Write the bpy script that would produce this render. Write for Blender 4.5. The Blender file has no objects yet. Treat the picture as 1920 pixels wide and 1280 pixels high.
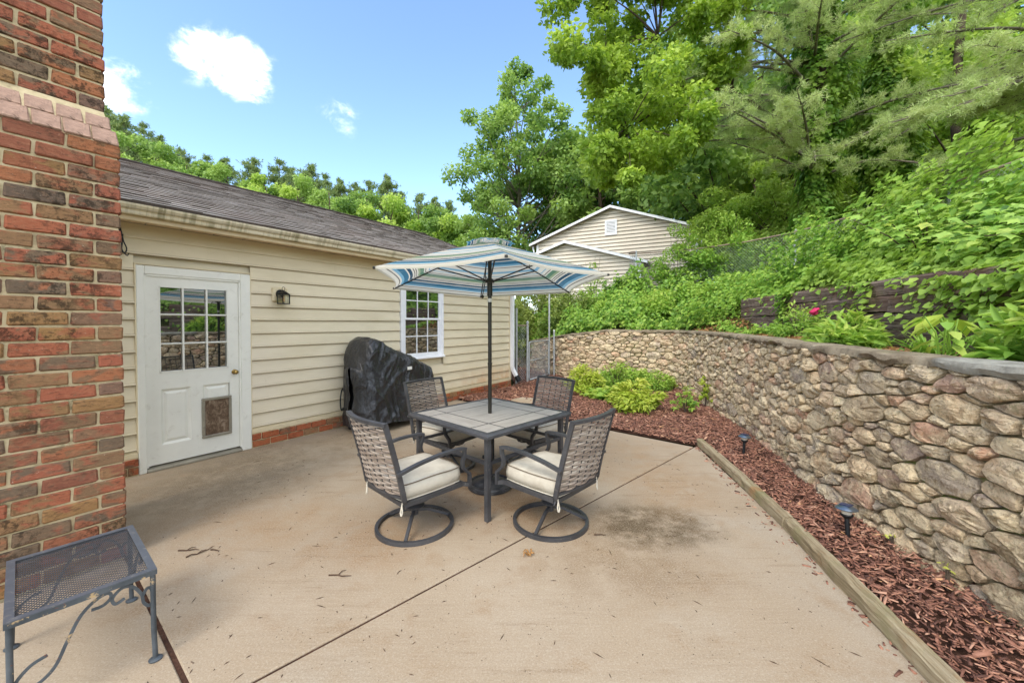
import bpy, bmesh, math, random
import numpy as np
from mathutils import Vector, Matrix

# ------------------------------------------------------------------ camera
sc = bpy.context.scene
cam_d = bpy.data.cameras.new('camera')
cam = bpy.data.objects.new('camera', cam_d)
sc.collection.objects.link(cam)
sc.camera = cam
cam.location = (0, 0, 1.6)
cam.rotation_euler = (math.radians(89.0), 0, 0)
cam_d.sensor_width = 36.0
cam_d.lens = 36.0 * 740.0 / 1920.0
cam_d.shift_y = -22.08 / 1920.0
cam_d.clip_start = 0.05
cam_d.clip_end = 2000.0
# ------------------------------------------------------------------ light
SUN_EL, SUN_AZ = math.radians(50), math.radians(206)   # azimuth clockwise from +Y (north); behind the viewer, to the left
world = bpy.data.worlds.new('World')
sc.world = world
world.use_nodes = True
sun_d = bpy.data.lights.new('sun', 'SUN')
sun_d.energy = 0.75
sun_d.angle = math.radians(26)
sun_d.color = (1.0, 0.93, 0.83)
sun = bpy.data.objects.new('sun', sun_d)
sc.collection.objects.link(sun)
sdir = Vector((math.sin(SUN_AZ) * math.cos(SUN_EL), math.cos(SUN_AZ) * math.cos(SUN_EL), math.sin(SUN_EL)))
sun.rotation_euler = sdir.to_track_quat('Z', 'Y').to_euler()
sun.location = sdir * 30
sc.view_settings.view_transform = 'Standard'
sc.view_settings.look = 'None'
sc.view_settings.gamma = 1.0
sc.view_settings.exposure = 1.8
sc.view_settings.use_curve_mapping = False
sc.cycles.use_denoising = True
try:
    sc.cycles.denoiser = 'OPENIMAGEDENOISE'
    sc.cycles.denoising_input_passes = 'RGB_ALBEDO_NORMAL'
    sc.cycles.denoising_prefilter = 'ACCURATE'
except Exception:
    pass
sc.cycles.max_bounces = 7
sc.cycles.diffuse_bounces = 4
sc.cycles.glossy_bounces = 3
sc.cycles.transmission_bounces = 5
sc.cycles.transparent_max_bounces = 8
sc.cycles.caustics_reflective = False
sc.cycles.caustics_refractive = False
sc.cycles.sample_clamp_indirect = 6.0


# ------------------------------------------------------------------ node helper
class NT:
    def __init__(self, tree):
        self.t = tree
        tree.nodes.clear()

    def n(self, typ, **kw):
        nd = self.t.nodes.new(typ)
        for k, v in kw.items():
            setattr(nd, k, v)
        return nd

    def put(self, sock, v):
        if v is None:
            return
        if isinstance(v, bpy.types.NodeSocket):
            self.t.links.new(v, sock)
        else:
            if isinstance(v, (tuple, list)) and len(v) == 3 and sock.type == 'RGBA':
                v = (*v, 1.0)
            sock.default_value = v

    def coord(self, which='Object'):
        return self.n('ShaderNodeTexCoord').outputs[which]

    def mapping(self, vec, scale=(1, 1, 1), rot=(0, 0, 0), loc=(0, 0, 0)):
        m = self.n('ShaderNodeMapping')
        self.put(m.inputs['Vector'], vec)
        m.inputs['Scale'].default_value = scale
        m.inputs['Rotation'].default_value = rot
        m.inputs['Location'].default_value = loc
        return m.outputs[0]

    def noise(self, vec=None, scale=5.0, detail=4.0, rough=0.55, dist=0.0):
        t = self.n('ShaderNodeTexNoise')
        self.put(t.inputs['Vector'], vec)
        t.inputs['Scale'].default_value = scale
        t.inputs['Detail'].default_value = detail
        t.inputs['Roughness'].default_value = rough
        t.inputs['Distortion'].default_value = dist
        return t.outputs['Fac']

    def voronoi(self, vec=None, scale=5.0, feature='F1', out='Distance'):
        t = self.n('ShaderNodeTexVoronoi', feature=feature)
        self.put(t.inputs['Vector'], vec)
        t.inputs['Scale'].default_value = scale
        return t.outputs[out]

    def ramp(self, fac, stops, interp='LINEAR'):
        r = self.n('ShaderNodeValToRGB')
        cr = r.color_ramp
        cr.interpolation = interp
        while len(cr.elements) < len(stops):
            cr.elements.new(0.5)
        for e, (p, c) in zip(cr.elements, stops):
            e.position = p
            e.color = (*c, 1) if not isinstance(c, (int, float)) else (c, c, c, 1)
        self.put(r.inputs[0], fac)
        return r.outputs[0]

    def mix(self, fac, a, b, mode='MIX'):
        m = self.n('ShaderNodeMix', data_type='RGBA', blend_type=mode)
        self.put(m.inputs[0], fac)
        self.put(m.inputs[6], a)
        self.put(m.inputs[7], b)
        return m.outputs[2]

    def math(self, op, a, b=None, c=None, clamp=False):
        m = self.n('ShaderNodeMath', operation=op, use_clamp=clamp)
        self.put(m.inputs[0], a)
        if b is not None:
            self.put(m.inputs[1], b)
        if c is not None:
            self.put(m.inputs[2], c)
        return m.outputs[0]

    def smooth(self, v, lo, hi):
        m = self.n('ShaderNodeMapRange', interpolation_type='SMOOTHSTEP')
        self.put(m.inputs[0], v)
        m.inputs[1].default_value = lo
        m.inputs[2].default_value = hi
        return m.outputs[0]

    def vmath(self, op, a, b=None, out=0):
        m = self.n('ShaderNodeVectorMath', operation=op)
        self.put(m.inputs[0], a)
        if b is not None:
            self.put(m.inputs[1], b)
        return m.outputs[out]

    def attr(self, name):
        return self.n('ShaderNodeAttribute', attribute_name=name).outputs['Fac']

    def objrand(self):
        return self.n('ShaderNodeObjectInfo').outputs['Random']

    def bump(self, h, strength=0.3, dist=0.01, normal=None):
        b = self.n('ShaderNodeBump')
        b.inputs['Strength'].default_value = strength
        b.inputs['Distance'].default_value = dist
        self.put(b.inputs['Height'], h)
        if normal is not None:
            self.put(b.inputs['Normal'], normal)
        return b.outputs[0]

    def principled(self, color, rough=0.6, metal=0.0, normal=None, spec=0.5, **kw):
        p = self.n('ShaderNodeBsdfPrincipled')
        self.put(p.inputs['Base Color'], color)
        self.put(p.inputs['Roughness'], rough)
        self.put(p.inputs['Metallic'], metal)
        p.inputs['Specular IOR Level'].default_value = spec
        if normal is not None:
            self.put(p.inputs['Normal'], normal)
        for k, v in kw.items():
            self.put(p.inputs[k], v)
        return p.outputs[0]

    def out(self, shader):
        o = self.n('ShaderNodeOutputMaterial')
        self.t.links.new(shader, o.inputs['Surface'])


M = {}


def newmat(name):
    m = bpy.data.materials.new(name)
    m.use_nodes = True
    M[name] = m
    return NT(m.node_tree)


def srgb(r, g, b):
    f = lambda c: (c / 255 / 12.92) if c / 255 <= 0.04045 else ((c / 255 + 0.055) / 1.055) ** 2.4
    return (f(r), f(g), f(b))


def sm(name, col, rough=0.5, metal=0.0, var=0.12, vscale=6.0, bump=0.0, bscale=60.0, spec=0.4, dirt=None, dirt_amt=0.5):
    """simple painted / plain material: base colour with soft noise variation, optional fine bump and dirt blotches"""
    n = newmat(name)
    co = n.coord('Object')
    f = n.noise(co, vscale, 5, 0.6)
    c = n.mix(n.smooth(f, 0.3, 0.7), tuple(x * (1 - var) for x in col), tuple(min(1, x * (1 + var)) for x in col))
    if dirt is not None:
        d = n.noise(co, vscale * 2.3, 6, 0.7, 0.5)
        c = n.mix(n.math('MULTIPLY', n.smooth(d, 0.55, 0.75), dirt_amt), c, dirt)
    nm = n.bump(n.noise(co, bscale, 4, 0.6), bump, 0.01) if bump else None
    n.out(n.principled(c, rough, metal, nm, spec))
    return M[name]


# ------------------------------------------------------------------ world: sky with a few clouds in view, added cloud fill out of view
w = NT(world.node_tree)
sky = w.n('ShaderNodeTexSky', sky_type='NISHITA')
sky.sun_disc = False
sky.sun_elevation = SUN_EL
sky.sun_rotation = SUN_AZ
sky.altitude = 300
sky.air_density = 1.0
sky.dust_density = 0.25
sky.ozone_density = 3.2
gco = w.n('ShaderNodeTexCoord').outputs['Generated']
nrm = w.vmath('NORMALIZE', gco)
warp = w.noise(nrm, 9.0, 6, 0.62)
fine = w.noise(w.mapping(nrm, (1, 1, 1.5)), 17.0, 7, 0.62, 0.3)


def blob(direction, r0, r1):
    d = Vector(direction).normalized()
    dt = w.vmath('DOT_PRODUCT', nrm, tuple(d), out=1)
    ang = w.math('ARCCOSINE', w.math('MINIMUM', dt, 0.99999))
    return w.math('SUBTRACT', 1.0, w.smooth(ang, r0, r1))


dens = None
for dr, r0, r1, k in [((-0.80, 1, 0.672), 0.0, 0.062, 0.9), ((-0.735, 1, 0.668), 0.0, 0.072, 1.0), ((-0.668, 1, 0.648), 0.0, 0.072, 1.0), ((-0.662, 1, 0.585), 0.0, 0.062, 0.95),
                      ((-0.72, 1, 0.605), 0, 0.045, 0.7), ((-1.01, 1, 0.60), 0, 0.075, 0.85), ((-0.95, 1, 0.575), 0, 0.06, 0.5), ((-0.425, 1, 0.515), 0, 0.06, 0.42), ((-0.46, 1, 0.52), 0, 0.04, 0.36)]:
    b = w.math('MULTIPLY', blob(dr, r0, r1), k)
    dens = b if dens is None else w.math('MAXIMUM', dens, b)
# unseen cloud cover to the sides and behind, added to whiten and lift ambient light
big = w.noise(nrm, 2.1, 3, 0.5)
els = w.smooth(w.vmath('DOT_PRODUCT', nrm, tuple(Vector((-0.15, 1, 0.5)).normalized()), out=1), 0.75, 0.35)
els2 = w.math('MULTIPLY', els, w.smooth(big, 0.26, 0.44))   # added fill cloud, masked off where the camera looks
dens = w.math('MAXIMUM', dens, w.math('MULTIPLY', els2, 0.9))
cl = w.math('ADD', dens, w.math('MULTIPLY', w.math('SUBTRACT', fine, 0.5), 2.2))
cl = w.math('ADD', cl, w.math('MULTIPLY', w.math('SUBTRACT', warp, 0.5), 1.0))
cl = w.math('MULTIPLY', w.smooth(cl, 0.22, 1.55), w.smooth(dens, 0.0, 0.5))
skyc = w.mix(1.0, sky.outputs[0], (1.0, 1.0, 1.0), 'MULTIPLY')
cloudc = w.mix(w.smooth(fine, 0.35, 0.65), (4.9, 4.9, 4.95), (10.2, 10.0, 9.6))
fc = w.mix(cl, skyc, cloudc)
bg = w.n('ShaderNodeBackground')
w.t.links.new(fc, bg.inputs['Color'])
bg.inputs['Strength'].default_value = 0.12
wo = w.n('ShaderNodeOutputWorld')
w.t.links.new(bg.outputs[0], wo.inputs['Surface'])

# ------------------------------------------------------------------ mesh helpers
rng = random.Random(7)
nr = np.random.default_rng(11)
COL = sc.collection


def mesh_np(name, V, Fq, mat, rnd=None, smooth=False):
    """mesh from numpy arrays: V (n,3), Fq (m,k) faces of equal size; rnd: per-face float attribute"""
    V = np.asarray(V, dtype=np.float32)
    Fq = np.asarray(Fq, dtype=np.int32)
    m, k = Fq.shape
    me = bpy.data.meshes.new(name)
    me.vertices.add(len(V))
    me.vertices.foreach_set('co', V.ravel())
    me.loops.add(m * k)
    me.loops.foreach_set('vertex_index', Fq.ravel())
    me.polygons.add(m)
    me.polygons.foreach_set('loop_start', np.arange(0, m * k, k, dtype=np.int32))
    me.polygons.foreach_set('loop_total', np.full(m, k, dtype=np.int32))
    if smooth:
        me.polygons.foreach_set('use_smooth', np.ones(m, dtype=bool))
    me.update(calc_edges=True)
    if rnd is not None:
        a = me.attributes.new('rnd', 'FLOAT', 'FACE')
        a.data.foreach_set('value', np.asarray(rnd, dtype=np.float32))
    if mat:
        me.materials.append(M[mat] if isinstance(mat, str) else mat)
    return me


class MB:
    """collects simple solids; build() links them as ONE mesh object"""

    def __init__(self):
        self.v, self.f, self.r = [], [], []
        self.cur = 0.5

    def add(self, vs, fs):
        o = len(self.v)
        self.v += [tuple(x) for x in vs]
        for f in fs:
            self.f.append(tuple(i + o for i in f))
            self.r.append(self.cur)
        return self

    def box(self, x0, x1, y0, y1, z0, z1, mtx=None):
        vs = [(x, y, z) for z in (z0, z1) for y in (y0, y1) for x in (x0, x1)]
        if mtx is not None:
            vs = [mtx @ Vector(v) for v in vs]
        return self.add(vs, [(0, 2, 3, 1), (4, 5, 7, 6), (0, 1, 5, 4), (2, 6, 7, 3), (0, 4, 6, 2), (1, 3, 7, 5)])

    def bbox(self, x0, x1, y0, y1, z0, z1, b=0.004, mtx=None):
        """box with chamfered edges"""
        vs, idx = [], {}
        for sx, X in ((0, (x0, x1)),):
            pass
        pts = []
        c = ((x0 + x1) / 2, (y0 + y1) / 2, (z0 + z1) / 2)
        h = ((x1 - x0) / 2, (y1 - y0) / 2, (z1 - z0) / 2)
        b = min(b, min(h) * 0.9)
        for sx in (-1, 1):
            for sy in (-1, 1):
                for sz in (-1, 1):
                    for ax in range(3):
                        p = [h[0] - b, h[1] - b, h[2] - b]
                        p[ax] = h[ax]
                        v = Vector((c[0] + sx * p[0], c[1] + sy * p[1], c[2] + sz * p[2]))
                        idx[(sx, sy, sz, ax)] = len(vs)
                        vs.append(mtx @ v if mtx is not None else v)
        I = lambda x, y, z, a: idx[(x, y, z, a)]
        fs = []
        for s in (-1, 1):
            q = [I(s, -1, -1, 0), I(s, 1, -1, 0), I(s, 1, 1, 0), I(s, -1, 1, 0)]
            fs.append(q if s > 0 else q[::-1])
            q = [I(-1, s, -1, 1), I(-1, s, 1, 1), I(1, s, 1, 1), I(1, s, -1, 1)]
            fs.append(q if s > 0 else q[::-1])
            q = [I(-1, -1, s, 2), I(1, -1, s, 2), I(1, 1, s, 2), I(-1, 1, s, 2)]
            fs.append(q if s > 0 else q[::-1])
        for s in (-1, 1):
            for t in (-1, 1):
                q = [I(s, t, -1, 0), I(s, t, -1, 1), I(s, t, 1, 1), I(s, t, 1, 0)]
                fs.append(q if s * t > 0 else q[::-1])
                q = [I(s, -1, t, 0), I(s, 1, t, 0), I(s, 1, t, 2), I(s, -1, t, 2)]
                fs.append(q if s * t > 0 else q[::-1])
                q = [I(-1, s, t, 1), I(-1, s, t, 2), I(1, s, t, 2), I(1, s, t, 1)]
                fs.append(q if s * t > 0 else q[::-1])
        for sx in (-1, 1):
            for sy in (-1, 1):
                for sz in (-1, 1):
                    q = [I(sx, sy, sz, 0), I(sx, sy, sz, 1), I(sx, sy, sz, 2)]
                    fs.append(q if sx * sy * sz > 0 else q[::-1])
        return self.add(vs, fs)

    def tube(self, pts, r, seg=8, cap=True, closed=False):
        """round tube through points; r scalar or list"""
        P = [Vector(p) for p in pts]
        n = len(P)
        rs = r if isinstance(r, (list, tuple)) else [r] * n
        prev = None
        rings = []
        for i in range(n):
            if closed:
                d = P[(i + 1) % n] - P[i - 1]
            else:
                d = P[min(i + 1, n - 1)] - P[max(i - 1, 0)]
            d.normalize()
            if prev is None:
                a = Vector((0, 0, 1)) if abs(d.z) < 0.9 else Vector((1, 0, 0))
            else:
                a = prev
            u = (a - d * a.dot(d)).normalized()
            prev = u
            v = d.cross(u)
            rings.append([P[i] + (u * math.cos(t) + v * math.sin(t)) * rs[i] for t in [2 * math.pi * k / seg for k in range(seg)]])
        vs = [p for rr in rings for p in rr]
        fs = []
        m = n if closed else n - 1
        for i in range(m):
            for k in range(seg):
                a, b = i * seg + k, i * seg + (k + 1) % seg
                c, d2 = ((i + 1) % n) * seg + (k + 1) % seg, ((i + 1) % n) * seg + k
                fs.append((a, b, c, d2))
        if cap and not closed:
            fs.append(tuple(range(seg))[::-1])
            fs.append(tuple(range((n - 1) * seg, n * seg)))
        return self.add(vs, fs)

    def bar(self, pts, w, h, up=(0, 0, 1), closed=False):
        """rectangular bar through points: w across, h along 'up'"""
        P = [Vector(p) for p in pts]
        n = len(P)
        up0 = Vector(up)
        vs = []
        for i in range(n):
            if closed:
                d = P[(i + 1) % n] - P[i - 1]
            else:
                d = P[min(i + 1, n - 1)] - P[max(i - 1, 0)]
            d.normalize()
            s = d.cross(up0)
            s = s.normalized() if s.length > 1e-6 else Vector((1, 0, 0))
            u = s.cross(d).normalized()
            for a, b in ((-1, -1), (1, -1), (1, 1), (-1, 1)):
                vs.append(P[i] + s * (a * w / 2) + u * (b * h / 2))
        fs = []
        m = n if closed else n - 1
        for i in range(m):
            for k in range(4):
                j = (i + 1) % n
                fs.append((i * 4 + k, i * 4 + (k + 1) % 4, j * 4 + (k + 1) % 4, j * 4 + k))
        if not closed:
            fs.append((3, 2, 1, 0))
            e = (n - 1) * 4
            fs.append((e, e + 1, e + 2, e + 3))
        return self.add(vs, fs)

    def lathe(self, prof, seg=24, mtx=None):
        vs, fs = [], []
        for r, z in prof:
            for k in range(seg):
                t = 2 * math.pi * k / seg
                v = Vector((r * math.cos(t), r * math.sin(t), z))
                vs.append(mtx @ v if mtx is not None else v)
        for i in range(len(prof) - 1):
            for k in range(seg):
                fs.append((i * seg + k, i * seg + (k + 1) % seg, (i + 1) * seg + (k + 1) % seg, (i + 1) * seg + k))
        fs.append(tuple(range(seg))[::-1])
        fs.append(tuple(range((len(prof) - 1) * seg, len(prof) * seg)))
        return self.add(vs, fs)

    def extrude(self, prof, x0, x1, mtx=None, closed=True):
        """profile [(y,z)...] extruded along x"""
        n = len(prof)
        vs = [(x, y, z) for x in (x0, x1) for y, z in prof]
        if mtx is not None:
            vs = [mtx @ Vector(v) for v in vs]
        fs = [(k, (k + 1) % n, n + (k + 1) % n, n + k) for k in range(n if closed else n - 1)]
        if closed:
            fs.append(tuple(range(n))[::-1])
            fs.append(tuple(range(n, 2 * n)))
        return self.add(vs, fs)

    def mesh(self, name, mat, smooth=False):
        me = bpy.data.meshes.new(name)
        me.from_pydata(self.v, [], self.f)
        if smooth:
            me.polygons.foreach_set('use_smooth', np.ones(len(self.f), dtype=bool))
        a = me.attributes.new('rnd', 'FLOAT', 'FACE')
        a.data.foreach_set('value', np.array(self.r, dtype=np.float32))
        me.update()
        bm = bmesh.new()
        bm.from_mesh(me)
        bmesh.ops.recalc_face_normals(bm, faces=bm.faces)
        bm.to_mesh(me)
        bm.free()
        me.materials.append(M[mat])
        return me

    def build(self, name, mat, parent=None, smooth=False, sharp=None):
        me = self.mesh(name, mat, smooth)
        o = link(name, me, parent)
        if smooth and sharp is not None:
            sharp_edges(me, sharp)
        return o


def sharp_edges(me, deg):
    bm = bmesh.new()
    bm.from_mesh(me)
    a = math.radians(deg)
    for e in bm.edges:
        if len(e.link_faces) == 2 and e.calc_face_angle(0) > a:
            e.smooth = False
    bm.to_mesh(me)
    bm.free()


def link(name, me, parent=None, loc=None, rot=None):
    o = bpy.data.objects.new(name, me)
    COL.objects.link(o)
    if parent is not None:
        o.parent = parent
    if loc is not None:
        o.location = loc
    if rot is not None:
        o.rotation_euler = rot
    return o


def tag(o, label=None, cat=None, group=None, kind=None):
    if label:
        o['label'] = label
    if cat:
        o['category'] = cat
    if group:
        o['group'] = group
    if kind:
        o['kind'] = kind
    return o


def thing(name, label, cat, loc=(0, 0, 0), rz=0.0, group=None):
    o = bpy.data.objects.new(name, None)
    COL.objects.link(o)
    o.empty_display_size = 0.1
    o.location = loc
    o.rotation_euler = (0, 0, rz)
    return tag(o, label, cat, group)


def copy_tree(o, parent=None):
    c = o.copy()
    COL.objects.link(c)
    c.parent = parent
    for ch in list(o.children):
        copy_tree(ch, c)
    return c


def catmull(pts, n):
    P = np.array(pts, float)
    out = []
    for i in range(len(P) - 1):
        p0, p1, p2, p3 = P[max(i - 1, 0)], P[i], P[i + 1], P[min(i + 2, len(P) - 1)]
        for t in np.linspace(0, 1, n, endpoint=False):
            out.append(0.5 * ((2 * p1) + (-p0 + p2) * t + (2 * p0 - 5 * p1 + 4 * p2 - p3) * t * t + (-p0 + 3 * p1 - 3 * p2 + p3) * t ** 3))
    out.append(P[-1])
    return np.array(out)


def fbm2(x, y, seed=0, oct=4):
    """cheap smooth value noise for terrain and wrinkles"""
    x = np.asarray(x, float)
    y = np.asarray(y, float)
    tot = np.zeros(np.broadcast(x, y).shape)
    amp = 1.0
    for o in range(oct):
        xi, yi = np.floor(x).astype(np.int64), np.floor(y).astype(np.int64)
        fx, fy = x - xi, y - yi
        fx, fy = fx * fx * (3 - 2 * fx), fy * fy * (3 - 2 * fy)

        def hsh(a, b):
            h = (a * 374761393 + b * 668265263 + (seed + o * 17) * 974634541) & 0x7fffffff
            h = ((h ^ (h >> 13)) * 1274126177) & 0x7fffffff
            return ((h ^ (h >> 16)) & 0xffff) / 65535.0
        v = (hsh(xi, yi) * (1 - fx) + hsh(xi + 1, yi) * fx) * (1 - fy) + (hsh(xi, yi + 1) * (1 - fx) + hsh(xi + 1, yi + 1) * fx) * fy
        tot = tot + amp * (v - 0.5)
        amp *= 0.5
        x, y = x * 2.03 + 7.1, y * 2.03 + 3.7
    return tot
# ================================================================== materials: house
def mat_brick(name, skins, hearts, mossy=0.35, cover=0.0):
    """flashed common brick: grey-tan skin with red-orange hearts, scratched and lichen-spotted"""
    n = newmat(name)
    co = n.coord('Object')
    rnd = n.objrand()
    r2 = n.math('FRACT', n.math('MULTIPLY', rnd, 17.31))
    r3 = n.math('FRACT', n.math('MULTIPLY', rnd, 53.7))
    skin = n.ramp(r2, [(i / (len(skins) - 1), c) for i, c in enumerate(skins)])
    heart = n.ramp(r3, [(i / (len(hearts) - 1), c) for i, c in enumerate(hearts)])
    cx = n.n('ShaderNodeCombineXYZ')
    n.put(cx.inputs[0], n.math('MULTIPLY', rnd, 37.0))
    n.put(cx.inputs[1], n.math('MULTIPLY', rnd, 91.0))
    p = n.vmath('ADD', co, cx.outputs[0])
    f1 = n.noise(n.mapping(p, (9, 9, 16)), 1.0, 3, 0.55, 0.5)
    f1 = n.math('ADD', f1, n.math('MULTIPLY', n.math('SUBTRACT', rnd, 0.45 - cover), 0.42))
    c = n.mix(n.math('MULTIPLY', n.smooth(f1, 0.44, 0.58), 0.82), skin, heart)
    f2 = n.noise(n.mapping(p, (1, 1, 2.5)), 30.0, 6, 0.7)
    c = n.mix(n.math('MULTIPLY', n.smooth(f2, 0.48, 0.72), 0.4), c, srgb(196, 152, 118))
    f4 = n.noise(n.mapping(p, (1, 1, 3.0)), 22.0, 6, 0.75, 0.6)
    c = n.mix(n.math('MULTIPLY', n.smooth(f4, 0.52, 0.64), 0.65), c, srgb(86, 66, 54))
    f3 = n.noise(p, 90.0, 5, 0.75)
    c = n.mix(n.math('MULTIPLY', n.smooth(f3, 0.62, 0.72), 0.6), c, srgb(52, 40, 32))
    c = n.mix(n.math('MULTIPLY', n.smooth(n.noise(p, 60, 3, 0.6), 0.70, 0.74), 0.6), c, srgb(214, 204, 186))
    wc = n.n('ShaderNodeNewGeometry').outputs['Position']
    l1 = n.math('MULTIPLY', n.smooth(n.noise(wc, 1.7, 3, 0.5), 0.46, 0.60), n.smooth(n.noise(wc, 20, 7, 0.78), 0.47, 0.58))
    c = n.mix(n.math('MULTIPLY', l1, mossy), c, srgb(44, 38, 28))
    hgt = n.math('ADD', n.math('MULTIPLY', f3, 0.5), n.math('MULTIPLY', f4, 0.9))
    c = n.mix(1.0, c, (0.83, 0.79, 0.74), 'MULTIPLY')
    n.out(n.principled(c, 0.9, 0, n.bump(hgt, 0.8, 0.009), 0.2))


SK = [srgb(138, 116, 94), srgb(118, 104, 88), srgb(156, 122, 88), srgb(128, 104, 92), srgb(164, 128, 84), srgb(112, 98, 86)]
HE = [srgb(170, 98, 76), srgb(184, 106, 80), srgb(158, 94, 76), srgb(186, 120, 84), srgb(148, 90, 74)]
mat_brick('brick_red', SK, HE, 0.75, -0.02)
mat_brick('brick_orange', [srgb(150, 116, 88), srgb(166, 130, 92), srgb(132, 106, 88)], [srgb(192, 104, 66), srgb(178, 90, 60), srgb(204, 120, 76)], 0.5, 0.15)

n = newmat('mortar')
wc = n.n('ShaderNodeNewGeometry').outputs['Position']
c = n.ramp(n.noise(wc, 9, 6, 0.7), [(0.25, srgb(146, 130, 100)), (0.5, srgb(196, 178, 140)), (0.8, srgb(214, 198, 162))])
moss = n.math('MULTIPLY', n.smooth(n.noise(wc, 2.2, 3), 0.5, 0.66), n.smooth(n.noise(wc, 22, 6, 0.7), 0.42, 0.62))
c = n.mix(n.math('MULTIPLY', moss, 0.75), c, srgb(88, 84, 52))
n.out(n.principled(c, 0.95, 0, n.bump(n.noise(wc, 120, 5, 0.7), 0.6, 0.004), 0.15))

n = newmat('siding')
co = n.coord('Object')
c = n.mix(n.smooth(n.noise(n.mapping(co, (0.6, 1, 2.2)), 2.0, 5, 0.6), 0.3, 0.75), srgb(225, 212, 182), srgb(212, 198, 166))
c = n.mix(n.math('MULTIPLY', n.smooth(n.noise(n.mapping(co, (0.35, 1, 0.5)), 1.3, 3), 0.5, 0.75), 0.5), c, srgb(222, 210, 192))
gr = n.noise(n.mapping(co, (2.0, 1, 90)), 2.0, 4, 0.6)
c = n.mix(n.math('MULTIPLY', n.smooth(gr, 0.5, 0.8), 0.10), c, srgb(150, 136, 104))
dr = n.noise(n.mapping(co, (9, 1, 2.2)), 1.4, 6, 0.7)
c = n.mix(n.math('MULTIPLY', n.smooth(dr, 0.6, 0.8), 0.22), c, srgb(150, 134, 98))
# rusty-tan splash-back from the mulch along the foot of the far end of the wall
sx = n.n('ShaderNodeSeparateXYZ')
n.put(sx.inputs[0], co)
spl = n.math('MULTIPLY', n.smooth(sx.outputs[2], 0.75, 0.2), n.smooth(sx.outputs[0], -2.6, -0.6))
spl = n.math('MULTIPLY', spl, n.smooth(n.noise(co, 5, 5, 0.6), 0.25, 0.65))
c = n.mix(n.math('MULTIPLY', spl, 0.65), c, srgb(206, 150, 92))
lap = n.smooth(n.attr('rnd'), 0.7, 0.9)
c = n.mix(n.math('MULTIPLY', lap, n.math('ADD', 0.55, n.math('MULTIPLY', n.noise(co, 6, 4), 0.4))), c, srgb(112, 92, 62))  # brown lap line: contact shadow painted in together with grime
n.out(n.principled(c, 0.55, 0, n.bump(gr, 0.08, 0.003), 0.35))

sm('trim_beige', srgb(214, 198, 162), 0.5, var=0.06, dirt=srgb(160, 140, 104), dirt_amt=0.35)
sm('fascia_tan', srgb(208, 186, 148), 0.5, var=0.06, dirt=srgb(160, 134, 96), dirt_amt=0.3)
sm('soffit_tan', srgb(222, 200, 172), 0.6, var=0.05)
sm('white_paint', srgb(226, 224, 212), 0.42, var=0.03, vscale=4, dirt=srgb(176, 168, 146), dirt_amt=0.35, bump=0.05, bscale=30)
sm('white_vinyl', srgb(232, 232, 232), 0.4, var=0.03)
n = newmat('gutter_paint')
co = n.coord('Object')
st = n.noise(n.mapping(co, (26, 1, 1.2)), 1.0, 5, 0.7)
c = n.mix(n.smooth(st, 0.42, 0.62), srgb(206, 192, 160), srgb(150, 140, 108))
c = n.mix(n.smooth(n.noise(co, 3.0, 4), 0.35, 0.65), c, srgb(212, 200, 172))
n.out(n.principled(c, 0.5, 0, None, 0.4))

n = newmat('shingles')
wc = n.coord('Object')
rn = n.attr('rnd')
c = n.ramp(rn, [(0.0, srgb(134, 128, 119)), (0.3, srgb(148, 142, 132)), (0.55, srgb(160, 154, 144)), (0.8, srgb(142, 134, 124)), (1.0, srgb(176, 170, 160))])
c = n.mix(n.math('LESS_THAN', rn, -0.5), c, srgb(98, 89, 82))      # butt edge of each tab, darker so the courses read as lines
gran = n.noise(wc, 160, 4, 0.8)
c = n.mix(0.5, c, n.ramp(gran, [(0.3, srgb(60, 54, 52)), (0.7, srgb(178, 170, 166))]), 'OVERLAY')
b = n.noise(wc, 0.9, 4, 0.6)
c = n.mix(n.math('MULTIPLY', n.smooth(b, 0.48, 0.68), 0.22), c, srgb(128, 108, 96))
c = n.mix(n.math('MULTIPLY', n.smooth(n.noise(wc, 1.6, 5, 0.7), 0.55, 0.7), 0.3), c, srgb(172, 168, 166))
n.out(n.principled(c, 0.92, 0, n.bump(gran, 0.5, 0.004), 0.2))
sm('ridge_dark', srgb(66, 58, 52), 0.95, var=0.3, vscale=9, bump=0.6, bscale=60, dirt=srgb(84, 88, 48), dirt_amt=0.6, spec=0.1)

n = newmat('window_glass')
p = n.principled((0.012, 0.014, 0.013), 0.02, 0, n.bump(n.noise(n.coord('Object'), 2.2, 2, 0.5), 0.015, 0.02), 0.5)
g = n.n('ShaderNodeBsdfGlossy')
g.inputs['Roughness'].default_value = 0.015
g.inputs['Color'].default_value = (0.92, 0.95, 0.94, 1)
fr = n.n('ShaderNodeFresnel')
fr.inputs['IOR'].default_value = 1.5
fac = n.math('ADD', n.math('MULTIPLY', fr.outputs[0], 1.0), 0.30, clamp=True)
mx = n.n('ShaderNodeMixShader')
n.put(mx.inputs[0], fac)
n.t.links.new(p, mx.inputs[1])
n.t.links.new(g.outputs[0], mx.inputs[2])
n.out(mx.outputs[0])
sm('brass', srgb(150, 124, 70), 0.3, 1.0, var=0.2)
sm('aluminium_grey', srgb(150, 144, 128), 0.45, 0.4, var=0.12, dirt=srgb(100, 92, 76))
n = newmat('pet_flap')
co = n.coord('Object')
v = n.noise(n.mapping(co, (12, 1, 7)), 1.6, 8, 0.78, 0.6)
c = n.ramp(v, [(0.3, srgb(58, 44, 34)), (0.5, srgb(104, 84, 66)), (0.62, srgb(150, 132, 112)), (0.78, srgb(190, 176, 158))])
n.out(n.principled(c, 0.35, 0, n.bump(v, 0.2, 0.004), 0.4))
sm('black_metal', srgb(34, 36, 36), 0.35, 0.5, var=0.2)
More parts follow.
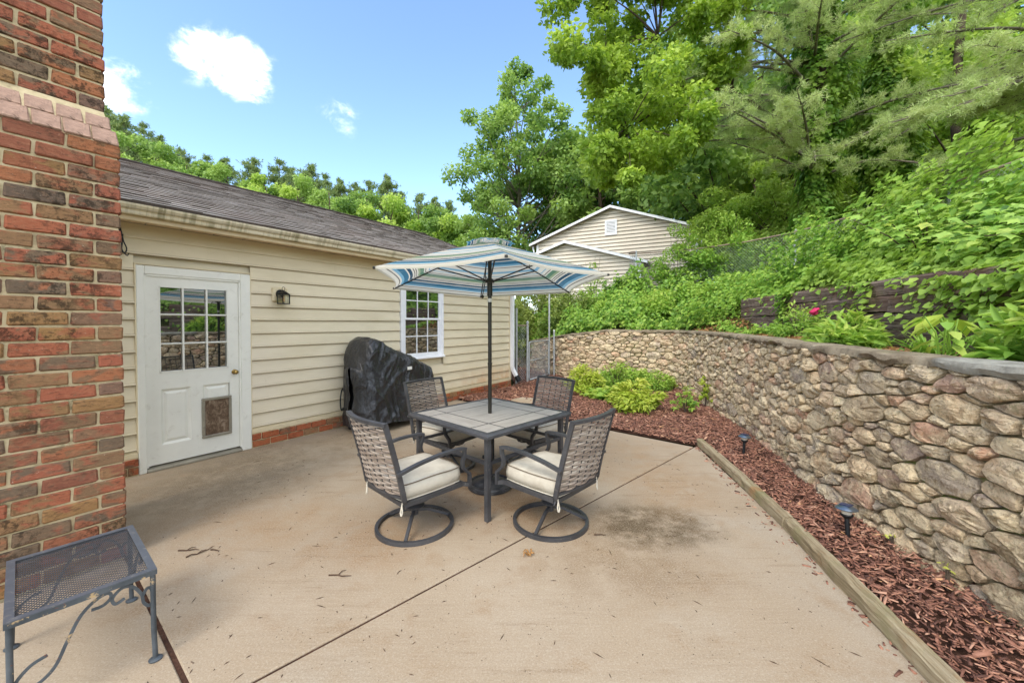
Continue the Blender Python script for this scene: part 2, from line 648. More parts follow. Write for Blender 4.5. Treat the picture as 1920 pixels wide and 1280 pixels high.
sm('black_rubber', srgb(26, 28, 30), 0.5, 0.0, var=0.2)
sm('amber_bulb', srgb(214, 150, 60), 0.2)
n = newmat('lantern_glass')
gl = n.n('ShaderNodeBsdfGlass')
gl.inputs['Roughness'].default_value = 0.03
tr = n.n('ShaderNodeBsdfTransparent')
tr.inputs[0].default_value = (0.9, 0.93, 0.9, 1)
mx = n.n('ShaderNodeMixShader')
mx.inputs[0].default_value = 0.3
n.t.links.new(tr.outputs[0], mx.inputs[1])
n.t.links.new(gl.outputs[0], mx.inputs[2])
n.out(mx.outputs[0])

# ================================================================== garage (local frame: x along the wall away from the viewer, -y out to the patio)
GZ = 0.9682
GO = (-0.062, 9.794, 0.0)
garage = thing('garage', 'long beige clapboard garage wing with white half-glazed door and shingle roof', 'garage', GO, GZ)
PITCH = 0.1715
DOOR = (-6.86, -5.79)
WIN = (-3.405, -2.345)
S0, S1 = -8.6, 0.02
core = MB()
core.box(S0, S1, 0.04, 6.9, 0.0, 2.64)
core.add([(S1 - 0.06, 0.0, 2.64), (S1 - 0.06, 6.9, 2.64), (S1 - 0.06, 3.45, 4.05), (S1, 0.0, 2.64), (S1, 6.9, 2.64), (S1, 3.45, 4.05)], [(0, 1, 2), (3, 5, 4), (0, 2, 5, 3), (1, 4, 5, 2)])
core.build('wall_core', 'siding', garage)


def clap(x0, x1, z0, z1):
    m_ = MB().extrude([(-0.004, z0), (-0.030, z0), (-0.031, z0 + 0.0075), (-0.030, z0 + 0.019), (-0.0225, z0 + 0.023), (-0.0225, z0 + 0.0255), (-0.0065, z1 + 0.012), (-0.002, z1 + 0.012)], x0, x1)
    for q in (0, 1, 4):          # lap shadow line painted with the grime on lip and crease
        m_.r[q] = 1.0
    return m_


zt = 2.486
for i in range(13):
    z1 = zt - i * PITCH
    z0 = z1 - PITCH
    spans = [[S0, -0.05]]
    for a, b, lo, hi in ((DOOR[0] - 0.012, DOOR[1] + 0.012, 0.0, 2.235), (WIN[0] - 0.008, WIN[1] + 0.008, 0.905, 2.42)):
        if z0 < hi - 0.02 and z1 > lo + 0.02:
            new = []
            for s in spans:
                if s[0] < a and s[1] > b:
                    new += [[s[0], a], [b, s[1]]]
                else:
                    new.append(s)
            spans = new
    for a, b in spans:
        # long runs of vinyl are lapped from shorter lengths
        cuts = [a]
        if b - a > 3.8:
            cuts.append(a + rng.uniform(1.4, 2.6) + (0 if i % 2 else 0.9))
        cuts.append(b)
        for k in range(len(cuts) - 1):
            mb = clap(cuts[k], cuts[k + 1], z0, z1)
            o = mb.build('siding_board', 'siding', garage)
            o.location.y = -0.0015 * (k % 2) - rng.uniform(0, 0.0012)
            o.rotation_euler.x = rng.uniform(-0.004, 0.004) * 0.3
# starter trim, frieze, J-channels
MB().extrude([(-0.003, 0.19), (-0.034, 0.19), (-0.034, 0.232), (-0.018, 0.238), (-0.018, 0.256), (-0.003, 0.256)], S0, DOOR[0] - 0.004).build('base_trim', 'trim_beige', garage)
MB().extrude([(-0.003, 0.19), (-0.034, 0.19), (-0.034, 0.232), (-0.018, 0.238), (-0.018, 0.256), (-0.003, 0.256)], DOOR[1] + 0.004, -0.05).build('base_trim', 'trim_beige', garage)
MB().extrude([(-0.002, 2.482), (-0.031, 2.482), (-0.031, 2.50), (-0.024, 2.504), (-0.024, 2.512), (-0.014, 2.516), (-0.012, 2.636), (-0.002, 2.636)], S0, 0.0).build('frieze_board', 'siding', garage)
jc = MB()
jc.box(DOOR[0] - 0.012, DOOR[0], -0.034, -0.004, 0.235, 2.215)
jc.box(DOOR[1], DOOR[1] + 0.012, -0.034, -0.004, 0.235, 2.215)
jc.box(DOOR[0] - 0.012, DOOR[1] + 0.012, -0.0345, -0.003, 2.215, 2.229)
jc.build('trim_channel', 'trim_beige', garage)

# ---- soffit, fascia, gutter
EY = -0.36
for k in range(29):
    a = S0 + k * 0.305
    if a > 0.3:
        break
    m = MB()
    m.box(a + 0.002, a + 0.289, EY, -0.013, 2.640, 2.652)
    m.box(a + 0.289, a + 0.305, EY, -0.013, 2.650, 2.656)
    m.build('soffit_panel', 'soffit_tan', garage)
MB().extrude([(EY + 0.02, 2.595), (EY - 0.012, 2.595), (EY - 0.018, 2.603), (EY - 0.018, 2.72), (EY + 0.02, 2.72)], S0, 0.42).build('fascia', 'fascia_tan', garage)
gy = EY - 0.02
gp = [(gy, 2.645), (gy - 0.055, 2.645), (gy - 0.062, 2.655), (gy - 0.066, 2.682), (gy - 0.09, 2.70), (gy - 0.104, 2.722), (gy - 0.106, 2.742), (gy - 0.096, 2.742), (gy - 0.094, 2.726), (gy - 0.08, 2.706), (gy - 0.056, 2.688), (gy - 0.052, 2.66), (gy - 0.004, 2.656), (gy - 0.002, 2.74), (gy, 2.74)]
MB().extrude(gp, S0, 0.44).build('gutter', 'gutter_paint', garage)

# ---- roof
TE, ZE = 0.47, 2.757           # eave edge (distance out, height)
TR, ZR = -3.5, 4.31            # ridge
slope_len = math.hypot(TE - TR, ZR - ZE)
ca, sa = (TE - TR) / slope_len, (ZR - ZE) / slope_len
roof = MB()
RX0, RX1 = -8.6, 0.45
roof.add([(RX0, -TE, ZE - 0.02), (RX1, -TE, ZE - 0.02), (RX1, -TR, ZR - 0.02), (RX0, -TR, ZR - 0.02), (RX0, -TR * 2 + TE, ZE - 0.02), (RX1, -TR * 2 + TE, ZE - 0.02),
          (RX0, -TE, ZE - 0.06), (RX1, -TE, ZE - 0.06), (RX1, -TR, ZR - 0.06), (RX0, -TR, ZR - 0.06), (RX0, -TR * 2 + TE, ZE - 0.06), (RX1, -TR * 2 + TE, ZE - 0.06)],
         [(0, 1, 2, 3), (3, 2, 5, 4), (6, 9, 8, 7), (9, 10, 11, 8), (0, 6, 7, 1), (1, 7, 8, 2), (2, 8, 11, 5), (0, 3, 9, 6), (3, 4, 10, 9)])
roof_o = roof.build('roof', 'shingles', garage)
EXPO = 0.142
NC = int(slope_len / EXPO)
for i in range(NC + 1):
    m = MB()
    d0 = i * EXPO
    d1 = min(d0 + EXPO + 0.03, slope_len)
    x = RX0 + rng.uniform(-0.3, 0)
    while x < RX1:
        wd = rng.uniform(0.11, 0.34)
        xa, xb = max(x, RX0), min(x + wd - 0.004, RX1)
        x += wd
        if xb - xa < 0.02:
            continue
        lift = 0.015 + rng.choice((0, 0.003, 0.006))
        sag = rng.uniform(-0.006, 0.004)
        m.cur = rng.random()

        def P(xx, d, h):
            return (xx, -(TE - d * ca) - h * sa * 0 - h * 0.37, ZE + d * sa + h * 0.93)
        da = d0 + sag
        vs = [P(xa, da, lift), P(xb, da, lift), P(xb, d1, 0.006), P(xa, d1, 0.006), P(xa, da, -0.012), P(xb, da, -0.012)]
        m.add(vs, [(0, 1, 2, 3), (0, 3, 4), (1, 5, 2)])
        m.cur = -1.0
        m.add(vs, [(4, 5, 1, 0)])
    m.build('shingle_course', 'shingles', roof_o)
# ridge caps
x = RX0
while x < RX1 - 0.02:
    m = MB()
    m.extrude([(-TR - 0.15, ZR - 0.045), (-TR - 0.148, ZR - 0.022), (-TR, ZR + 0.034), (-TR + 0.148, ZR - 0.022), (-TR + 0.15, ZR - 0.045), (-TR, ZR + 0.012)], x, min(x + 0.215, RX1))
    o = m.build('ridge_cap', 'ridge_dark', roof_o)
    o.rotation_euler.y = 0.0
    o.location.z = 0.004 * (int(x * 50) % 2)
    x += 0.212
# rake board at the far gable end
MB().add([(0.40, -TE, ZE - 0.18), (0.44, -TE, ZE - 0.18), (0.44, -TR, ZR - 0.18), (0.40, -TR, ZR - 0.18), (0.40, -TE, ZE - 0.061), (0.44, -TE, ZE - 0.061), (0.44, -TR, ZR - 0.061), (0.40, -TR, ZR - 0.061)],
         [(0, 1, 2, 3), (4, 7, 6, 5), (0, 4, 5, 1), (1, 5, 6, 2), (2, 6, 7, 3), (3, 7, 4, 0)]).build('rake_board', 'white_vinyl', garage)

# ---- brick footing under the siding (individual bricks)
def brick_mesh(L, Wd, Hh, seed):
    r = random.Random(seed)
    m = MB()
    m.bbox(0, L, 0, Wd, 0, Hh, 0.007)
    me = m.mesh('brick', 'brick_red', False)
    for v in me.vertices:
        v.co.x += r.uniform(-0.0035, 0.0035)
        v.co.y += r.uniform(-0.0025, 0.0025)
        v.co.z += r.uniform(-0.003, 0.003)
    return me


foot_m = [brick_mesh(0.208, 0.09, 0.077, 100 + k) for k in range(5)]
for me in foot_m:
    me.materials[0] = M['brick_orange']
MB().box(S0, DOOR[0] - 0.002, -0.036, 0.05, -0.05, 0.1885).build('footing_mortar', 'mortar', garage)
MB().box(DOOR[1] + 0.002, -0.006, -0.036, 0.05, -0.05, 0.1885).build('footing_mortar', 'mortar', garage)
for a, b in ((-7.6, DOOR[0] - 0.004), (DOOR[1] + 0.006, -0.002)):
    for row in range(2):
        x = a - (0.11 if row else 0)
        while x < b - 0.03:
            xa = max(x, a)
            L = min(x + 0.208, b) - xa
            if L > 0.04:
                o = link('brick', rng.choice(foot_m), garage, (xa, -0.044 - rng.uniform(0, 0.006) - 0.008 * row, 0.012 + row * 0.0885), (0, 0, rng.uniform(-0.006, 0.006)))
                o.scale.x = L / 0.208
            x += 0.2185

# ---- door
door = MB()
DX0, DX1, DZ0, DZ1 = -6.79, -5.905, 0.06, 2.112
gx0, gx1, gz0, gz1 = -6.675, -6.03, 1.055, 2.0
yF = -0.012                    # outer face of the slab
pans = [(-6.668, -6.402, 0.262, 0.872), (-6.292, -6.018, 0.262, 0.872)]
# slab stiles and rails as one board mesh with openings
door.box(DX0, gx0, yF, 0.03, DZ0, DZ1)
door.box(gx1, DX1, yF, 0.03, DZ0, DZ1)
door.box(gx0, gx1, yF, 0.03, gz1, DZ1)
door.box(gx0, gx1, yF, 0.03, 0.872, gz0)
door.box(gx0, gx1, yF, 0.03, DZ0, 0.262)
door.box(-6.402, -6.292, yF, 0.03, 0.262, 0.872)
door.box(gx0, -6.668, yF, 0.03, 0.262, 0.872)
door.box(-6.018, gx1, yF, 0.03, 0.262, 0.872)
door_o = door.build('door', 'white_paint', garage)
for a, b, c0, d0 in pans:
    m = MB()
    m.add([(a, yF, c0), (b, yF, c0), (b, yF, d0), (a, yF, d0), (a + 0.022, yF + 0.016, c0 + 0.022), (b - 0.022, yF + 0.016, c0 + 0.022), (b - 0.022, yF + 0.016, d0 - 0.022), (a + 0.022, yF + 0.016, d0 - 0.022),
           (a + 0.03, yF + 0.017, c0 + 0.03), (b - 0.03, yF + 0.017, c0 + 0.03), (b - 0.03, yF + 0.017, d0 - 0.03), (a + 0.03, yF + 0.017, d0 - 0.03),
           (a + 0.055, yF + 0.006, c0 + 0.055), (b - 0.055, yF + 0.006, c0 + 0.055), (b - 0.055, yF + 0.006, d0 - 0.055), (a + 0.055, yF + 0.006, d0 - 0.055)],
          [(0, 1, 5, 4), (1, 2, 6, 5), (2, 3, 7, 6), (3, 0, 4, 7), (4, 5, 9, 8), (5, 6, 10, 9), (6, 7, 11, 10), (7, 4, 8, 11), (8, 9, 13, 12), (9, 10, 14, 13), (10, 11, 15, 14), (11, 8, 12, 15), (12, 13, 14, 15)])
    m.build('door_panel', 'white_paint', door_o)
pw, ph = (gx1 - gx0 - 0.05) / 3, (gz1 - gz0 - 0.05) / 3
mun = MB()
for k in range(3):
    for j in range(3):
        a = gx0 + k * (pw + 0.025)
        c0 = gz0 + j * (ph + 0.025)
        MB().box(a, a + pw, 0.012, 0.018, c0, c0 + ph).build('pane', 'window_glass', door_o)
for k in (1, 2):
    a = gx0 + k * (pw + 0.025) - 0.025
    mun.extrude([(0.012, 0), (-0.006, 0.006), (yF + 0.001, 0.0105), (yF + 0.001, 0.0145), (-0.006, 0.019), (0.012, 0.025)], gx0, gx1, Matrix.Translation((0, 0, gz0 + k * (ph + 0.025) - 0.025)))
    mun.box(a + 0.004, a + 0.021, yF + 0.002, 0.012, gz0, gz1)
for (xa, xb, za, zb) in ((gx0, gx1, gz0, gz0 + 0.012), (gx0, gx1, gz1 - 0.012, gz1), (gx0, gx0 + 0.012, gz0, gz1), (gx1 - 0.012, gx1, gz0, gz1)):
    mun.box(xa, xb, yF - 0.006, 0.012, za, zb)
mun.build('muntin', 'white_paint', door_o)
mt = Matrix.Translation((-5.967, yF, 0.996)) @ Matrix.Rotation(math.radians(90), 4, 'X')
MB().lathe([(0.0, 0), (0.03, 0), (0.031, 0.004), (0.026, 0.008), (0.012, 0.011), (0.011, 0.028), (0.02, 0.034), (0.027, 0.044), (0.027, 0.054), (0.02, 0.062), (0.0, 0.065)], 20, mt).build('knob', 'brass', door_o, True)
fr = MB()
px0, px1, pz0, pz1 = -6.305, -6.004, 0.246, 0.714
for b in ((px0, px1, pz0, pz0 + 0.03), (px0, px1, pz1 - 0.03, pz1), (px0, px0 + 0.03, pz0 + 0.03, pz1 - 0.03), (px1 - 0.03, px1, pz0 + 0.03, pz1 - 0.03)):
    fr.bbox(b[0], b[1], yF - 0.022, yF + 0.012, b[2], b[3], 0.005)
for zz in (0.3, 0.48, 0.66):
    for xx in (px0 + 0.015, px1 - 0.015):
        fr.box(xx - 0.004, xx + 0.004, yF - 0.024, yF - 0.02, zz - 0.008, zz + 0.008)
fr.build('pet_door_frame', 'aluminium_grey', door_o)
MB().box(px0 + 0.028, px1 - 0.028, yF - 0.008, yF - 0.001, pz0 + 0.028, pz1 - 0.028).build('pet_door_flap', 'pet_flap', door_o)
cs = MB()
for a, b in ((DOOR[0], DX0 - 0.004), (DX1 + 0.004, DOOR[1])):
    cs.bbox(a, b, -0.040, 0.02, 0.0, 2.205, 0.006)
cs.bbox(DX0 - 0.004, DX1 + 0.004, -0.0395, 0.02, DZ1 + 0.006, 2.2045, 0.005)
cs.box(DX0 - 0.004, DX0 + 0.012, -0.03, -0.0135, 0.05, DZ1 + 0.006)
cs.box(DX1 - 0.012, DX1 + 0.004, -0.03, -0.0135, 0.05, DZ1 + 0.006)
cs.box(DX0 - 0.004, DX1 + 0.004, -0.03, -0.0135, DZ1 - 0.012, DZ1 + 0.006)
cs.build('door_casing', 'white_paint', garage)
MB().extrude([(-0.055, 0.004), (-0.055, 0.018), (-0.03, 0.034), (0.02, 0.05), (0.02, 0.004)], DX0 - 0.004, DX1 + 0.004).build('threshold', 'aluminium_grey', garage)

# ---- window, double hung, six lights over six
win = MB()
WX0, WX1, WZ0, WZ1 = WIN[0], WIN[1], 0.975, 2.41
win.bbox(WX0, WX0 + 0.055, -0.05, 0.02, WZ0, WZ1, 0.005)
win.bbox(WX1 - 0.055, WX1, -0.05, 0.02, WZ0, WZ1, 0.005)
win.bbox(WX0 + 0.055, WX1 - 0.055, -0.0495, 0.02, WZ1 - 0.055, WZ1 - 0.001, 0.005)
win.box(WX0 + 0.055, WX0 + 0.085, -0.034, 0.02, WZ0, WZ1 - 0.055)
win.box(WX1 - 0.085, WX1 - 0.055, -0.034, 0.02, WZ0, WZ1 - 0.055)
win_o = win.build('window', 'white_vinyl', garage)
MB().extrude([(-0.075, 0.925), (-0.082, 0.932), (-0.082, 0.952), (-0.04, 0.976), (0.02, 0.976), (0.02, 0.925)], WX0 - 0.004, WX1 + 0.004).build('window_sill', 'white_vinyl', win_o)
MB().box(WX0 + 0.05, WX1 - 0.05, 0.016, 0.0195, WZ0, WZ1 - 0.03).build('window_back', 'black_rubber', win_o)
for (x0, x1, z0, z1, yo, nm) in ((WX0 + 0.085, WX1 - 0.085, 1.655, WZ1 - 0.055, -0.030, 'upper_sash'), (WX0 + 0.0855, WX1 - 0.0855, WZ0 + 0.003, 1.70, -0.010, 'lower_sash')):
    sh = MB()
    st = 0.042
    bt = 0.06 if 'lower' in nm else 0.036
    sh.box(x0, x0 + st, yo, yo + 0.02, z0, z1)
    sh.box(x1 - st, x1, yo, yo + 0.02, z0, z1)
    sh.box(x0 + st, x1 - st, yo + 0.0005, yo + 0.02, z0, z0 + bt)
    sh.box(x0 + st, x1 - st, yo + 0.0005, yo + 0.02, z1 - 0.036, z1)
    gx = (x0 + st, x1 - st)
    gz = (z0 + bt, z1 - 0.036)
    cw, chh = (gx[1] - gx[0]) / 3, (gz[1] - gz[0]) / 2
    for k in (1, 2):
        sh.box(gx[0] + k * cw - 0.009, gx[0] + k * cw + 0.009, yo + 0.002, yo + 0.016, gz[0], gz[1])
    sh.box(gx[0], gx[1], yo + 0.0025, yo + 0.0155, gz[0] + chh - 0.009, gz[0] + chh + 0.009)
    sh.build(nm, 'white_vinyl', win_o)
    for k in range(3):
        for j in range(2):
            MB().box(gx[0] + k * cw, gx[0] + (k + 1) * cw, yo + 0.012, yo + 0.0148, gz[0] + j * chh, gz[0] + (j + 1) * chh).build('pane', 'window_glass', win_o)

# ---- corner board, downspout
MB().box(-0.05, 0.028, -0.034, 0.03, 0.19, 2.637).build('corner_board', 'trim_beige', garage)
ds = MB()
ds.bar([(0.015, EY - 0.06, 2.65), (0.015, EY - 0.05, 2.58), (0.015, -0.10, 2.42), (0.015, -0.075, 2.36), (0.015, -0.075, 0.52), (0.03, -0.085, 0.44), (0.075, -0.16, 0.27)], 0.085, 0.07, up=(0, 1, 0.05))
ds.build('downspout', 'white_vinyl', garage)
el = MB()
el.tube([(0.072, -0.155, 0.29), (0.09, -0.185, 0.22), (0.105, -0.215, 0.16)], [0.055, 0.058, 0.052], 12)
for k in range(5):
    t = k / 4
    el.tube([(0.076 + 0.028 * t, -0.16 - 0.052 * t, 0.275 - 0.11 * t), (0.079 + 0.028 * t, -0.166 - 0.052 * t, 0.262 - 0.11 * t)], 0.063, 12)
el.build('downspout_elbow', 'black_rubber', garage)

# ---- wall lantern beside the door
lan = thing('wall_lantern', 'small black carriage lantern with amber bulb beside the white door', 'wall light', GO, GZ)
LX, LZ = -5.435, 1.975
MB().bbox(LX - 0.10, LX + 0.10, -0.052, -0.012, LZ - 0.10, LZ + 0.10, 0.02).build('mounting_block', 'trim_beige', lan)
mt = Matrix.Translation((LX, -0.05, LZ + 0.01)) @ Matrix.Rotation(math.radians(90), 4, 'X')
MB().lathe([(0.0, 0), (0.058, 0), (0.058, 0.012), (0.045, 0.026), (0.016, 0.034), (0.014, 0.06), (0, 0.062)], 20, mt).build('back_plate', 'black_metal', lan, True)
hd = MB()
hd.lathe([(0.088, 0.0), (0.09, 0.006), (0.05, 0.034), (0.02, 0.05), (0.012, 0.06), (0, 0.062)], 6, Matrix.Translation((LX, -0.14, LZ - 0.005)))
hd.tube([(LX, -0.06, LZ + 0.02), (LX, -0.10, LZ + 0.045), (LX, -0.14, LZ + 0.045)], 0.008, 8)
hd.tube([(LX + 0.018 * math.cos(a), -0.14, LZ + 0.075 + 0.024 * math.sin(a)) for a in np.linspace(0, 2 * math.pi, 14)[:-1]], 0.003, 6, closed=True)
hd.build('lantern_cap', 'black_metal', lan)
cg = MB()
for k in range(6):
    a = math.pi / 3 * k
    x, y = LX + 0.078 * math.cos(a), -0.14 + 0.078 * math.sin(a)
    cg.box(x - 0.004, x + 0.004, y - 0.004, y + 0.004, LZ - 0.128, LZ - 0.002)
for zz in (LZ - 0.122,):
    cg.bar([(LX + 0.078 * math.cos(math.pi / 3 * k), -0.14 + 0.078 * math.sin(math.pi / 3 * k), zz) for k in range(6)], 0.006, 0.008, closed=True)
cg.build('lantern_cage', 'black_metal', lan)
for k in range(6):
    a, b = math.pi / 3 * k, math.pi / 3 * (k + 1)
    p = [(LX + 0.074 * math.cos(t), -0.14 + 0.074 * math.sin(t)) for t in (a, b)]
    MB().add([(p[0][0], p[0][1], LZ - 0.118), (p[1][0], p[1][1], LZ - 0.118), (p[1][0], p[1][1], LZ - 0.004), (p[0][0], p[0][1], LZ - 0.004)], [(0, 1, 2, 3)]).build('lantern_pane', 'lantern_glass', lan)
MB().lathe([(0.0, -0.1), (0.014, -0.098), (0.016, -0.07), (0.013, -0.03), (0.006, -0.02), (0, -0.018)], 12, Matrix.Translation((LX, -0.14, LZ))).build('bulb', 'amber_bulb', lan, True)

# ---- loose black cable hanging by the chimney
cb = MB()
cb.tube(catmull([(-6.985, -0.06, 2.62), (-6.97, -0.07, 2.52), (-6.955, -0.07, 2.43), (-6.935, -0.08, 2.36), (-6.945, -0.08, 2.315), (-6.97, -0.075, 2.33), (-6.965, -0.07, 2.42), (-6.96, -0.07, 2.5)], 6), 0.006, 6)
cb.tube(catmull([(-6.99, -0.06, 2.6), (-6.975, -0.08, 2.45), (-6.968, -0.08, 2.34), (-6.935, -0.09, 2.285), (-6.92, -0.08, 2.31)], 6), 0.005, 6)
o = cb.build('cable', 'black_rubber')
o.location = GO
o.rotation_euler = (0, 0, GZ)
tag(o, 'looped black cable hanging under the soffit beside the brick chimney', 'cable')

# ================================================================== chimney (same frame)
chim = thing('chimney', 'tall red brick chimney with sloped brick shoulder at the left edge', 'chimney', GO, GZ)
CX1 = -7.325                  # outer corner
CT = 1.916                    # face, distance out from the garage wall
CX0 = CX1 - 1.9
ZS0, ZS1 = 2.785, 3.0         # shoulder
RB, SB = 0.135, 0.045          # upper stack set back
CO, BL = 0.0928, 0.2497
JT = 0.0135
MB().box(CX0, CX1 - 0.012, -CT + 0.012, -0.9, -0.05, ZS0 - 0.0).build('mortar_core', 'mortar', chim)
MB().box(CX0, CX1 - SB - 0.012, -CT + RB + 0.012, -0.9, ZS0, 5.2).build('mortar_core', 'mortar', chim)
ch_m = [brick_mesh(BL - JT, 0.11, CO - JT, 300 + k) for k in range(6)]
hf_m = [brick_mesh(0.118, 0.11, CO - JT, 330 + k) for k in range(4)]


def course(z, xr, yf, odd, n):
    x = xr
    L0 = 0.118 if odd else BL - JT
    first = True
    k = 0
    while k < n:
        L = L0 if first else BL - JT
        x0 = x - L
        me = rng.choice(hf_m if (first and odd) else ch_m)
        link('brick', me, chim, (x0 + rng.uniform(-0.002, 0.002), yf + rng.uniform(-0.004, 0.003), z + rng.uniform(-0.002, 0.002)), (rng.uniform(-0.006, 0.006), rng.uniform(-0.007, 0.007), rng.uniform(-0.006, 0.006)))
        x = x0 - JT
        first = False
        k += 1


zz = 0.008
i = 0
while zz + CO < ZS0 + 0.01:
    course(zz, CX1, -CT, i % 2 == 0, 4)
    zz += CO
    i += 1
ztop = zz - 0.016
zu = ZS1 + 0.03
j = 0
while zu < 4.4:
    course(zu, CX1 - SB, -CT + RB, j % 2 == 0, 4)
    zu += CO
    j += 1
# sloped shoulder: bricks laid on the rake, in two stepped rows with worn pale faces
sh_m = []
for k in range(4):
    m = MB()
    m.bbox(0, 0.120, -0.012, 0.05, 0, 0.155, 0.006)
    me = m.mesh('brick', 'brick_red')
    r = random.Random(500 + k)
    for v in me.vertices:
        v.co.x += r.uniform(-0.003, 0.003)
        v.co.z += r.uniform(-0.003, 0.003)
    sh_m.append(me)
sm('brick_weathered', srgb(164, 134, 116), 0.9, var=0.3, vscale=9, bump=0.8, bscale=60, dirt=srgb(60, 48, 38), dirt_amt=0.95, spec=0.15)
for me in sh_m:
    me.materials[0] = M['brick_weathered']
ang = math.atan2(RB, 0.21)
MB().add([(CX0, -CT + 0.004, ztop), (CX1 - 0.006, -CT + 0.004, ztop), (CX1 - SB - 0.006, -CT + RB + 0.006, ZS1 + 0.03), (CX0, -CT + RB + 0.006, ZS1 + 0.03), (CX0, -0.9, ztop), (CX1 - 0.006, -0.9, ztop), (CX1 - SB - 0.006, -0.9, ZS1 + 0.03), (CX0, -0.9, ZS1 + 0.03)],
         [(0, 1, 2, 3), (0, 4, 5, 1), (1, 5, 6, 2), (2, 6, 7, 3), (0, 3, 7, 4), (4, 7, 6, 5)]).build('shoulder_mortar', 'mortar', chim)
for k in range(9):
    x = CX1 - 0.118 - k * 0.1265
    sx = -0.0
    for row in range(2):
        d = row * 0.128
        o = link('brick', rng.choice(sh_m), chim, (x - SB * (0.15 + 0.5 * row) * (1 if k == 0 else 1), -CT - 0.012 + d * math.sin(ang) + 0.012, ztop + 0.006 + d * math.cos(ang)), (-ang, rng.uniform(-0.01, 0.01), 0))
        o.scale.z = 0.80
# ================================================================== ground, patio, mulch bed
n = newmat('concrete')
wc = n.n('ShaderNodeNewGeometry').outputs['Position']
big = n.noise(wc, 0.55, 5, 0.55, 0.6)
c = n.ramp(big, [(0.30, srgb(196, 184, 164)), (0.45, srgb(190, 170, 142)), (0.56, srgb(198, 180, 154)), (0.72, srgb(206, 192, 172))])
med = n.noise(wc, 3.1, 7, 0.65, 0.3)
c = n.mix(n.math('MULTIPLY', n.smooth(med, 0.5, 0.72), 0.5), c, srgb(170, 138, 100))
c = n.mix(n.math('MULTIPLY', n.smooth(n.noise(wc, 1.5, 6, 0.65), 0.52, 0.72), 0.45), c, srgb(204, 190, 168))
sp = n.n('ShaderNodeSeparateXYZ')
n.put(sp.inputs[0], wc)


def spot(x, y, r0, r1, sxx=1.0, syy=1.0):
    d = n.vmath('SUBTRACT', wc, (x, y, 0))
    d = n.vmath('MULTIPLY', d, (sxx, syy, 0))
    L = n.vmath('LENGTH', d, out=1)
    L = n.math('ADD', L, n.math('MULTIPLY', n.math('SUBTRACT', n.noise(wc, 3.5, 6, 0.65), 0.5), 0.9 * r1))
    return n.smooth(L, r1, r0)


# tea-brown tannin stains, damp blotch, grimy strip near the door
for (x, y, r0, r1, sx_, sy_, col, amt) in [(-0.15, 3.75, 0.25, 0.95, 1, 1, srgb(150, 108, 66), 0.55), (-0.55, 4.5, 0.2, 1.0, 0.7, 1, srgb(168, 122, 76), 0.5),
                                           (1.1, 3.1, 0.2, 0.5, 0.75, 1.1, srgb(104, 86, 58), 1.0), (0.75, 2.55, 0.05, 0.5, 0.6, 1.0, srgb(150, 124, 92), 0.6), (1.55, 3.9, 0.1, 0.7, 1, 0.7, srgb(176, 136, 88), 0.5), (0.35, 3.3, 0.1, 0.6, 1, 1, srgb(158, 118, 74), 0.5),
                                           (-0.9, 2.9, 0.1, 0.55, 1, 1, srgb(176, 136, 92), 0.5), (-2.9, 4.2, 0.2, 1.1, 0.9, 0.6, srgb(128, 110, 82), 0.6), (-1.9, 5.6, 0.15, 1.0, 1, 0.8, srgb(146, 120, 84), 0.5),
                                           (-2.0, 3.1, 0.1, 0.8, 0.6, 1.1, srgb(182, 146, 104), 0.45), (1.0, 5.0, 0.1, 0.9, 0.7, 1.0, srgb(196, 156, 108), 0.5)]:
    f = n.math('MULTIPLY', spot(x, y, r0, r1, sx_, sy_), n.math('MULTIPLY', n.smooth(n.noise(wc, 6.0, 8, 0.75), 0.3, 0.58), amt))
    c = n.mix(f, c, col)
# broom finish streaks running with the slab
br = n.noise(n.mapping(wc, (3.0, 60, 1), (0, 0, math.radians(-43))), 1.0, 4, 0.6)
c = n.mix(n.math('MULTIPLY', n.smooth(br, 0.4, 0.62), n.math('MULTIPLY', n.smooth(n.noise(wc, 1.3, 3), 0.35, 0.65), 0.22)), c, srgb(150, 128, 100))
st = n.noise(n.mapping(wc, (1.2, 16, 1), (0, 0, math.radians(-40))), 1.0, 6, 0.7)
c = n.mix(n.math('MULTIPLY', n.smooth(st, 0.54, 0.66), n.math('MULTIPLY', n.smooth(n.noise(wc, 0.9, 4), 0.42, 0.6), 0.42)), c, srgb(140, 112, 80))
fine = n.noise(wc, 95, 5, 0.8)
c = n.mix(n.math('MULTIPLY', n.smooth(fine, 0.46, 0.66), 0.5), c, srgb(228, 216, 196))
c = n.mix(n.math('MULTIPLY', n.smooth(n.noise(wc, 160, 3, 0.8), 0.52, 0.66), 0.5), c, srgb(132, 112, 88))
pit = n.voronoi(wc, 34.0)
c = n.mix(n.math('MULTIPLY', n.smooth(pit, 0.16, 0.06), n.smooth(n.noise(wc, 4, 3), 0.45, 0.6)), c, srgb(104, 86, 66))
c = n.mix(n.math('MULTIPLY', n.smooth(n.noise(wc, 42, 5, 0.8), 0.64, 0.72), 0.5), c, srgb(110, 88, 64))
h = n.math('ADD', n.math('MULTIPLY', br, 0.5), n.math('MULTIPLY', fine, 0.35))
c = n.mix(1.0, c, (0.675, 0.655, 0.63), 'MULTIPLY')
n.out(n.principled(c, 0.85, 0, n.bump(h, 0.28, 0.004), 0.25))

n = newmat('soil')
wc = n.n('ShaderNodeNewGeometry').outputs['Position']
c = n.ramp(n.noise(wc, 9, 7, 0.75), [(0.3, srgb(46, 32, 26)), (0.55, srgb(84, 60, 48)), (0.75, srgb(112, 84, 68))])
n.out(n.principled(c, 0.95, 0, n.bump(n.noise(wc, 30, 6, 0.75), 0.8, 0.02), 0.1))

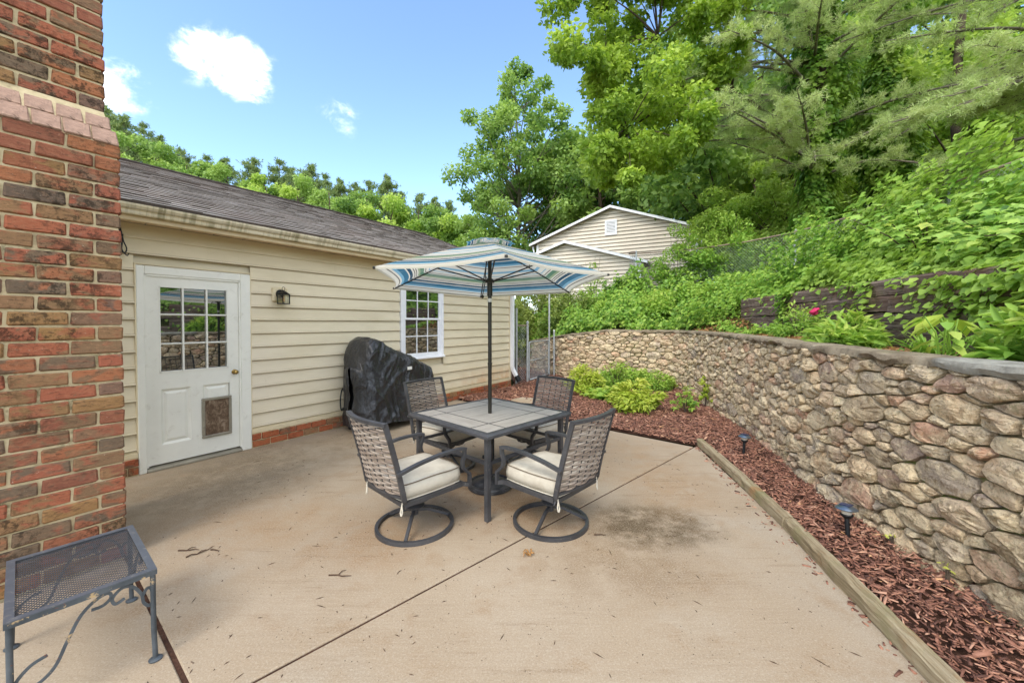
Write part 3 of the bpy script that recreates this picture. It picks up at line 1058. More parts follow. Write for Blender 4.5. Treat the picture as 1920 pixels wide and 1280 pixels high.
n = newmat('leaf_litter')
wc = n.n('ShaderNodeNewGeometry').outputs['Position']
c = n.ramp(n.noise(wc, 3, 8, 0.75), [(0.3, srgb(44, 44, 24)), (0.5, srgb(74, 78, 38)), (0.7, srgb(102, 92, 58))])
n.out(n.principled(c, 0.95, 0, n.bump(n.noise(wc, 12, 6, 0.75), 0.8, 0.05), 0.1))

# far ground sheet, gently rolling, to the horizon
g = 90
xs = np.concatenate([np.linspace(-900, -80, 14), np.linspace(-70, 70, g - 28), np.linspace(80, 900, 14)])
ys = np.concatenate([np.linspace(-600, -40, 10), np.linspace(-30, 110, g - 22), np.linspace(125, 1400, 12)])
X, Y = np.meshgrid(xs, ys)


def hill(X, Y):
    # wooded hill behind the garage to the left, falling away to the right
    a = np.clip((Y - 26) / 45, 0, 1)
    a = a * a * (3 - 2 * a)
    lr = np.clip((8 - X) / 70, 0, 1)
    return a * (3.0 + 15.0 * lr)


Z = hill(X, Y) - 0.04 - 0.02 * (np.hypot(X, Y) < 25)
V = np.stack([X.ravel(), Y.ravel(), Z.ravel()], 1)
nx, ny = len(xs), len(ys)
idx = np.arange(nx * ny).reshape(ny, nx)
Fq = np.stack([idx[:-1, :-1].ravel(), idx[:-1, 1:].ravel(), idx[1:, 1:].ravel(), idx[1:, :-1].ravel()], 1)
o = link('ground', mesh_np('ground', V, Fq, 'leaf_litter', smooth=True))
tag(o, kind='structure')


def slab(name, poly, z0=-0.1, z1=0.0, mat='concrete', bev=0.006):
    """flat slab from a polygon, with eased arris"""
    m = MB()
    c = Vector((sum(p[0] for p in poly) / len(poly), sum(p[1] for p in poly) / len(poly)))
    k = len(poly)
    inn = []
    for i in range(k):
        a, b, d = Vector(poly[i - 1]), Vector(poly[i]), Vector(poly[(i + 1) % k])
        n1 = Vector((-(b - a).y, (b - a).x)).normalized()
        n2 = Vector((-(d - b).y, (d - b).x)).normalized()
        nn = (n1 + n2)
        nn = nn / max(0.3, nn.length ** 2) * 2
        inn.append(b + nn * bev)
    vs = [(p[0], p[1], z0) for p in poly] + [(p[0], p[1], z1 - bev) for p in poly] + [(p[0], p[1], z1) for p in inn]
    fs = [tuple(range(2 * k, 3 * k))]
    for i in range(k):
        j = (i + 1) % k
        fs.append((i, j, k + j, k + i))
        fs.append((k + i, k + j, 2 * k + j, 2 * k + i))
    m.add(vs, fs)
    o = m.build(name, mat)
    tag(o, kind='structure')
    return o


# slabs (counter-clockwise); control joints 14 mm wide, one running from the bed corner towards the viewer, one off the chimney corner
ux, uy = 0.567, 0.824
def H2(s, t):
    return (GO[0] + s * ux + t * uy, GO[1] + s * uy - t * ux)


J1a, J1d = np.array([2.345, 5.065]), np.array([-0.7246, -0.6892])
gap = np.array([-J1d[1], J1d[0]]) * 0.008
J2a, J2d = np.array([-2.63, 2.665]), np.array([0.783, -0.622])
gap2 = np.array([-J2d[1], J2d[0]]) * 0.011
e1 = J1a + J1d * 7.0
hw = [H2(-1.95, 0.03), H2(-7.32, 0.03)]
cut = J2a + J2d * 1.9                         # where the two joints meet, out of frame
# intersection of joint 1 and joint 2
A_ = np.array([[J1d[0], -J2d[0]], [J1d[1], -J2d[1]]])
tt = np.linalg.solve(A_, J2a - J1a)
X0 = J1a + J1d * tt[0]
P = lambda v: (float(v[0]), float(v[1]))
slab('patio_slab', [P(J1a - gap), (1.43, 5.87), (0.1, 7.15), hw[0], hw[1], H2(-7.32, 1.93), P(J2a + gap2), P(X0 + gap2 - gap)])
slab('patio_slab', [P(J1a + gap), P(X0 + gap * 1 + gap2 * 0), P(J1a + J1d * 7 + gap), (1.34, -1.2), (1.87, 1.6), (2.16, 3.2), (2.40, 5.09)])
slab('patio_slab', [P(J2a - gap2), H2(-7.34, 1.93), H2(-11.5, 1.93), (-6.5, -1.8), P(e1 - gap), P(X0 - gap2 - gap)])

# mulch bed base
wall_pts = [(2.42, -1.5), (2.50, 0.0), (2.57, 1.3), (2.62, 2.0), (2.67, 2.45), (2.72, 2.85), (2.79, 3.3), (2.89, 3.7), (3.01, 4.25), (3.16, 4.85), (3.40, 5.75), (3.61, 6.8), (3.78, 7.7), (3.91, 8.6), (3.93, 9.25), (3.78, 9.75), (3.42, 10.12), (2.75, 10.42), (2.1, 10.78), (1.42, 11.5), (0.9, 12.5), (0.5, 13.6), (0.2, 15.0)]
WP = catmull(wall_pts, 12)
for _ in range(6):
    WP[1:-1] = 0.25 * WP[:-2] + 0.5 * WP[1:-1] + 0.25 * WP[2:]
seg = np.linalg.norm(np.diff(WP, axis=0), axis=1)
WL = np.concatenate([[0], np.cumsum(seg)])
WTOT = WL[-1]


def wall_at(l):
    """point and outward (uphill) normal at arc length l"""
    l = np.asarray(l, float)
    x = np.interp(l, WL, WP[:, 0])
    y = np.interp(l, WL, WP[:, 1])
    e = 0.05
    dx = np.interp(l + e, WL, WP[:, 0]) - np.interp(l - e, WL, WP[:, 0])
    dy = np.interp(l + e, WL, WP[:, 1]) - np.interp(l - e, WL, WP[:, 1])
    k = np.hypot(dx, dy) + 1e-9
    return x, y, dy / k, -dx / k


def len_at_y(y):
    i = np.argmin(np.abs(WP[:200, 1] - y)) if y < 9 else 0
    return WL[i]


bed_poly = [P(p) for p in WP[WL < WTOT - 0.2]] + [(-0.4, 14.6), H2(0.25, 0.05), H2(0.02, 0.05), hw[0], (0.1, 7.15), (1.43, 5.87), P(J1a + np.array([0.0, 0.03])), (2.43, 5.09), (2.19, 3.2), (1.90, 1.6), (1.37, -1.2)]
# triangulated bed surface with small mounds
bed = bpy.data.meshes.new('mulch_bed')
from mathutils.geometry import tessellate_polygon
tri = tessellate_polygon([[Vector((p[0], p[1], 0)) for p in bed_poly]])
bed.from_pydata([(p[0], p[1], 0.012) for p in bed_poly], [], [tuple(t) for t in tri])
bed.materials.append(M['soil'])
tag(link('mulch_bed', bed), kind='structure')


def in_poly(px, py, poly):
    poly = np.array(poly)
    inside = np.zeros(len(px), bool)
    j = len(poly) - 1
    for i in range(len(poly)):
        xi, yi, xj, yj = *poly[i], *poly[j]
        c_ = ((yi > py) != (yj > py)) & (px < (xj - xi) * (py - yi) / (yj - yi + 1e-12) + xi)
        inside ^= c_
        j = i
    return inside


def bed_h(x, y):
    return 0.03 + 0.05 * (fbm2(x * 1.3, y * 1.3, 3, 3) + 0.4)


# shredded bark mulch: separate chips
n = newmat('bark_chips')
r = n.attr('rnd')
c = n.ramp(r, [(0.0, srgb(62, 42, 34)), (0.25, srgb(112, 76, 60)), (0.5, srgb(154, 106, 84)), (0.75, srgb(190, 138, 110)), (0.92, srgb(212, 168, 138)), (1.0, srgb(226, 170, 106))])
wc = n.n('ShaderNodeNewGeometry').outputs['Position']
c = n.mix(n.math('MULTIPLY', n.noise(wc, 120, 4, 0.7), 0.4), c, srgb(104, 68, 58))
n.out(n.principled(c, 0.75, 0, n.bump(n.noise(wc, 260, 3, 0.7), 0.4, 0.003), 0.35))
NCH = 210000
px = nr.uniform(-2.0, 4.2, NCH)
py = nr.uniform(0.9, 13.5, NCH)
ok = in_poly(px, py, bed_poly)
# denser and smaller pieces near the viewer
ok &= nr.random(NCH) < np.clip(4.2 / np.maximum(py, 1.0), 0.22, 1.0)
px, py = px[ok], py[ok]
# a few chips spilled over the timber and onto the slab edge
ts = nr.uniform(0, 1, 170)
px = np.concatenate([px, 2.45 - 0.3 * (5.1 - (1.4 + 3.7 * ts)) * 0.53 - np.abs(nr.normal(0, 0.06, 170)) - 0.02])
py = np.concatenate([py, 1.4 + 3.7 * ts])
spill = len(ts)
k = len(px)
sc_ = np.clip(py / 4.5, 0.85, 2.0)
L = nr.gamma(2.2, 0.0135, k) * sc_ + 0.009
Wc = L * nr.uniform(0.16, 0.5, k) * np.clip(1.2 - L * 6, 0.5, 1)
T = nr.uniform(0.002, 0.006, k)
yaw = nr.uniform(0, 2 * np.pi, k)
pit = nr.normal(0, 0.28, k)
rol = nr.normal(0, 0.35, k)
pit[-spill:] = 0
rol[-spill:] = 0
L[-spill:] *= 0.7
pz = bed_h(px, py) + nr.uniform(-0.012, 0.016, k)
pz[-spill:] = 0.006
cyw, syw, cp, sp_ = np.cos(yaw), np.sin(yaw), np.cos(pit), np.sin(pit)
ax = np.stack([cyw * cp, syw * cp, sp_], 1)
bx = np.stack([-syw * np.cos(rol), cyw * np.cos(rol), np.sin(rol)], 1)
nxx = np.cross(ax, bx)
C = np.stack([px, py, pz], 1)
h1 = (L / 2)[:, None] * ax
w1 = (Wc / 2)[:, None] * bx
tk = (T)[:, None] * nxx
tp = nr.uniform(0.35, 1.0, k)[:, None]
tp2 = nr.uniform(0.35, 1.0, k)[:, None]
Vv = np.stack([C - h1 - w1 * tp - tk, C + h1 - w1 * tp2 - tk, C + h1 + w1 * tp2 - tk, C - h1 + w1 * tp - tk,
               C - h1 - w1 * tp, C + h1 - w1 * tp2, C + h1 + w1 * tp2, C - h1 + w1 * tp], 1)
fb = np.array([[4, 5, 6, 7], [0, 1, 5, 4], [1, 2, 6, 5], [2, 3, 7, 6], [3, 0, 4, 7]])
Ff = (np.arange(k) * 8)[:, None, None] + fb[None]
o = link('bark_mulch', mesh_np('bark_mulch', Vv.reshape(-1, 3), Ff.reshape(-1, 4), 'bark_chips', np.repeat(nr.beta(1.6, 1.9, k), 5)))
tag(o, 'reddish brown shredded bark mulch filling the bed below the stone wall', 'mulch', kind='stuff')

# weathered landscape timbers edging the bed
n = newmat('grey_timber')
co = n.coord('Object')
gr = n.noise(n.mapping(co, (1.2, 26, 26)), 1.6, 7, 0.7, 0.5)
c = n.ramp(gr, [(0.25, srgb(92, 80, 60)), (0.45, srgb(140, 124, 96)), (0.6, srgb(164, 150, 122)), (0.8, srgb(188, 176, 148))])
c = n.mix(n.math('MULTIPLY', n.smooth(n.noise(co, 2.6, 5, 0.65), 0.5, 0.68), 0.5), c, srgb(122, 122, 78))
c = n.mix(n.math('MULTIPLY', n.smooth(n.noise(co, 3.1, 5, 0.65), 0.56, 0.7), 0.55), c, srgb(156, 112, 68))
n.out(n.principled(c, 0.85, 0, n.bump(gr, 0.9, 0.008), 0.2))


def timber(name, a, b, w_, h_, z0, mat, label=None, cat=None, parent=None, seed=0, crackx=True, bow=0.0):
    """one squared timber between plan points a and b, softly worn edges"""
    a, b = np.array(a, float), np.array(b, float)
    Lg = np.linalg.norm(b - a)
    r = np.random.default_rng(seed)
    nseg = max(3, int(Lg / 0.08))
    prof = []
    bb = 0.16
    for (y, z) in ((-1, -1), (1, -1), (1, 1 - bb * 2), (1 - bb * 1.6, 1), (-1 + bb * 1.6, 1), (-1, 1 - bb * 2)):
        prof.append((y * w_ / 2, (z + 1) * h_ / 2))
    prof = np.array(prof)
    kk = len(prof)
    V = []
    t = np.linspace(0, Lg, nseg + 1)
    for i, x in enumerate(t):
        jit = r.normal(0, 0.0028, (kk, 2))
        off = bow * math.sin(math.pi * x / Lg)
        for q in range(kk):
            V.append((x - Lg / 2 + r.normal(0, 0.002), prof[q, 0] + jit[q, 0] + off, prof[q, 1] + jit[q, 1]))
    Fs = []
    for i in range(nseg):
        for q in range(kk):
            Fs.append((i * kk + q, (i + 1) * kk + q, (i + 1) * kk + (q + 1) % kk, i * kk + (q + 1) % kk))
    Fs.append(tuple(range(kk)))
    Fs.append(tuple(range(nseg * kk, (nseg + 1) * kk))[::-1])
    m = MB()
    m.add(V, Fs)
    o = m.build(name, mat, parent)
    mid = (a + b) / 2
    o.location = (mid[0], mid[1], z0)
    o.rotation_euler = (0, 0, math.atan2(b[1] - a[1], b[0] - a[0]))
    if label:
        tag(o, label, cat)
    return o


timber('edging_timber', (2.455, 5.13), (2.155, 3.05), 0.085, 0.085, 0.005, 'grey_timber', 'weathered grey edging timber from the patio corner, beside the far solar light', 'timber', seed=1, bow=0.012)
timber('edging_timber', (2.152, 3.03), (1.36, -0.9), 0.085, 0.085, 0.003, 'grey_timber', 'weathered grey edging timber running out of the bottom right of the frame', 'timber', seed=2, bow=0.01)
# stepping stone in the mulch by the garage
slab('stepping_stone', [(-0.02, 7.85), (0.22, 7.45), (0.52, 7.6), (0.58, 7.95), (0.2, 8.1)], 0.0, 0.075, 'concrete', 0.012)
o = bpy.data.objects['stepping_stone']
o['kind'] = 'thing'
tag(o, 'flat tan stepping stone half buried in mulch behind the far right chair', 'stone')

# litter on the slab: twigs and crumbs
sm('twig_brown', srgb(82, 62, 46), 0.85, var=0.3)
def twig(x, y, L, a, lab, fork=True, seed=0):
    r = random.Random(seed)
    m = MB()
    p = [(0, 0, 0.006)]
    ang_ = a
    for k in range(5):
        ang_ += r.uniform(-0.5, 0.5)
        q = p[-1]
        p.append((q[0] + L / 5 * math.cos(ang_), q[1] + L / 5 * math.sin(ang_), 0.005 + r.uniform(0, 0.006)))
    m.tube(p, [0.005, 0.0045, 0.004, 0.004, 0.003, 0.002], 5)
    if fork:
        q = p[2]
        m.tube([q, (q[0] + L * 0.25 * math.cos(a + 1.0), q[1] + L * 0.25 * math.sin(a + 1.0), 0.008), (q[0] + L * 0.4 * math.cos(a + 0.7), q[1] + L * 0.4 * math.sin(a + 0.7), 0.005)], [0.003, 0.0025, 0.0015], 5)
    o = m.build('twig', 'twig_brown')
    o.location = (x, y, 0)
    tag(o, lab, 'twig', 'twigs fallen on the patio')


twig(-2.34, 2.74, 0.14, 0.25, 'straight brown twig on the patio, topmost of those near the mesh table', True, 1)
twig(-2.22, 2.66, 0.15, 0.5, 'slanting brown twig with curled side shoot near the mesh table', True, 2)
twig(-2.12, 2.75, 0.08, 0.2, 'shortest of the brown twigs lying near the mesh table', False, 3)
twig(-1.16, 2.47, 0.15, 0.35, 'single curved twig lying alone left of the near left chair base', True, 4)
twig(0.62, 2.95, 0.09, -0.5, 'thin twig lying right of the near right chair base', False, 5)
# curled dry leaf before the right chair
m = MB()
for (a0, r_) in ((0.3, 0.05), (1.6, 0.045), (2.9, 0.05), (4.2, 0.03), (5.3, 0.04)):
    p = [(0, 0, 0.008)]
    for k in range(4):
        p.append((r_ * (k + 1) / 4 * math.cos(a0 + k * 0.35), r_ * (k + 1) / 4 * math.sin(a0 + k * 0.35), 0.008 + 0.02 * math.sin(k)))
    m.tube(p, [0.004, 0.006, 0.007, 0.005, 0.002], 5)
sm('dry_leaf', srgb(158, 116, 66), 0.8, var=0.3, vscale=30)
o = m.build('dry_leaf', 'dry_leaf')
o.location = (0.115, 2.69, 0)
tag(o, 'curled tan dry leaf on the patio in front of the near right chair', 'leaf')
# crumbs
NB = 900
qx, qy = nr.uniform(-3.2, 2.2, NB), nr.uniform(1.5, 6.5, NB)
slabp = [(2.2, 4.9), (1.4, 5.7), (-1.6, 7.2), (-3.7, 4.4), (-2.4, 2.4), (-1.2, 1.2), (1.5, 0.6), (2.0, 3.0)]
ok = in_poly(qx, qy, slabp) & (nr.random(NB) < np.clip(fbm2(qx * 0.9, qy * 0.9, 5) + 0.55, 0.1, 1))
qx, qy = qx[ok], qy[ok]
k = len(qx)
L = nr.gamma(1.6, 0.006, k) + 0.004
yaw = nr.uniform(0, 6.28, k)
ax = np.stack([np.cos(yaw), np.sin(yaw), 0 * yaw], 1) * L[:, None]
bx = np.stack([-np.sin(yaw), np.cos(yaw), 0 * yaw], 1) * (0.002 + 0.002 * nr.random(k))[:, None]
C = np.stack([qx, qy, np.full(k, 0.001)], 1)
up = np.array([0, 0, 0.004])
Vv = np.stack([C - ax, C + bx, C + ax, C - bx, C + up], 1)
Ff = (np.arange(k) * 5)[:, None, None] + np.array([[0, 1, 4], [1, 2, 4], [2, 3, 4], [3, 0, 4]])[None]
o = link('debris', mesh_np('debris', Vv.reshape(-1, 3), Ff.reshape(-1, 3), 'twig_brown', np.repeat(nr.random(k), 4)))
tag(o, 'tiny dark bark crumbs and litter scattered over the concrete patio', 'debris', kind='stuff')
# rust-brown filler strips in the joints
MB().box(-4.6, 4.6, -0.012, 0.012, -0.06, -0.010, Matrix.Translation((*P(J1a + J1d * 3.4), 0)) @ Matrix.Rotation(math.atan2(J1d[1], J1d[0]), 4, 'Z')).build('joint_filler', 'soil')
bpy.data.objects['joint_filler']['kind'] = 'structure'
o = MB().box(-1.0, 1.0, -0.014, 0.014, -0.06, -0.008, Matrix.Translation((*P(J2a + J2d * 1.0), 0)) @ Matrix.Rotation(math.atan2(J2d[1], J2d[0]), 4, 'Z')).build('joint_filler', 'soil')
o['kind'] = 'structure'
# ================================================================== curved fieldstone retaining wall
n = newmat('fieldstone')
rn = n.attr('rnd')
wc = n.n('ShaderNodeNewGeometry').outputs['Position']
c = n.ramp(rn, [(0.0, srgb(166, 148, 122)), (0.12, srgb(208, 182, 144)), (0.28, srgb(220, 198, 160)), (0.42, srgb(182, 166, 146)), (0.55, srgb(224, 194, 154)), (0.68, srgb(196, 170, 142)), (0.8, srgb(228, 208, 172)), (0.9, srgb(214, 164, 132)), (1.0, srgb(160, 146, 132))])
n1 = n.noise(wc, 7, 7, 0.7, 0.4)
c = n.mix(n.math('MULTIPLY', n.smooth(n1, 0.40, 0.62), 0.7), c, srgb(236, 216, 176))
n2 = n.noise(wc, 16, 7, 0.75, 0.2)
c = n.mix(n.math('MULTIPLY', n.smooth(n2, 0.5, 0.64), 0.7), c, srgb(124, 102, 74))
n3 = n.noise(n.mapping(wc, (1, 1, 3.2)), 4.0, 5, 0.6, 0.8)
c = n.mix(n.math('MULTIPLY', n.smooth(n3, 0.55, 0.72), 0.4), c, srgb(170, 128, 90))
n4 = n.noise(wc, 70, 5, 0.8)
c = n.mix(n.math('MULTIPLY', n.smooth(n4, 0.52, 0.64), 0.5), c, srgb(98, 86, 70))
mo = n.math('MULTIPLY', n.smooth(n.noise(wc, 2.2, 4, 0.6), 0.52, 0.68), n.smooth(n.noise(wc, 28, 5, 0.7), 0.5, 0.62))
c = n.mix(n.math('MULTIPLY', mo, 0.5), c, srgb(108, 112, 62))
hh = n.math('ADD', n.math('MULTIPLY', n2, 1.2), n.math('MULTIPLY', n4, 0.35))
hh = n.math('ADD', hh, n.math('MULTIPLY', n.noise(n.mapping(wc, (1, 1, 2.6)), 9, 5, 0.65, 0.9), 1.4))
n.out(n.principled(c, 0.88, 0, n.bump(hh, 0.9, 0.03), 0.2))

n = newmat('mossy_mortar')
wc = n.n('ShaderNodeNewGeometry').outputs['Position']
c = n.ramp(n.noise(wc, 14, 6, 0.75), [(0.3, srgb(86, 78, 58)), (0.55, srgb(140, 130, 102)), (0.75, srgb(172, 164, 136))])
mo = n.math('MULTIPLY', n.smooth(n.noise(wc, 3.0, 4, 0.6), 0.42, 0.6), n.smooth(n.noise(wc, 40, 5, 0.7), 0.4, 0.6))
c = n.mix(n.math('MULTIPLY', mo, 0.8), c, srgb(116, 138, 62))
n.out(n.principled(c, 0.95, 0, n.bump(n.noise(wc, 60, 6, 0.75), 0.8, 0.012), 0.1))

n = newmat('wall_cap')
wc = n.n('ShaderNodeNewGeometry').outputs['Position']
c = n.ramp(n.noise(wc, 5, 7, 0.7), [(0.3, srgb(96, 84, 68)), (0.5, srgb(140, 126, 104)), (0.72, srgb(166, 154, 130))])
c = n.mix(n.math('MULTIPLY', n.smooth(n.noise(wc, 24, 6, 0.75), 0.52, 0.66), 0.6), c, srgb(74, 66, 54))
c = n.mix(n.math('MULTIPLY', n.smooth(n.noise(wc, 3.2, 5, 0.65), 0.55, 0.7), 0.5), c, srgb(118, 116, 70))
sy = n.n('ShaderNodeSeparateXYZ')
n.put(sy.inputs[0], wc)
# pale patched length of capping nearest the viewer
c = n.mix(n.smooth(n.math('ADD', sy.outputs[1], n.math('MULTIPLY', n.noise(wc, 6, 3), 0.3)), 2.72, 2.62), c, n.ramp(n.noise(wc, 9, 6, 0.7), [(0.3, srgb(126, 122, 110)), (0.7, srgb(172, 168, 154))]))
n.out(n.principled(c, 0.92, 0, n.bump(n.noise(wc, 26, 7, 0.75), 0.8, 0.02), 0.15))


def wall_top(l):
    x, y, _, _ = wall_at(l)
    t = 1.36 + 0.05 * np.clip((y - 2.5) / 5, 0, 1)
    # lowers towards the gate
    lo = WTOT - 5.2
    return np.where(l > lo, t - 0.42 * np.clip((l - lo) / 3.5, 0, 1), t)


L_START, L_END = 2.0, WTOT - 0.15
swall = thing('stone_retaining_wall', 'curved retaining wall of tan and grey fieldstones around the mulch bed', 'stone wall')


def wall_surface(l, z, d):
    """a point on the wall: arc length, height, distance out from the mortar face (towards the bed); slight batter"""
    x, y, nx_, ny_ = wall_at(l)
    back = 0.05 * z
    return np.stack([x + nx_ * (back - d), y + ny_ * (back - d), np.broadcast_to(z, x.shape)], -1)


ls = np.arange(L_START - 0.3, L_END, 0.12)
core = MB()
V = []
for l in ls:
    zt_ = float(wall_top(l))
    a = wall_surface(np.array([l]), 0.0, -0.028)[0]
    b = wall_surface(np.array([l]), zt_ - 0.03, -0.028)[0]
    x, y, nx_, ny_ = [float(q) for q in wall_at(l)]
    V += [tuple(a), tuple(b), (b[0] + nx_ * 0.3, b[1] + ny_ * 0.3, b[2]), (a[0] + nx_ * 0.38, a[1] + ny_ * 0.38, 0)]
Fs = []
for i in range(len(ls) - 1):
    for k in range(4):
        Fs.append((i * 4 + k, i * 4 + (k + 1) % 4, (i + 1) * 4 + (k + 1) % 4, (i + 1) * 4 + k))
Fs += [(0, 1, 2, 3)]
core.add(V, Fs)
core.build('mortar_core', 'mossy_mortar', swall)
# mortar capping, poured in lengths with rough lip
cuts = [ls[0], len_at_y(2.6), len_at_y(4.6), len_at_y(6.9), len_at_y(8.6), WTOT - 5.2, ls[-1]]
for q in range(len(cuts) - 1):
    m = MB()
    ll = np.arange(cuts[q], cuts[q + 1] + 0.05, 0.06)
    V = []
    for l in ll:
        zt_ = float(wall_top(l))
        x, y, nx_, ny_ = [float(v) for v in wall_at(l)]
        j = fbm2(l * 6, 0.3, 9, 4) * 0.09
        j2 = fbm2(l * 7, 4.3, 10, 4) * 0.05
        b = wall_surface(np.array([l]), zt_, 0.0)[0]
        for dd, zz_ in ((-0.035 - j * 0.3, -0.055 + j2), (-0.045 - j, -0.02 + j2), (-0.03 - j, 0.008 + j2 * 0.4), (0.10, 0.016 + j2 * 0.3), (0.30 + j, 0.008), (0.31, -0.08)):
            V.append((b[0] + nx_ * dd, b[1] + ny_ * dd, zt_ + zz_))
    k = 6
    Fs = []
    for i in range(len(ll) - 1):
        for t in range(k - 1):
            Fs.append((i * k + t, i * k + t + 1, (i + 1) * k + t + 1, (i + 1) * k + t))
    Fs.append(tuple(range(k)))
    Fs.append(tuple(range((len(ll) - 1) * k, len(ll) * k))[::-1])
    m.add(V, Fs)
    o = m.build('capping', 'wall_cap', swall, True, 50)
    o.location.z = -0.002 * (q % 2)

# --- stones: weighted cells over the developed wall face (stretched so cells are wider than tall)
AN = 1.95
rs = random.Random(21)
seeds = []
grid = {}
CS = 0.12


def near(x, z, R):
    k = int(R / CS) + 1
    cx, cz = int(x / CS), int(z / CS)
    for i in range(cx - k, cx + k + 1):
        for j in range(cz - k, cz + k + 1):
            for s in grid.get((i, j), ()):
                yield s


def try_add(x, z, r, f):
    for s in near(x, z, r + 0.2):
        if (s[0] - x) ** 2 + (s[1] - z) ** 2 < (f * (s[2] + r)) ** 2:
            return False
    s = (x, z, r)
    seeds.append(s)
    grid.setdefault((int(x / CS), int(z / CS)), []).append(s)
    return True


XL0, XL1 = L_START / AN, L_END / AN
for (r, tries, f) in ((0.105, 60, 0.95), (0.088, 200, 0.86), (0.07, 700, 0.80), (0.055, 3000, 0.76), (0.042, 8000, 0.74), (0.032, 9000, 0.78)):
    for _ in range(tries):
        x = rs.uniform(XL0, XL1)
        zt_ = float(wall_top(x * AN))
        z = rs.uniform(0.0, zt_ - 0.03)
        rr = r * rs.uniform(0.9, 1.12)
        # bigger boulders low on the wall
        if r > 0.09 and z > zt_ * 0.85:
            continue
        try_add(x, z, rr, f)


def clip_poly(poly, a, b, c):
    """keep a*x+b*y<=c"""
    out = []
    for i in range(len(poly)):
        p, q = poly[i - 1], poly[i]
        dp, dq = a * p[0] + b * p[1] - c, a * q[0] + b * q[1] - c
        if dp <= 0:
            if dq <= 0:
                out.append(q)
            else:
                t = dp / (dp - dq)
                out.append((p[0] + (q[0] - p[0]) * t, p[1] + (q[1] - p[1]) * t))
        elif dq <= 0:
            t = dp / (dp - dq)
            out.append((p[0] + (q[0] - p[0]) * t, p[1] + (q[1] - p[1]) * t))
            out.append(q)
    return out


stones = []
for s in seeds:
    x, z, r = s
    zt_ = float(wall_top(x * AN)) - 0.045
    R = 0.32
    poly = [(x - R, z - R), (x + R, z - R), (x + R, z + R), (x - R, z + R)]
    poly = clip_poly(poly, 0, -1, 0.06)
    poly = clip_poly(poly, 0, 1, zt_ + rs.uniform(-0.012, 0.012))
    poly = clip_poly(poly, -1, 0, -XL0)
    poly = clip_poly(poly, 1, 0, XL1)
    for t in near(x, z, 0.5):
        if t is s or not poly:
            continue
        dx, dz = t[0] - x, t[1] - z
        if dx * dx + dz * dz > 0.36:
            continue
        cc = (t[0] ** 2 + t[1] ** 2 - t[2] ** 2 * 0.9 - x * x - z * z + r * r * 0.9) / 2
        poly = clip_poly(poly, dx, dz, cc)
    if len(poly) < 3:
        continue
    A = 0.5 * sum(poly[i - 1][0] * poly[i][1] - poly[i][0] * poly[i - 1][1] for i in range(len(poly)))
    if A < 0.0018:
        continue
    stones.append((poly, A))


def stone_mesh(poly, A, seed):
    r = np.random.default_rng(seed)
    p = np.array(poly)
    c0 = p.mean(0)
    # inset by a joint width, then cut the corners twice
    Rm = math.sqrt(A / math.pi)
    jw = r.uniform(0.003, 0.009)
    p = c0 + (p - c0) * (1 - jw / Rm)
    wgt = r.uniform(0.03, 0.12)
    for it in range(2):
        q = []
        for i in range(len(p)):
            a, b = p[i], p[(i + 1) % len(p)]
            q += [a + (b - a) * wgt, b + (a - b) * wgt]
        p = np.array(q)
        wgt = 0.2
    # resample
    cl_ = np.vstack([p, p[:1]])
    sl = np.concatenate([[0], np.cumsum(np.linalg.norm(np.diff(cl_, axis=0), axis=1))])
    K = 24
    t = np.linspace(0, sl[-1], K, endpoint=False)
    p = np.stack([np.interp(t, sl, cl_[:, 0]), np.interp(t, sl, cl_[:, 1])], 1)
    p += r.normal(0, Rm * 0.022, p.shape)
    depth = (0.028 + 0.34 * Rm) * r.uniform(0.5, 1.4)
    ed = r.uniform(0.45, 0.75)
    rings = [(1.0, -0.055), (1.0, 0.2), (0.98, ed + 0.1), (0.92, 0.95), (0.68, 1.0), (0.34, 1.0)]
    tx, tz = r.normal(0, 0.40, 2)
    pl = []
    for _ in range(4):
        aa = r.uniform(0, 6.28)
        pl.append((math.cos(aa), math.sin(aa), r.uniform(0.62, 1.2)))
    V = []
    for f, dd in rings:
        for k in range(K):
            q = c0 + (p[k] - c0) * f
            e = (q - c0) / Rm
            d = dd * depth if dd > 0 else dd
            if dd > 0.2:
                d *= 1 + tx * e[0] + tz * e[1]
                for a_, b_, m_ in pl:
                    d = min(d, depth * (m_ + 0.12 - 0.75 * (a_ * e[0] + b_ * e[1])))
                d += (r.normal(0, 0.06) + 0.30 * float(fbm2(q[0] * 17 + seed, q[1] * 17, 3, 2))) * depth
                d = max(d, 0.15 * depth)
            V.append((q[0] * AN, q[1], d))
    V.append((c0[0] * AN, c0[1], np.mean([v[2] for v in V[-K:]])))
    Fs = []
    for i in range(len(rings) - 1):
        for k in range(K):
            a, b = i * K + k, i * K + (k + 1) % K
            Fs.append((a, b, b + K))
            Fs.append((a, b + K, a + K))
    e = (len(rings) - 1) * K
    for k in range(K):
        Fs.append((e + k, e + (k + 1) % K, len(V) - 1))
    V = np.array(V)
    W = wall_surface(V[:, 0], V[:, 1], V[:, 2])
    W[:, 2] = V[:, 1]
    return W, np.array(Fs)


def app_size(poly, A):
    x = np.mean([q[0] for q in poly]) * AN
    z = np.mean([q[1] for q in poly])
    wx, wy, nx_, ny_ = [float(v) for v in wall_at(x)]
    d = math.sqrt(wx * wx + wy * wy + (1.6 - z) ** 2)
    if wy < 0.8 or wx / wy > 1.42:
        return 0.0
    return A * AN / d ** 2


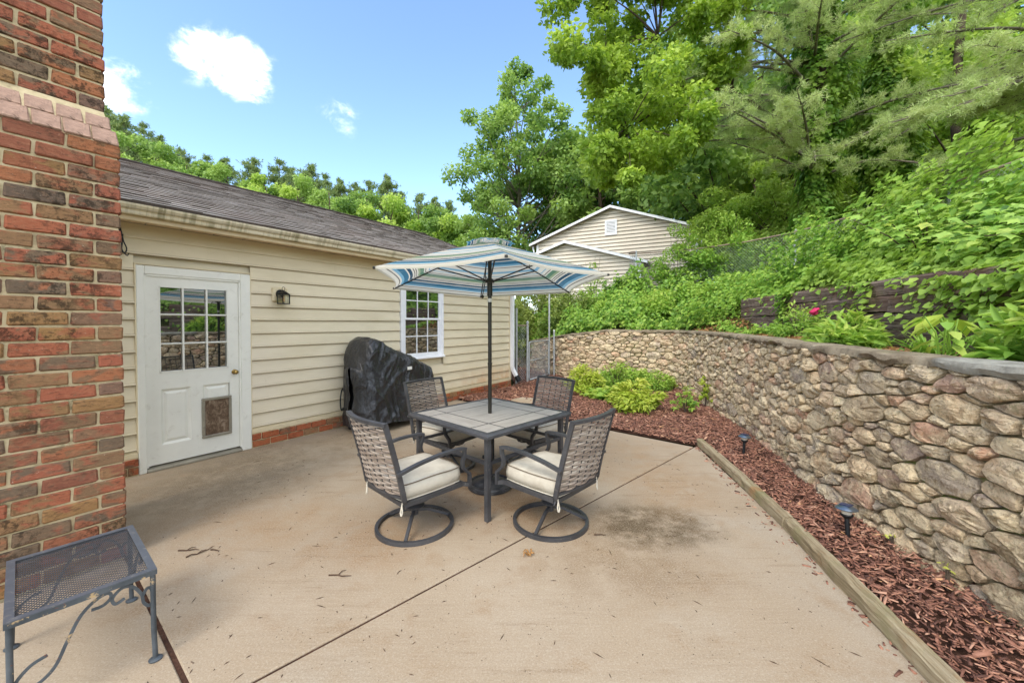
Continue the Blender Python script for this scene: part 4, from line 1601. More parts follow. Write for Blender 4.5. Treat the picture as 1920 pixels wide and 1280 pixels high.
order = sorted(range(len(stones)), key=lambda i: -app_size(*stones[i]))
rest_v, rest_f, rest_r, off = [], [], [], 0
for rank, i in enumerate(order):
    poly, A = stones[i]
    W, Fs = stone_mesh(poly, A, 1000 + i)
    rv = rs.random()
    if rank < 300 and app_size(poly, A) > 0:
        c0 = W.mean(0)
        o = link('stone', mesh_np('stone', W - c0, Fs, 'fieldstone', np.full(len(Fs), rv), True), swall, tuple(c0))
        sharp_edges(o.data, 30)
    else:
        rest_v.append(W)
        rest_f.append(Fs + off)
        off += len(W)
        rest_r.append(np.full(len(Fs), rv))
o = link('small_stones', mesh_np('small_stones', np.vstack(rest_v), np.vstack(rest_f), 'fieldstone', np.concatenate(rest_r), True), swall)
o['kind'] = 'stuff'

# ================================================================== bank behind the wall
TIE_D = 1.28                     # tie wall stands this far behind the stone wall
TIE_L = (2.3, len_at_y(8.75))


def bank_z(l, d):
    """ground height behind the wall at arc length l, distance d uphill"""
    t = wall_top(l) - 0.05
    y = np.interp(l, WL, WP[:, 1])
    hasT = np.clip((TIE_L[1] - l) / 0.8, 0, 1)
    s = np.clip((d - TIE_D) / 2.2, 0, 1)
    far = np.clip((d - 3.2) / 30, 0, 1)
    up = 0.76 * np.where(d > TIE_D, 1, 0) + 0.55 * s
    up2 = 0.95 * np.clip((d - 0.3) / 2.6, 0, 1)
    return t + hasT * up + (1 - hasT) * up2 + 3.2 * far + 0.10 * fbm2(l * 0.9, d * 0.9, 4, 3)


lb = np.arange(0.3, WTOT + 3.5, 0.25)
db = np.concatenate([[0.22, 0.6, 1.0, TIE_D - 0.01, TIE_D + 0.01], np.arange(1.6, 4.2, 0.3), np.array([4.6, 5.4, 6.5, 8, 10, 13, 17, 22, 28, 35])])
LL, DD = np.meshgrid(lb, db)
lc = np.minimum(LL, WTOT - 0.06)
x, y, nx_, ny_ = wall_at(lc)
tx_, ty_ = -ny_, nx_
ext = LL - lc
Xb = x + nx_ * DD + tx_ * ext
Yb = y + ny_ * DD + ty_ * ext
Zb = bank_z(lc, DD)
nx2, ny2 = len(lb), len(db)
idx = np.arange(nx2 * ny2).reshape(ny2, nx2)
Fq = np.stack([idx[:-1, :-1].ravel(), idx[:-1, 1:].ravel(), idx[1:, 1:].ravel(), idx[1:, :-1].ravel()], 1)
# keep the bank clear of the garage and the far-left view
o = link('terrain_bank', mesh_np('terrain_bank', np.stack([Xb.ravel(), Yb.ravel(), Zb.ravel()], 1), Fq, 'leaf_litter', smooth=True))
tag(o, kind='structure')


def bank_pt(l, d):
    lc = np.minimum(l, WTOT - 0.06)
    x, y, nx_, ny_ = wall_at(lc)
    ext = l - lc
    return np.stack([x + nx_ * d - ny_ * ext, y + ny_ * d + nx_ * ext, bank_z(lc, d)], -1)


# ---- old railway-tie wall on the terrace
n = newmat('old_tie')
co = n.coord('Object')
gr = n.noise(n.mapping(co, (1.0, 20, 20)), 1.8, 8, 0.75, 0.6)
c = n.ramp(gr, [(0.25, srgb(46, 38, 34)), (0.45, srgb(96, 80, 70)), (0.6, srgb(136, 118, 106)), (0.8, srgb(170, 152, 138))])
c = n.mix(n.math('MULTIPLY', n.smooth(n.noise(co, 3.0, 5, 0.7), 0.55, 0.7), 0.55), c, srgb(104, 108, 66))
c = n.mix(n.math('MULTIPLY', n.smooth(n.noise(co, 2.2, 3, 0.6), 0.5, 0.7), 0.4), c, srgb(104, 70, 52))
n.out(n.principled(c, 0.9, 0, n.bump(gr, 1.0, 0.02), 0.15))
ties = thing('timber_retaining_wall', 'low wall of stacked dark old railway ties on the planted terrace', 'timber wall')
for row in range(4):
    l = TIE_L[0] + (0.9 if row % 2 else 0)
    k = 0
    while l < TIE_L[1]:
        l2 = min(l + rs.uniform(1.9, 2.5), TIE_L[1] + 0.2)
        a = bank_pt(np.array(l), np.array(TIE_D - 0.02))
        b = bank_pt(np.array(l2 - 0.025), np.array(TIE_D - 0.02))
        lean = row * 0.015 + rs.uniform(-0.015, 0.015)
        xx, yy, ox, oy = [float(v) for v in wall_at((l + l2) / 2)]
        z0 = 1.32 + row * 0.192 + rs.uniform(-0.004, 0.004) + 0.04 * np.clip((yy - 2.5) / 5, 0, 1)
        timber('timber', (a[0] + ox * lean, a[1] + oy * lean), (b[0] + ox * lean, b[1] + oy * lean), 0.2, 0.186, float(z0), 'old_tie', parent=ties, seed=50 + row * 10 + k)
        l = l2
        k += 1

# ================================================================== chain-link fence up the bank, and gate by the garage
sm('galvanised', srgb(176, 178, 176), 0.45, 0.25, var=0.15, vscale=12, dirt=srgb(110, 104, 92), dirt_amt=0.5)
sm('rusty_rail', srgb(158, 136, 118), 0.6, 0.3, var=0.2, vscale=8, dirt=srgb(128, 84, 56), dirt_amt=0.6)
FD = 3.35
fence = thing('chain_link_fence', 'galvanised chain-link fence with long top rail half buried in vines on the bank', 'fence')


def fence_top(l):
    x, y, _, _ = wall_at(np.minimum(l, WTOT - 0.06))
    return 3.66 + 0.045 * np.clip(y - 4.0, -2, 8)


fl = np.arange(3.6, WTOT - 2.6, 0.3)
railp = []
for l in fl:
    p = bank_pt(np.array(l), np.array(FD))
    railp.append((float(p[0]), float(p[1]), float(fence_top(l))))
MB().tube(railp, 0.021, 8).build('top_rail', 'rusty_rail', fence, True)
for l in np.arange(3.7, WTOT - 2.7, 2.45):
    p = bank_pt(np.array(l), np.array(FD + 0.03))
    zt_ = float(fence_top(l))
    m = MB()
    m.tube([(p[0], p[1], p[2] - 0.2), (p[0], p[1], zt_ + 0.03)], 0.03, 10)
    m.lathe([(0.034, 0), (0.034, 0.02), (0.02, 0.045), (0, 0.05)], 10, Matrix.Translation((p[0], p[1], zt_ + 0.03)))
    m.build('post', 'galvanised', fence)


def chain(path_xyz_bottom, path_top, length, pitch=0.085, r=0.0022):
    """diamond netting between two rails; paths are functions of distance along the run"""
    V, Fs = [], []
    N = int(length / pitch)
    for fam in (1, -1):
        for i in range(-24, N + 24):
            pts = []
            for t in np.linspace(0, 1, 9):
                b0 = i * pitch
                hgt = 1.25
                u = b0 + fam * t * hgt * 0.92
                if u < 0 or u > length:
                    continue
                B, T_ = path_xyz_bottom(u), path_top(u)
                pts.append(np.array(B) * (1 - t) + np.array(T_) * t)
            for a, b in zip(pts[:-1], pts[1:]):
                d = b - a
                d = d / (np.linalg.norm(d) + 1e-9)
                s = np.cross(d, [0, 0, 1.0])
                s = s / (np.linalg.norm(s) + 1e-9) * r
                u_ = np.cross(s, d)
                o0 = len(V)
                for e in (a, b):
                    V += [e + s, e - s * 0.5 + u_ * 0.87, e - s * 0.5 - u_ * 0.87]
                Fs += [(o0, o0 + 1, o0 + 4, o0 + 3), (o0 + 1, o0 + 2, o0 + 5, o0 + 4), (o0 + 2, o0, o0 + 3, o0 + 5)]
    return np.array(V), np.array(Fs)


fl0 = 3.6
fp = np.array(railp)
fsd = np.concatenate([[0], np.cumsum(np.linalg.norm(np.diff(fp[:, :2], axis=0), axis=1))])
ft = lambda u: (np.interp(u, fsd, fp[:, 0]), np.interp(u, fsd, fp[:, 1]), np.interp(u, fsd, fp[:, 2]))
fbm_ = lambda u: (np.interp(u, fsd, fp[:, 0]), np.interp(u, fsd, fp[:, 1]), np.interp(u, fsd, fp[:, 2]) - 1.2)
V, Fs = chain(fbm_, ft, fsd[-1] - 0.05)
link('netting', mesh_np('netting', V, Fs, 'galvanised'), fence)

gatef = thing('garden_gate', 'small galvanised chain-link gate between the garage corner and the stone wall', 'gate')


def post(px_, py_, z1, r=0.03, z0=0.0):
    m = MB()
    m.tube([(px_, py_, z0 - 0.02), (px_, py_, z1)], r, 12)
    m.lathe([(r + 0.004, 0), (r + 0.004, 0.02), (r * 0.6, 0.045), (0, 0.05)], 12, Matrix.Translation((px_, py_, z1)))
    return m.build('post', 'galvanised', gatef)


GA, GB, GC, GD = (0.115, 10.13), (0.405, 10.27), (1.115, 11.8), (1.30, 12.0)
GD = (1.24, 11.62)
GC = (1.09, 11.55)
post(*GA, 1.93)
post(*GB, 1.60)
post(*GC, 2.75, 0.026)
post(*GD, 1.35, 0.026)
MB().tube([(*GA, 1.53), (*GB, 1.53)], 0.016, 8).build('rail', 'rusty_rail', gatef)
ga, gb = np.array(GB) + np.array([0.05, 0.09]), np.array(GC) + np.array([-0.03, -0.06])
lf = catmull([(*ga, 0.1), (*ga, 0.6), (*ga, 1.0), (*(ga * 0.99 + gb * 0.01), 1.05), (*(ga * 0.94 + gb * 0.06), 1.09), (*(ga * 0.5 + gb * 0.5), 1.095), (*(ga * 0.06 + gb * 0.94), 1.09), (*(ga * 0.01 + gb * 0.99), 1.05), (*gb, 1.0), (*gb, 0.5), (*gb, 0.1)], 5)
m = MB()
m.tube(lf, 0.02, 8)
m.tube([(*ga, 0.1), (*gb, 0.1)], 0.02, 8)
m.tube([(*ga, 0.6), (*gb, 0.6)], 0.012, 8)
m.build('gate_frame', 'galvanised', gatef, True)
Lg = float(np.linalg.norm(gb - ga))
V, Fs = chain(lambda u: (*(ga + (gb - ga) * u / Lg), 0.1), lambda u: (*(ga + (gb - ga) * u / Lg), 1.08), Lg, 0.06, 0.003)
link('netting', mesh_np('netting', V, Fs, 'galvanised'), gatef)
pa, pb = np.array(GA), np.array(GB)
Lg2 = float(np.linalg.norm(pb - pa))
V, Fs = chain(lambda u: (*(pa + (pb - pa) * u / Lg2), 0.06), lambda u: (*(pa + (pb - pa) * u / Lg2), 1.52), Lg2, 0.06, 0.003)
link('netting', mesh_np('netting', V, Fs, 'galvanised'), gatef)

# ================================================================== neighbour's house beyond the bank
n = newmat('neighbour_siding')
co = n.coord('Object')
c = n.mix(n.smooth(n.noise(co, 0.8, 4, 0.6), 0.3, 0.7), srgb(226, 214, 194), srgb(214, 201, 180))
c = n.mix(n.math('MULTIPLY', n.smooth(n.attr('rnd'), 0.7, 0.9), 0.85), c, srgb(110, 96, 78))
n.out(n.principled(c, 0.6, 0, None, 0.3))
hp0, hp1 = Vector((1.50, 24.0)), Vector((9.42, 20.0))
hd_ = (hp1 - hp0).normalized()
Wd = (hp1 - hp0).length
house = thing('neighbour_house', 'beige clapboard house gable with white trim rising behind the vines', 'house', (hp0.x, hp0.y, 0), math.atan2(hd_.y, hd_.x))
EZ, AZ = 6.35, 7.92
AXm = Wd * 0.505


def gz(x, dz=0.0):
    return EZ + (AZ - EZ) * (x / AXm if x < AXm else (Wd - x) / (Wd - AXm)) + dz


b = MB()
b.add([(0, 0.02, 1), (Wd, 0.02, 1), (Wd, 0.02, EZ), (AXm, 0.02, AZ), (0, 0.02, EZ), (0, 9, 1), (Wd, 9, 1), (Wd, 9, EZ), (AXm, 9, AZ), (0, 9, EZ)],
      [(0, 1, 2, 3, 4), (5, 9, 8, 7, 6), (1, 6, 7, 2), (0, 4, 9, 5)])
b.build('wall', 'neighbour_siding', house)
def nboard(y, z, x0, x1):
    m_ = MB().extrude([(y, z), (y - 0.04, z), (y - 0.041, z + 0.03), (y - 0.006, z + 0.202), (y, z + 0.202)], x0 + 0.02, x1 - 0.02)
    m_.r[0] = m_.r[1] = 1.0      # shadow line under the lap, painted onto the edge
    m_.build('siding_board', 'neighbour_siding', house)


z = 1.6
while z < AZ - 0.1:
    x0 = 0 if z < EZ else (z - EZ) / (AZ - EZ) * AXm
    x1 = Wd if z < EZ else Wd - (z - EZ) / (AZ - EZ) * (Wd - AXm)
    if x1 - x0 > 0.3:
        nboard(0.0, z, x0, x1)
    z += 0.2
rf = MB()
for (xa, za, xb, zb) in ((-0.35, gz(0) - 0.125 - 0.0, AXm, AZ + 0.02), (Wd + 0.35, gz(Wd) - 0.125, AXm, AZ + 0.02)):
    rf.add([(xa, -0.3, za), (xb, -0.3, zb), (xb, 9.3, zb), (xa, 9.3, za), (xa, -0.3, za + 0.1), (xb, -0.3, zb + 0.1), (xb, 9.3, zb + 0.1), (xa, 9.3, za + 0.1)],
           [(0, 1, 2, 3), (4, 7, 6, 5), (0, 4, 5, 1), (1, 5, 6, 2), (2, 6, 7, 3), (3, 7, 4, 0)])
roof_n = rf.build('roof', 'shingles', house)
for (xa, za, xb, zb) in ((-0.36, gz(0) - 0.15, AXm, AZ + 0.0), (Wd + 0.36, gz(Wd) - 0.15, AXm, AZ + 0.0)):
    MB().add([(xa, -0.34, za - 0.0), (xb, -0.34, zb - 0.02), (xb, -0.34, zb + 0.115), (xa, -0.34, za + 0.125), (xa, -0.301, za - 0.0), (xb, -0.301, zb - 0.02), (xb, -0.301, zb + 0.115), (xa, -0.301, za + 0.125)],
             [(0, 1, 2, 3), (4, 7, 6, 5), (0, 4, 5, 1), (1, 5, 6, 2), (2, 6, 7, 3), (3, 7, 4, 0)]).build('rake_board', 'white_vinyl', house)
for x in (0.0, Wd - 0.14):
    MB().box(x, x + 0.14, -0.05, 0.02, 1.2, EZ - 0.1).build('corner_board', 'white_vinyl', house)
for x in (-0.22, Wd + 0.22):
    MB().bar([(x, -0.1, EZ - 0.15), (x * 0.985 + Wd * 0.0075, -0.05, EZ - 0.5), (x * 0.97 + Wd * 0.015, -0.05, 1.2)], 0.08, 0.06, up=(0, 1, 0)).build('downspout', 'white_vinyl', house)
v = MB()
vx, vz = AXm + 0.0, AZ - 1.05
for bb in ((vx - 0.33, vx + 0.33, vz + 0.32, vz + 0.42), (vx - 0.33, vx + 0.33, vz - 0.42, vz - 0.32), (vx - 0.33, vx - 0.24, vz - 0.32, vz + 0.32), (vx + 0.24, vx + 0.33, vz - 0.32, vz + 0.32)):
    v.box(bb[0], bb[1], -0.08, 0.0, bb[2], bb[3])
vent = v.build('gable_vent', 'white_vinyl', house)
MB().box(vx - 0.24, vx + 0.24, -0.038, -0.034, vz - 0.32, vz + 0.32).build('vent_back', 'aluminium_grey', vent)
for k in range(8):
    z = vz - 0.30 + k * 0.08
    MB().add([(vx - 0.24, -0.075, z), (vx + 0.24, -0.075, z), (vx + 0.24, -0.04, z + 0.055), (vx - 0.24, -0.04, z + 0.055), (vx - 0.24, -0.07, z - 0.008), (vx + 0.24, -0.07, z - 0.008), (vx + 0.24, -0.036, z + 0.047), (vx - 0.24, -0.036, z + 0.047)],
             [(0, 1, 2, 3), (4, 7, 6, 5), (0, 4, 5, 1), (3, 2, 6, 7)]).build('vent_slat', 'white_vinyl', vent)
# lower projecting gable
lx0, lx1, lax, laz, lez = 0.75, 6.3, 2.35, 5.98, 4.72
m = MB()
slp = (laz - lez) / (lx1 - lax)
lz0 = laz - slp * (lax - lx0)
m.add([(lx0, -1.4, 1), (lx1, -1.4, 1), (lx1, -1.4, lez), (lax, -1.4, laz), (lx0, -1.4, lz0), (lx0, -0.031, 1), (lx1, -0.031, 1), (lx1, -0.031, lez), (lax, -0.031, laz), (lx0, -0.031, lz0)],
      [(0, 1, 2, 3, 4), (1, 6, 7, 2), (0, 4, 9, 5)])
m.build('porch_wall', 'neighbour_siding', house)
z = 1.9
while z < laz - 0.1:
    x0 = lx0 if z < lz0 else lax - (laz - z) / slp
    x1 = lx1 if z < lez else lax + (laz - z) / slp
    if x1 - x0 > 0.2:
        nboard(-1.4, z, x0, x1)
    z += 0.2
for (xa, xb) in ((lx0 - 0.3, lax), (lx1 + 0.35, lax)):
    za = laz - slp * abs(xa - lax)
    MB().add([(xa, -1.7, za + 0.0), (xb, -1.7, laz + 0.0), (xb, -0.032, laz + 0.0), (xa, -0.032, za), (xa, -1.7, za + 0.09), (xb, -1.7, laz + 0.09), (xb, -0.032, laz + 0.09), (xa, -0.032, za + 0.09)],
             [(0, 1, 2, 3), (4, 7, 6, 5), (0, 4, 5, 1), (1, 5, 6, 2), (2, 6, 7, 3), (3, 7, 4, 0)]).build('porch_roof', 'shingles', house)
    MB().add([(xa, -1.74, za - 0.07), (xb, -1.74, laz - 0.07), (xb, -1.74, laz + 0.07), (xa, -1.74, za + 0.07), (xa, -1.702, za - 0.07), (xb, -1.702, laz - 0.07), (xb, -1.702, laz + 0.07), (xa, -1.702, za + 0.07)],
             [(0, 1, 2, 3), (4, 7, 6, 5), (0, 4, 5, 1), (1, 5, 6, 2), (2, 6, 7, 3), (3, 7, 4, 0)]).build('porch_rake_board', 'white_vinyl', house)
MB().box(lx1 - 0.12, lx1 + 0.02, -1.46, -1.3, 1.2, lez - 0.1).build('corner_board', 'white_vinyl', house)
# ================================================================== patio furniture
n = newmat('frame_metal')
co = n.coord('Object')
c = n.mix(n.smooth(n.noise(co, 5, 5, 0.6), 0.3, 0.7), srgb(66, 66, 68), srgb(84, 84, 86))
c = n.mix(n.math('MULTIPLY', n.smooth(n.noise(co, 30, 6, 0.75), 0.58, 0.7), 0.5), c, srgb(128, 122, 112))
n.out(n.principled(c, n.math('ADD', 0.32, n.math('MULTIPLY', n.noise(co, 9, 4), 0.25)), 0.35, n.bump(n.noise(co, 140, 3), 0.12, 0.002), 0.5))
n = newmat('wicker')
co = n.coord('Object')
rn = n.attr('rnd')
c = n.ramp(rn, [(0, srgb(132, 118, 106)), (0.5, srgb(158, 144, 130)), (1, srgb(178, 166, 152))])
gr = n.noise(n.mapping(co, (8, 60, 160)), 2.0, 4, 0.7)
c = n.mix(n.math('MULTIPLY', n.smooth(gr, 0.4, 0.7), 0.45), c, srgb(112, 90, 72))
c = n.mix(n.math('MULTIPLY', n.smooth(n.noise(co, 9, 5, 0.7), 0.56, 0.72), 0.5), c, srgb(84, 68, 56))
n.out(n.principled(c, 0.6, 0, n.bump(gr, 0.3, 0.003), 0.3))
n = newmat('cushion')
co = n.coord('Object')
c = n.mix(n.smooth(n.noise(co, 4, 5, 0.65), 0.35, 0.7), srgb(198, 190, 172), srgb(178, 168, 150))
c = n.mix(n.math('MULTIPLY', n.smooth(n.noise(co, 11, 6, 0.7), 0.55, 0.75), 0.3), c, srgb(160, 148, 120))
wv = n.noise(co, 300, 2, 0.8)
n.out(n.principled(c, 0.92, 0, n.bump(n.math('ADD', n.math('MULTIPLY', wv, 0.25), n.noise(co, 14, 4, 0.6)), 0.35, 0.006), 0.15))
sm('cushion_piping', srgb(112, 98, 80), 0.9, var=0.15)
sm('cushion_tie', srgb(196, 188, 170), 0.9, var=0.1)


def make_chair():
    ch = thing('swivel_chair', 'x', 'chair')
    # swivel ring with three spokes
    R = 0.29
    ring = MB()
    ring.bar([(R * math.cos(a), R * math.sin(a), 0.016) for a in np.linspace(0, 2 * math.pi, 49)[:-1]], 0.026, 0.03, closed=True)
    ring.build('base_ring', 'frame_metal', ch, True, 40)
    for k in range(3):
        a = math.radians(-90 + 44 + 120 * k)
        m = MB()
        m.bar([(0.03 * math.cos(a), 0.03 * math.sin(a), 0.125), (0.10 * math.cos(a), 0.10 * math.sin(a), 0.115), ((R - 0.01) * math.cos(a), (R - 0.01) * math.sin(a), 0.028)], 0.022, 0.022)
        m.build('spoke', 'frame_metal', ch)
    hb = MB()
    hb.lathe([(0.0, 0.095), (0.026, 0.095), (0.026, 0.15), (0.03, 0.152), (0.072, 0.158), (0.075, 0.166), (0.055, 0.178), (0.028, 0.186), (0.022, 0.22), (0.022, 0.25), (0, 0.25)], 24)
    hb.build('swivel_hub', 'frame_metal', ch, True, 35)
    sp = MB()
    for s in (-1, 1):
        sp.bar(catmull([(s * 0.075, -0.12, 0.235), (s * 0.075, 0.0, 0.215), (s * 0.075, 0.12, 0.235), (s * 0.075, 0.165, 0.28), (s * 0.075, 0.13, 0.325)], 5), 0.035, 0.014)
        sp.tube([(s * 0.06, -0.1, 0.25), (s * 0.06, 0.09, 0.25)], 0.022, 10)
    sp.box(-0.1, 0.1, -0.11, -0.05, 0.225, 0.26)
    sp.build('rocker_spring', 'frame_metal', ch)
    # seat frame
    sf = MB()
    W2 = 0.265
    sf.bar([(-W2, -0.25, 0.33), (W2, -0.25, 0.33)], 0.03, 0.03)
    sf.bar([(-W2, 0.26, 0.33), (W2, 0.26, 0.33)], 0.03, 0.03)
    for s in (-1, 1):
        sf.bar([(s * W2, -0.25, 0.33), (s * W2, 0.26, 0.33)], 0.028, 0.03)
        sf.bar([(s * 0.09, -0.25, 0.325), (s * 0.09, 0.26, 0.325)], 0.025, 0.012)
    sf.build('seat_frame', 'frame_metal', ch)
    # cushion: rounded box grid, crowned, with piping along the upper and lower edge
    NX, NY = 16, 16
    Wc_, Dc, zt_, zb = 0.255, 0.265, 0.465, 0.352
    V, Fs = [], []

    def rr(u, v):
        # squircle map of the unit square
        x = u * math.sqrt(max(0, 1 - v * v * 0.11))
        y = v * math.sqrt(max(0, 1 - u * u * 0.11))
        return x, y
    for side in (1, -1):
        for j in range(NY + 1):
            for i in range(NX + 1):
                u, v = -1 + 2 * i / NX, -1 + 2 * j / NY
                x, y = rr(u, v)
                e = max(abs(u), abs(v))
                crown = 0.024 * (1 - u ** 4) * (1 - v ** 4)
                z = (zt_ + crown + 0.006 * math.sin(5 * u + 2) * math.cos(4 * v)) if side > 0 else (zb - 0.008 * (1 - u ** 4) * (1 - v ** 4))
                V.append((x * Wc_, y * Dc, z))
        o0 = 0 if side > 0 else (NX + 1) * (NY + 1)
        for j in range(NY):
            for i in range(NX):
                a = o0 + j * (NX + 1) + i
                q = (a, a + 1, a + NX + 2, a + NX + 1)
                Fs.append(q if side > 0 else q[::-1])
    per = [(i, 0) for i in range(NX)] + [(NX, j) for j in range(NY)] + [(i, NY) for i in range(NX, 0, -1)] + [(0, j) for j in range(NY, 0, -1)]
    base = len(V)
    T = [j * (NX + 1) + i for i, j in per]
    Bt = [t + (NX + 1) * (NY + 1) for t in T]
    K = len(T)
    for k in range(K):
        a, b = V[T[k]], V[Bt[k]]
        V.append(((a[0]) * 1.035, (a[1]) * 1.035, (a[2] + b[2]) / 2 + 0.004 * math.sin(k * 1.3)))
    for k in range(K):
        k2 = (k + 1) % K
        Fs.append((T[k2], T[k], base + k, base + k2))
        Fs.append((base + k2, base + k, Bt[k], Bt[k2]))
    m = MB()
    m.add(V, Fs)
    cu = m.build('cushion', 'cushion', ch, True)
    pp = MB()
    pp.tube([(V[t][0] * 1.006, V[t][1] * 1.006, V[t][2]) for t in T], 0.0045, 6, closed=True)
    pp.build('piping', 'cushion_piping', cu)
    pp = MB()
    pp.tube([(V[t][0] * 1.004, V[t][1] * 1.004, V[t][2]) for t in Bt], 0.004, 6, closed=True)
    pp.build('piping', 'cushion_tie', cu)
    for s in (-1, 1):
        tl = MB()
        tl.tube(catmull([(s * 0.245, -0.245, 0.40), (s * 0.262, -0.262, 0.36), (s * 0.258, -0.268, 0.32), (s * 0.25, -0.272, 0.28), (s * 0.262, -0.272, 0.262), (s * 0.268, -0.268, 0.29), (s * 0.262, -0.268, 0.33)], 5), 0.005, 6)
        tl.build('cushion_tie', 'cushion_tie', cu)
    # back: leaning, bowed in plan
    def bk(x, z):
        """surface of the backrest"""
        t = (z - 0.28) / 0.64
        y = -0.245 - 0.155 * t ** 1.25
        return y - 0.045 * (1 - (x / 0.28) ** 2)
    for s in (-1, 1):
        m = MB()
        m.bar([(s * 0.278, bk(s * 0.28, z) - (0.02 if z < 0.3 else 0), z) for z in np.linspace(0.24, 0.925, 12)], 0.02, 0.034, up=(0, 1, 0.2))
        m.build('back_upright', 'frame_metal', ch)
    m = MB()
    m.bar([(x, bk(x, 0.92), 0.92) for x in np.linspace(-0.288, 0.288, 13)], 0.036, 0.022)
    m.build('top_rail', 'frame_metal', ch)
    m = MB()
    m.bar([(x, bk(x, 0.385), 0.385) for x in np.linspace(-0.27, 0.27, 13)], 0.018, 0.018)
    m.build('lower_rail', 'frame_metal', ch)
    # woven bands
    wv = MB()
    rows = 27
    NS = 48
    for r_ in range(rows):
        zc = 0.405 + (0.898 - 0.405) * r_ / (rows - 1)
        wv.cur = rng.random()
        ph_ = math.pi * (r_ % 2)
        pts = []
        for i in range(NS + 1):
            x = -0.266 + 0.532 * i / NS
            amp = 0.0065 * math.sin(math.pi * (x + 0.266) / 0.532 * 7 + ph_)
            zz_ = zc + 0.0012 * math.sin(math.pi * (x + 0.266) / 0.532 * 9 + 1.5 * r_)
            pts.append((x, bk(x, zc) + amp, zz_))
        hgt, th = 0.0145, 0.0035
        vs, fs = [], []
        for (x, y, z) in pts:
            vs += [(x, y - th, z - hgt * 0.42), (x, y + th, z - hgt * 0.42), (x, y + th * 1.3, z), (x, y + th, z + hgt * 0.42), (x, y - th, z + hgt * 0.42), (x, y - th * 1.3, z)]
        for i in range(NS):
            for k in range(6):
                fs.append((i * 6 + k, i * 6 + (k + 1) % 6, (i + 1) * 6 + (k + 1) % 6, (i + 1) * 6 + k))
        wv.add(vs, fs)
    wv.build('woven_back', 'wicker', ch, True, 60)
    m = MB()
    for k in range(1, 6):
        x = -0.266 + 0.532 * k / 6
        m.bar([(x, bk(x, z), z) for z in np.linspace(0.39, 0.915, 8)], 0.010, 0.004, up=(0, 1, 0))
    m.build('back_stake', 'frame_metal', ch)
    # arms
    for s in (-1, 1):
        m = MB()
        x = s * 0.292
        m.bar(catmull([(x, bk(0.28, 0.56) - 0.02, 0.565), (x, -0.15, 0.60), (x, 0.05, 0.622), (x, 0.2, 0.622), (x, 0.275, 0.612)], 5), 0.036, 0.02)
        m.build('armrest', 'frame_metal', ch)
        m = MB()
        m.bar(catmull([(x, 0.262, 0.615), (x, 0.262, 0.57), (x, 0.245, 0.52), (x, 0.25, 0.47), (x, 0.285, 0.43), (x, 0.312, 0.405), (x, 0.315, 0.36), (x, 0.315, 0.305)], 4), 0.03, 0.022, up=(0, 1, 0))
        m.bar([(x, 0.315, 0.32), (s * 0.262, 0.262, 0.33)], 0.02, 0.03)
        m.build('arm_support', 'frame_metal', ch)
    return ch


chair = make_chair()
cspots = [(-0.766, 3.09, -44, 'woven-back swivel chair at the near left side of the table'), (0.31, 3.15, 47, 'woven-back swivel chair at the near right side of the table'),
          (-0.72, 4.42, -126, 'woven-back swivel chair at the far left, in front of the covered grill'), (0.24, 4.54, 133, 'woven-back swivel chair at the far right, in front of the mulch bed')]
for i, (x, y, rz, lab) in enumerate(cspots):
    c_ = chair if i == 0 else copy_tree(chair)
    c_.location = (x, y, 0)
    c_.rotation_euler = (0, 0, math.radians(rz))
    tag(c_, lab, 'chair', 'swivel chairs around the patio table')

# ---- table
n = newmat('plank_tile')
co = n.coord('Object')
gr = n.noise(n.mapping(co, (2.2, 24, 1)), 1.5, 7, 0.7, 0.5)
c = n.ramp(gr, [(0.25, srgb(128, 121, 111)), (0.45, srgb(158, 151, 141)), (0.6, srgb(174, 168, 157)), (0.8, srgb(198, 193, 183))])
c = n.mix(n.math('MULTIPLY', n.objrand(), 0.25), c, srgb(166, 156, 142))
n.out(n.principled(c, 0.5, 0, n.bump(gr, 0.12, 0.003), 0.4))
TX, TY, TZ, TS = -0.215, 3.86, 0.72, 1.13
table = thing('patio_table', 'square patio table with grey wood-look tile top and dark metal frame', 'table', (TX, TY, 0), math.radians(46.5))
h = TS / 2
m = MB()
for k in range(4):
    mt = Matrix.Rotation(math.pi / 2 * k, 4, 'Z')
    vs = [(-h, -h, 0.685), (h, -h, 0.685), (-h, -h, 0.705), (h, -h, 0.705), (-h + 0.012, -h + 0.012, 0.722), (h - 0.012, -h + 0.012, 0.722), (-h + 0.052, -h + 0.052, 0.722), (h - 0.052, -h + 0.052, 0.722), (-h + 0.055, -h + 0.055, 0.685), (h - 0.055, -h + 0.055, 0.685)]
    m.add([mt @ Vector(v) for v in vs], [(0, 1, 3, 2), (2, 3, 5, 4), (4, 5, 7, 6), (6, 7, 9, 8), (8, 9, 1, 0)])
m.build('frame', 'frame_metal', table)
a, b = h - 0.054, 0.30
cuts_ = [-a, -b, b, a]
for i in range(3):
    for j in range(3):
        x0, x1, y0, y1 = cuts_[i] + 0.006, cuts_[i + 1] - 0.006, cuts_[j] + 0.006, cuts_[j + 1] - 0.006
        cx_, cy_ = (x0 + x1) / 2, (y0 + y1) / 2
        tm = MB()
        hx, hy = (x1 - x0) / 2, (y1 - y0) / 2
        vert = (i != 1 and j == 1)
        if vert:
            tm.bbox(-hy, hy, -hx, hx, 0.70, 0.7215, 0.003)
        else:
            tm.bbox(-hx, hx, -hy, hy, 0.70, 0.7215, 0.003)
        t_o = tm.build('tile', 'plank_tile', table)
        t_o.location = (cx_, cy_, 0.0)
        t_o.rotation_euler = (0, 0, math.pi / 2 if vert else 0)
MB().box(-a, a, -a, a, 0.69, 0.7203).build('tray', 'black_rubber', table)
lp = h - 0.075
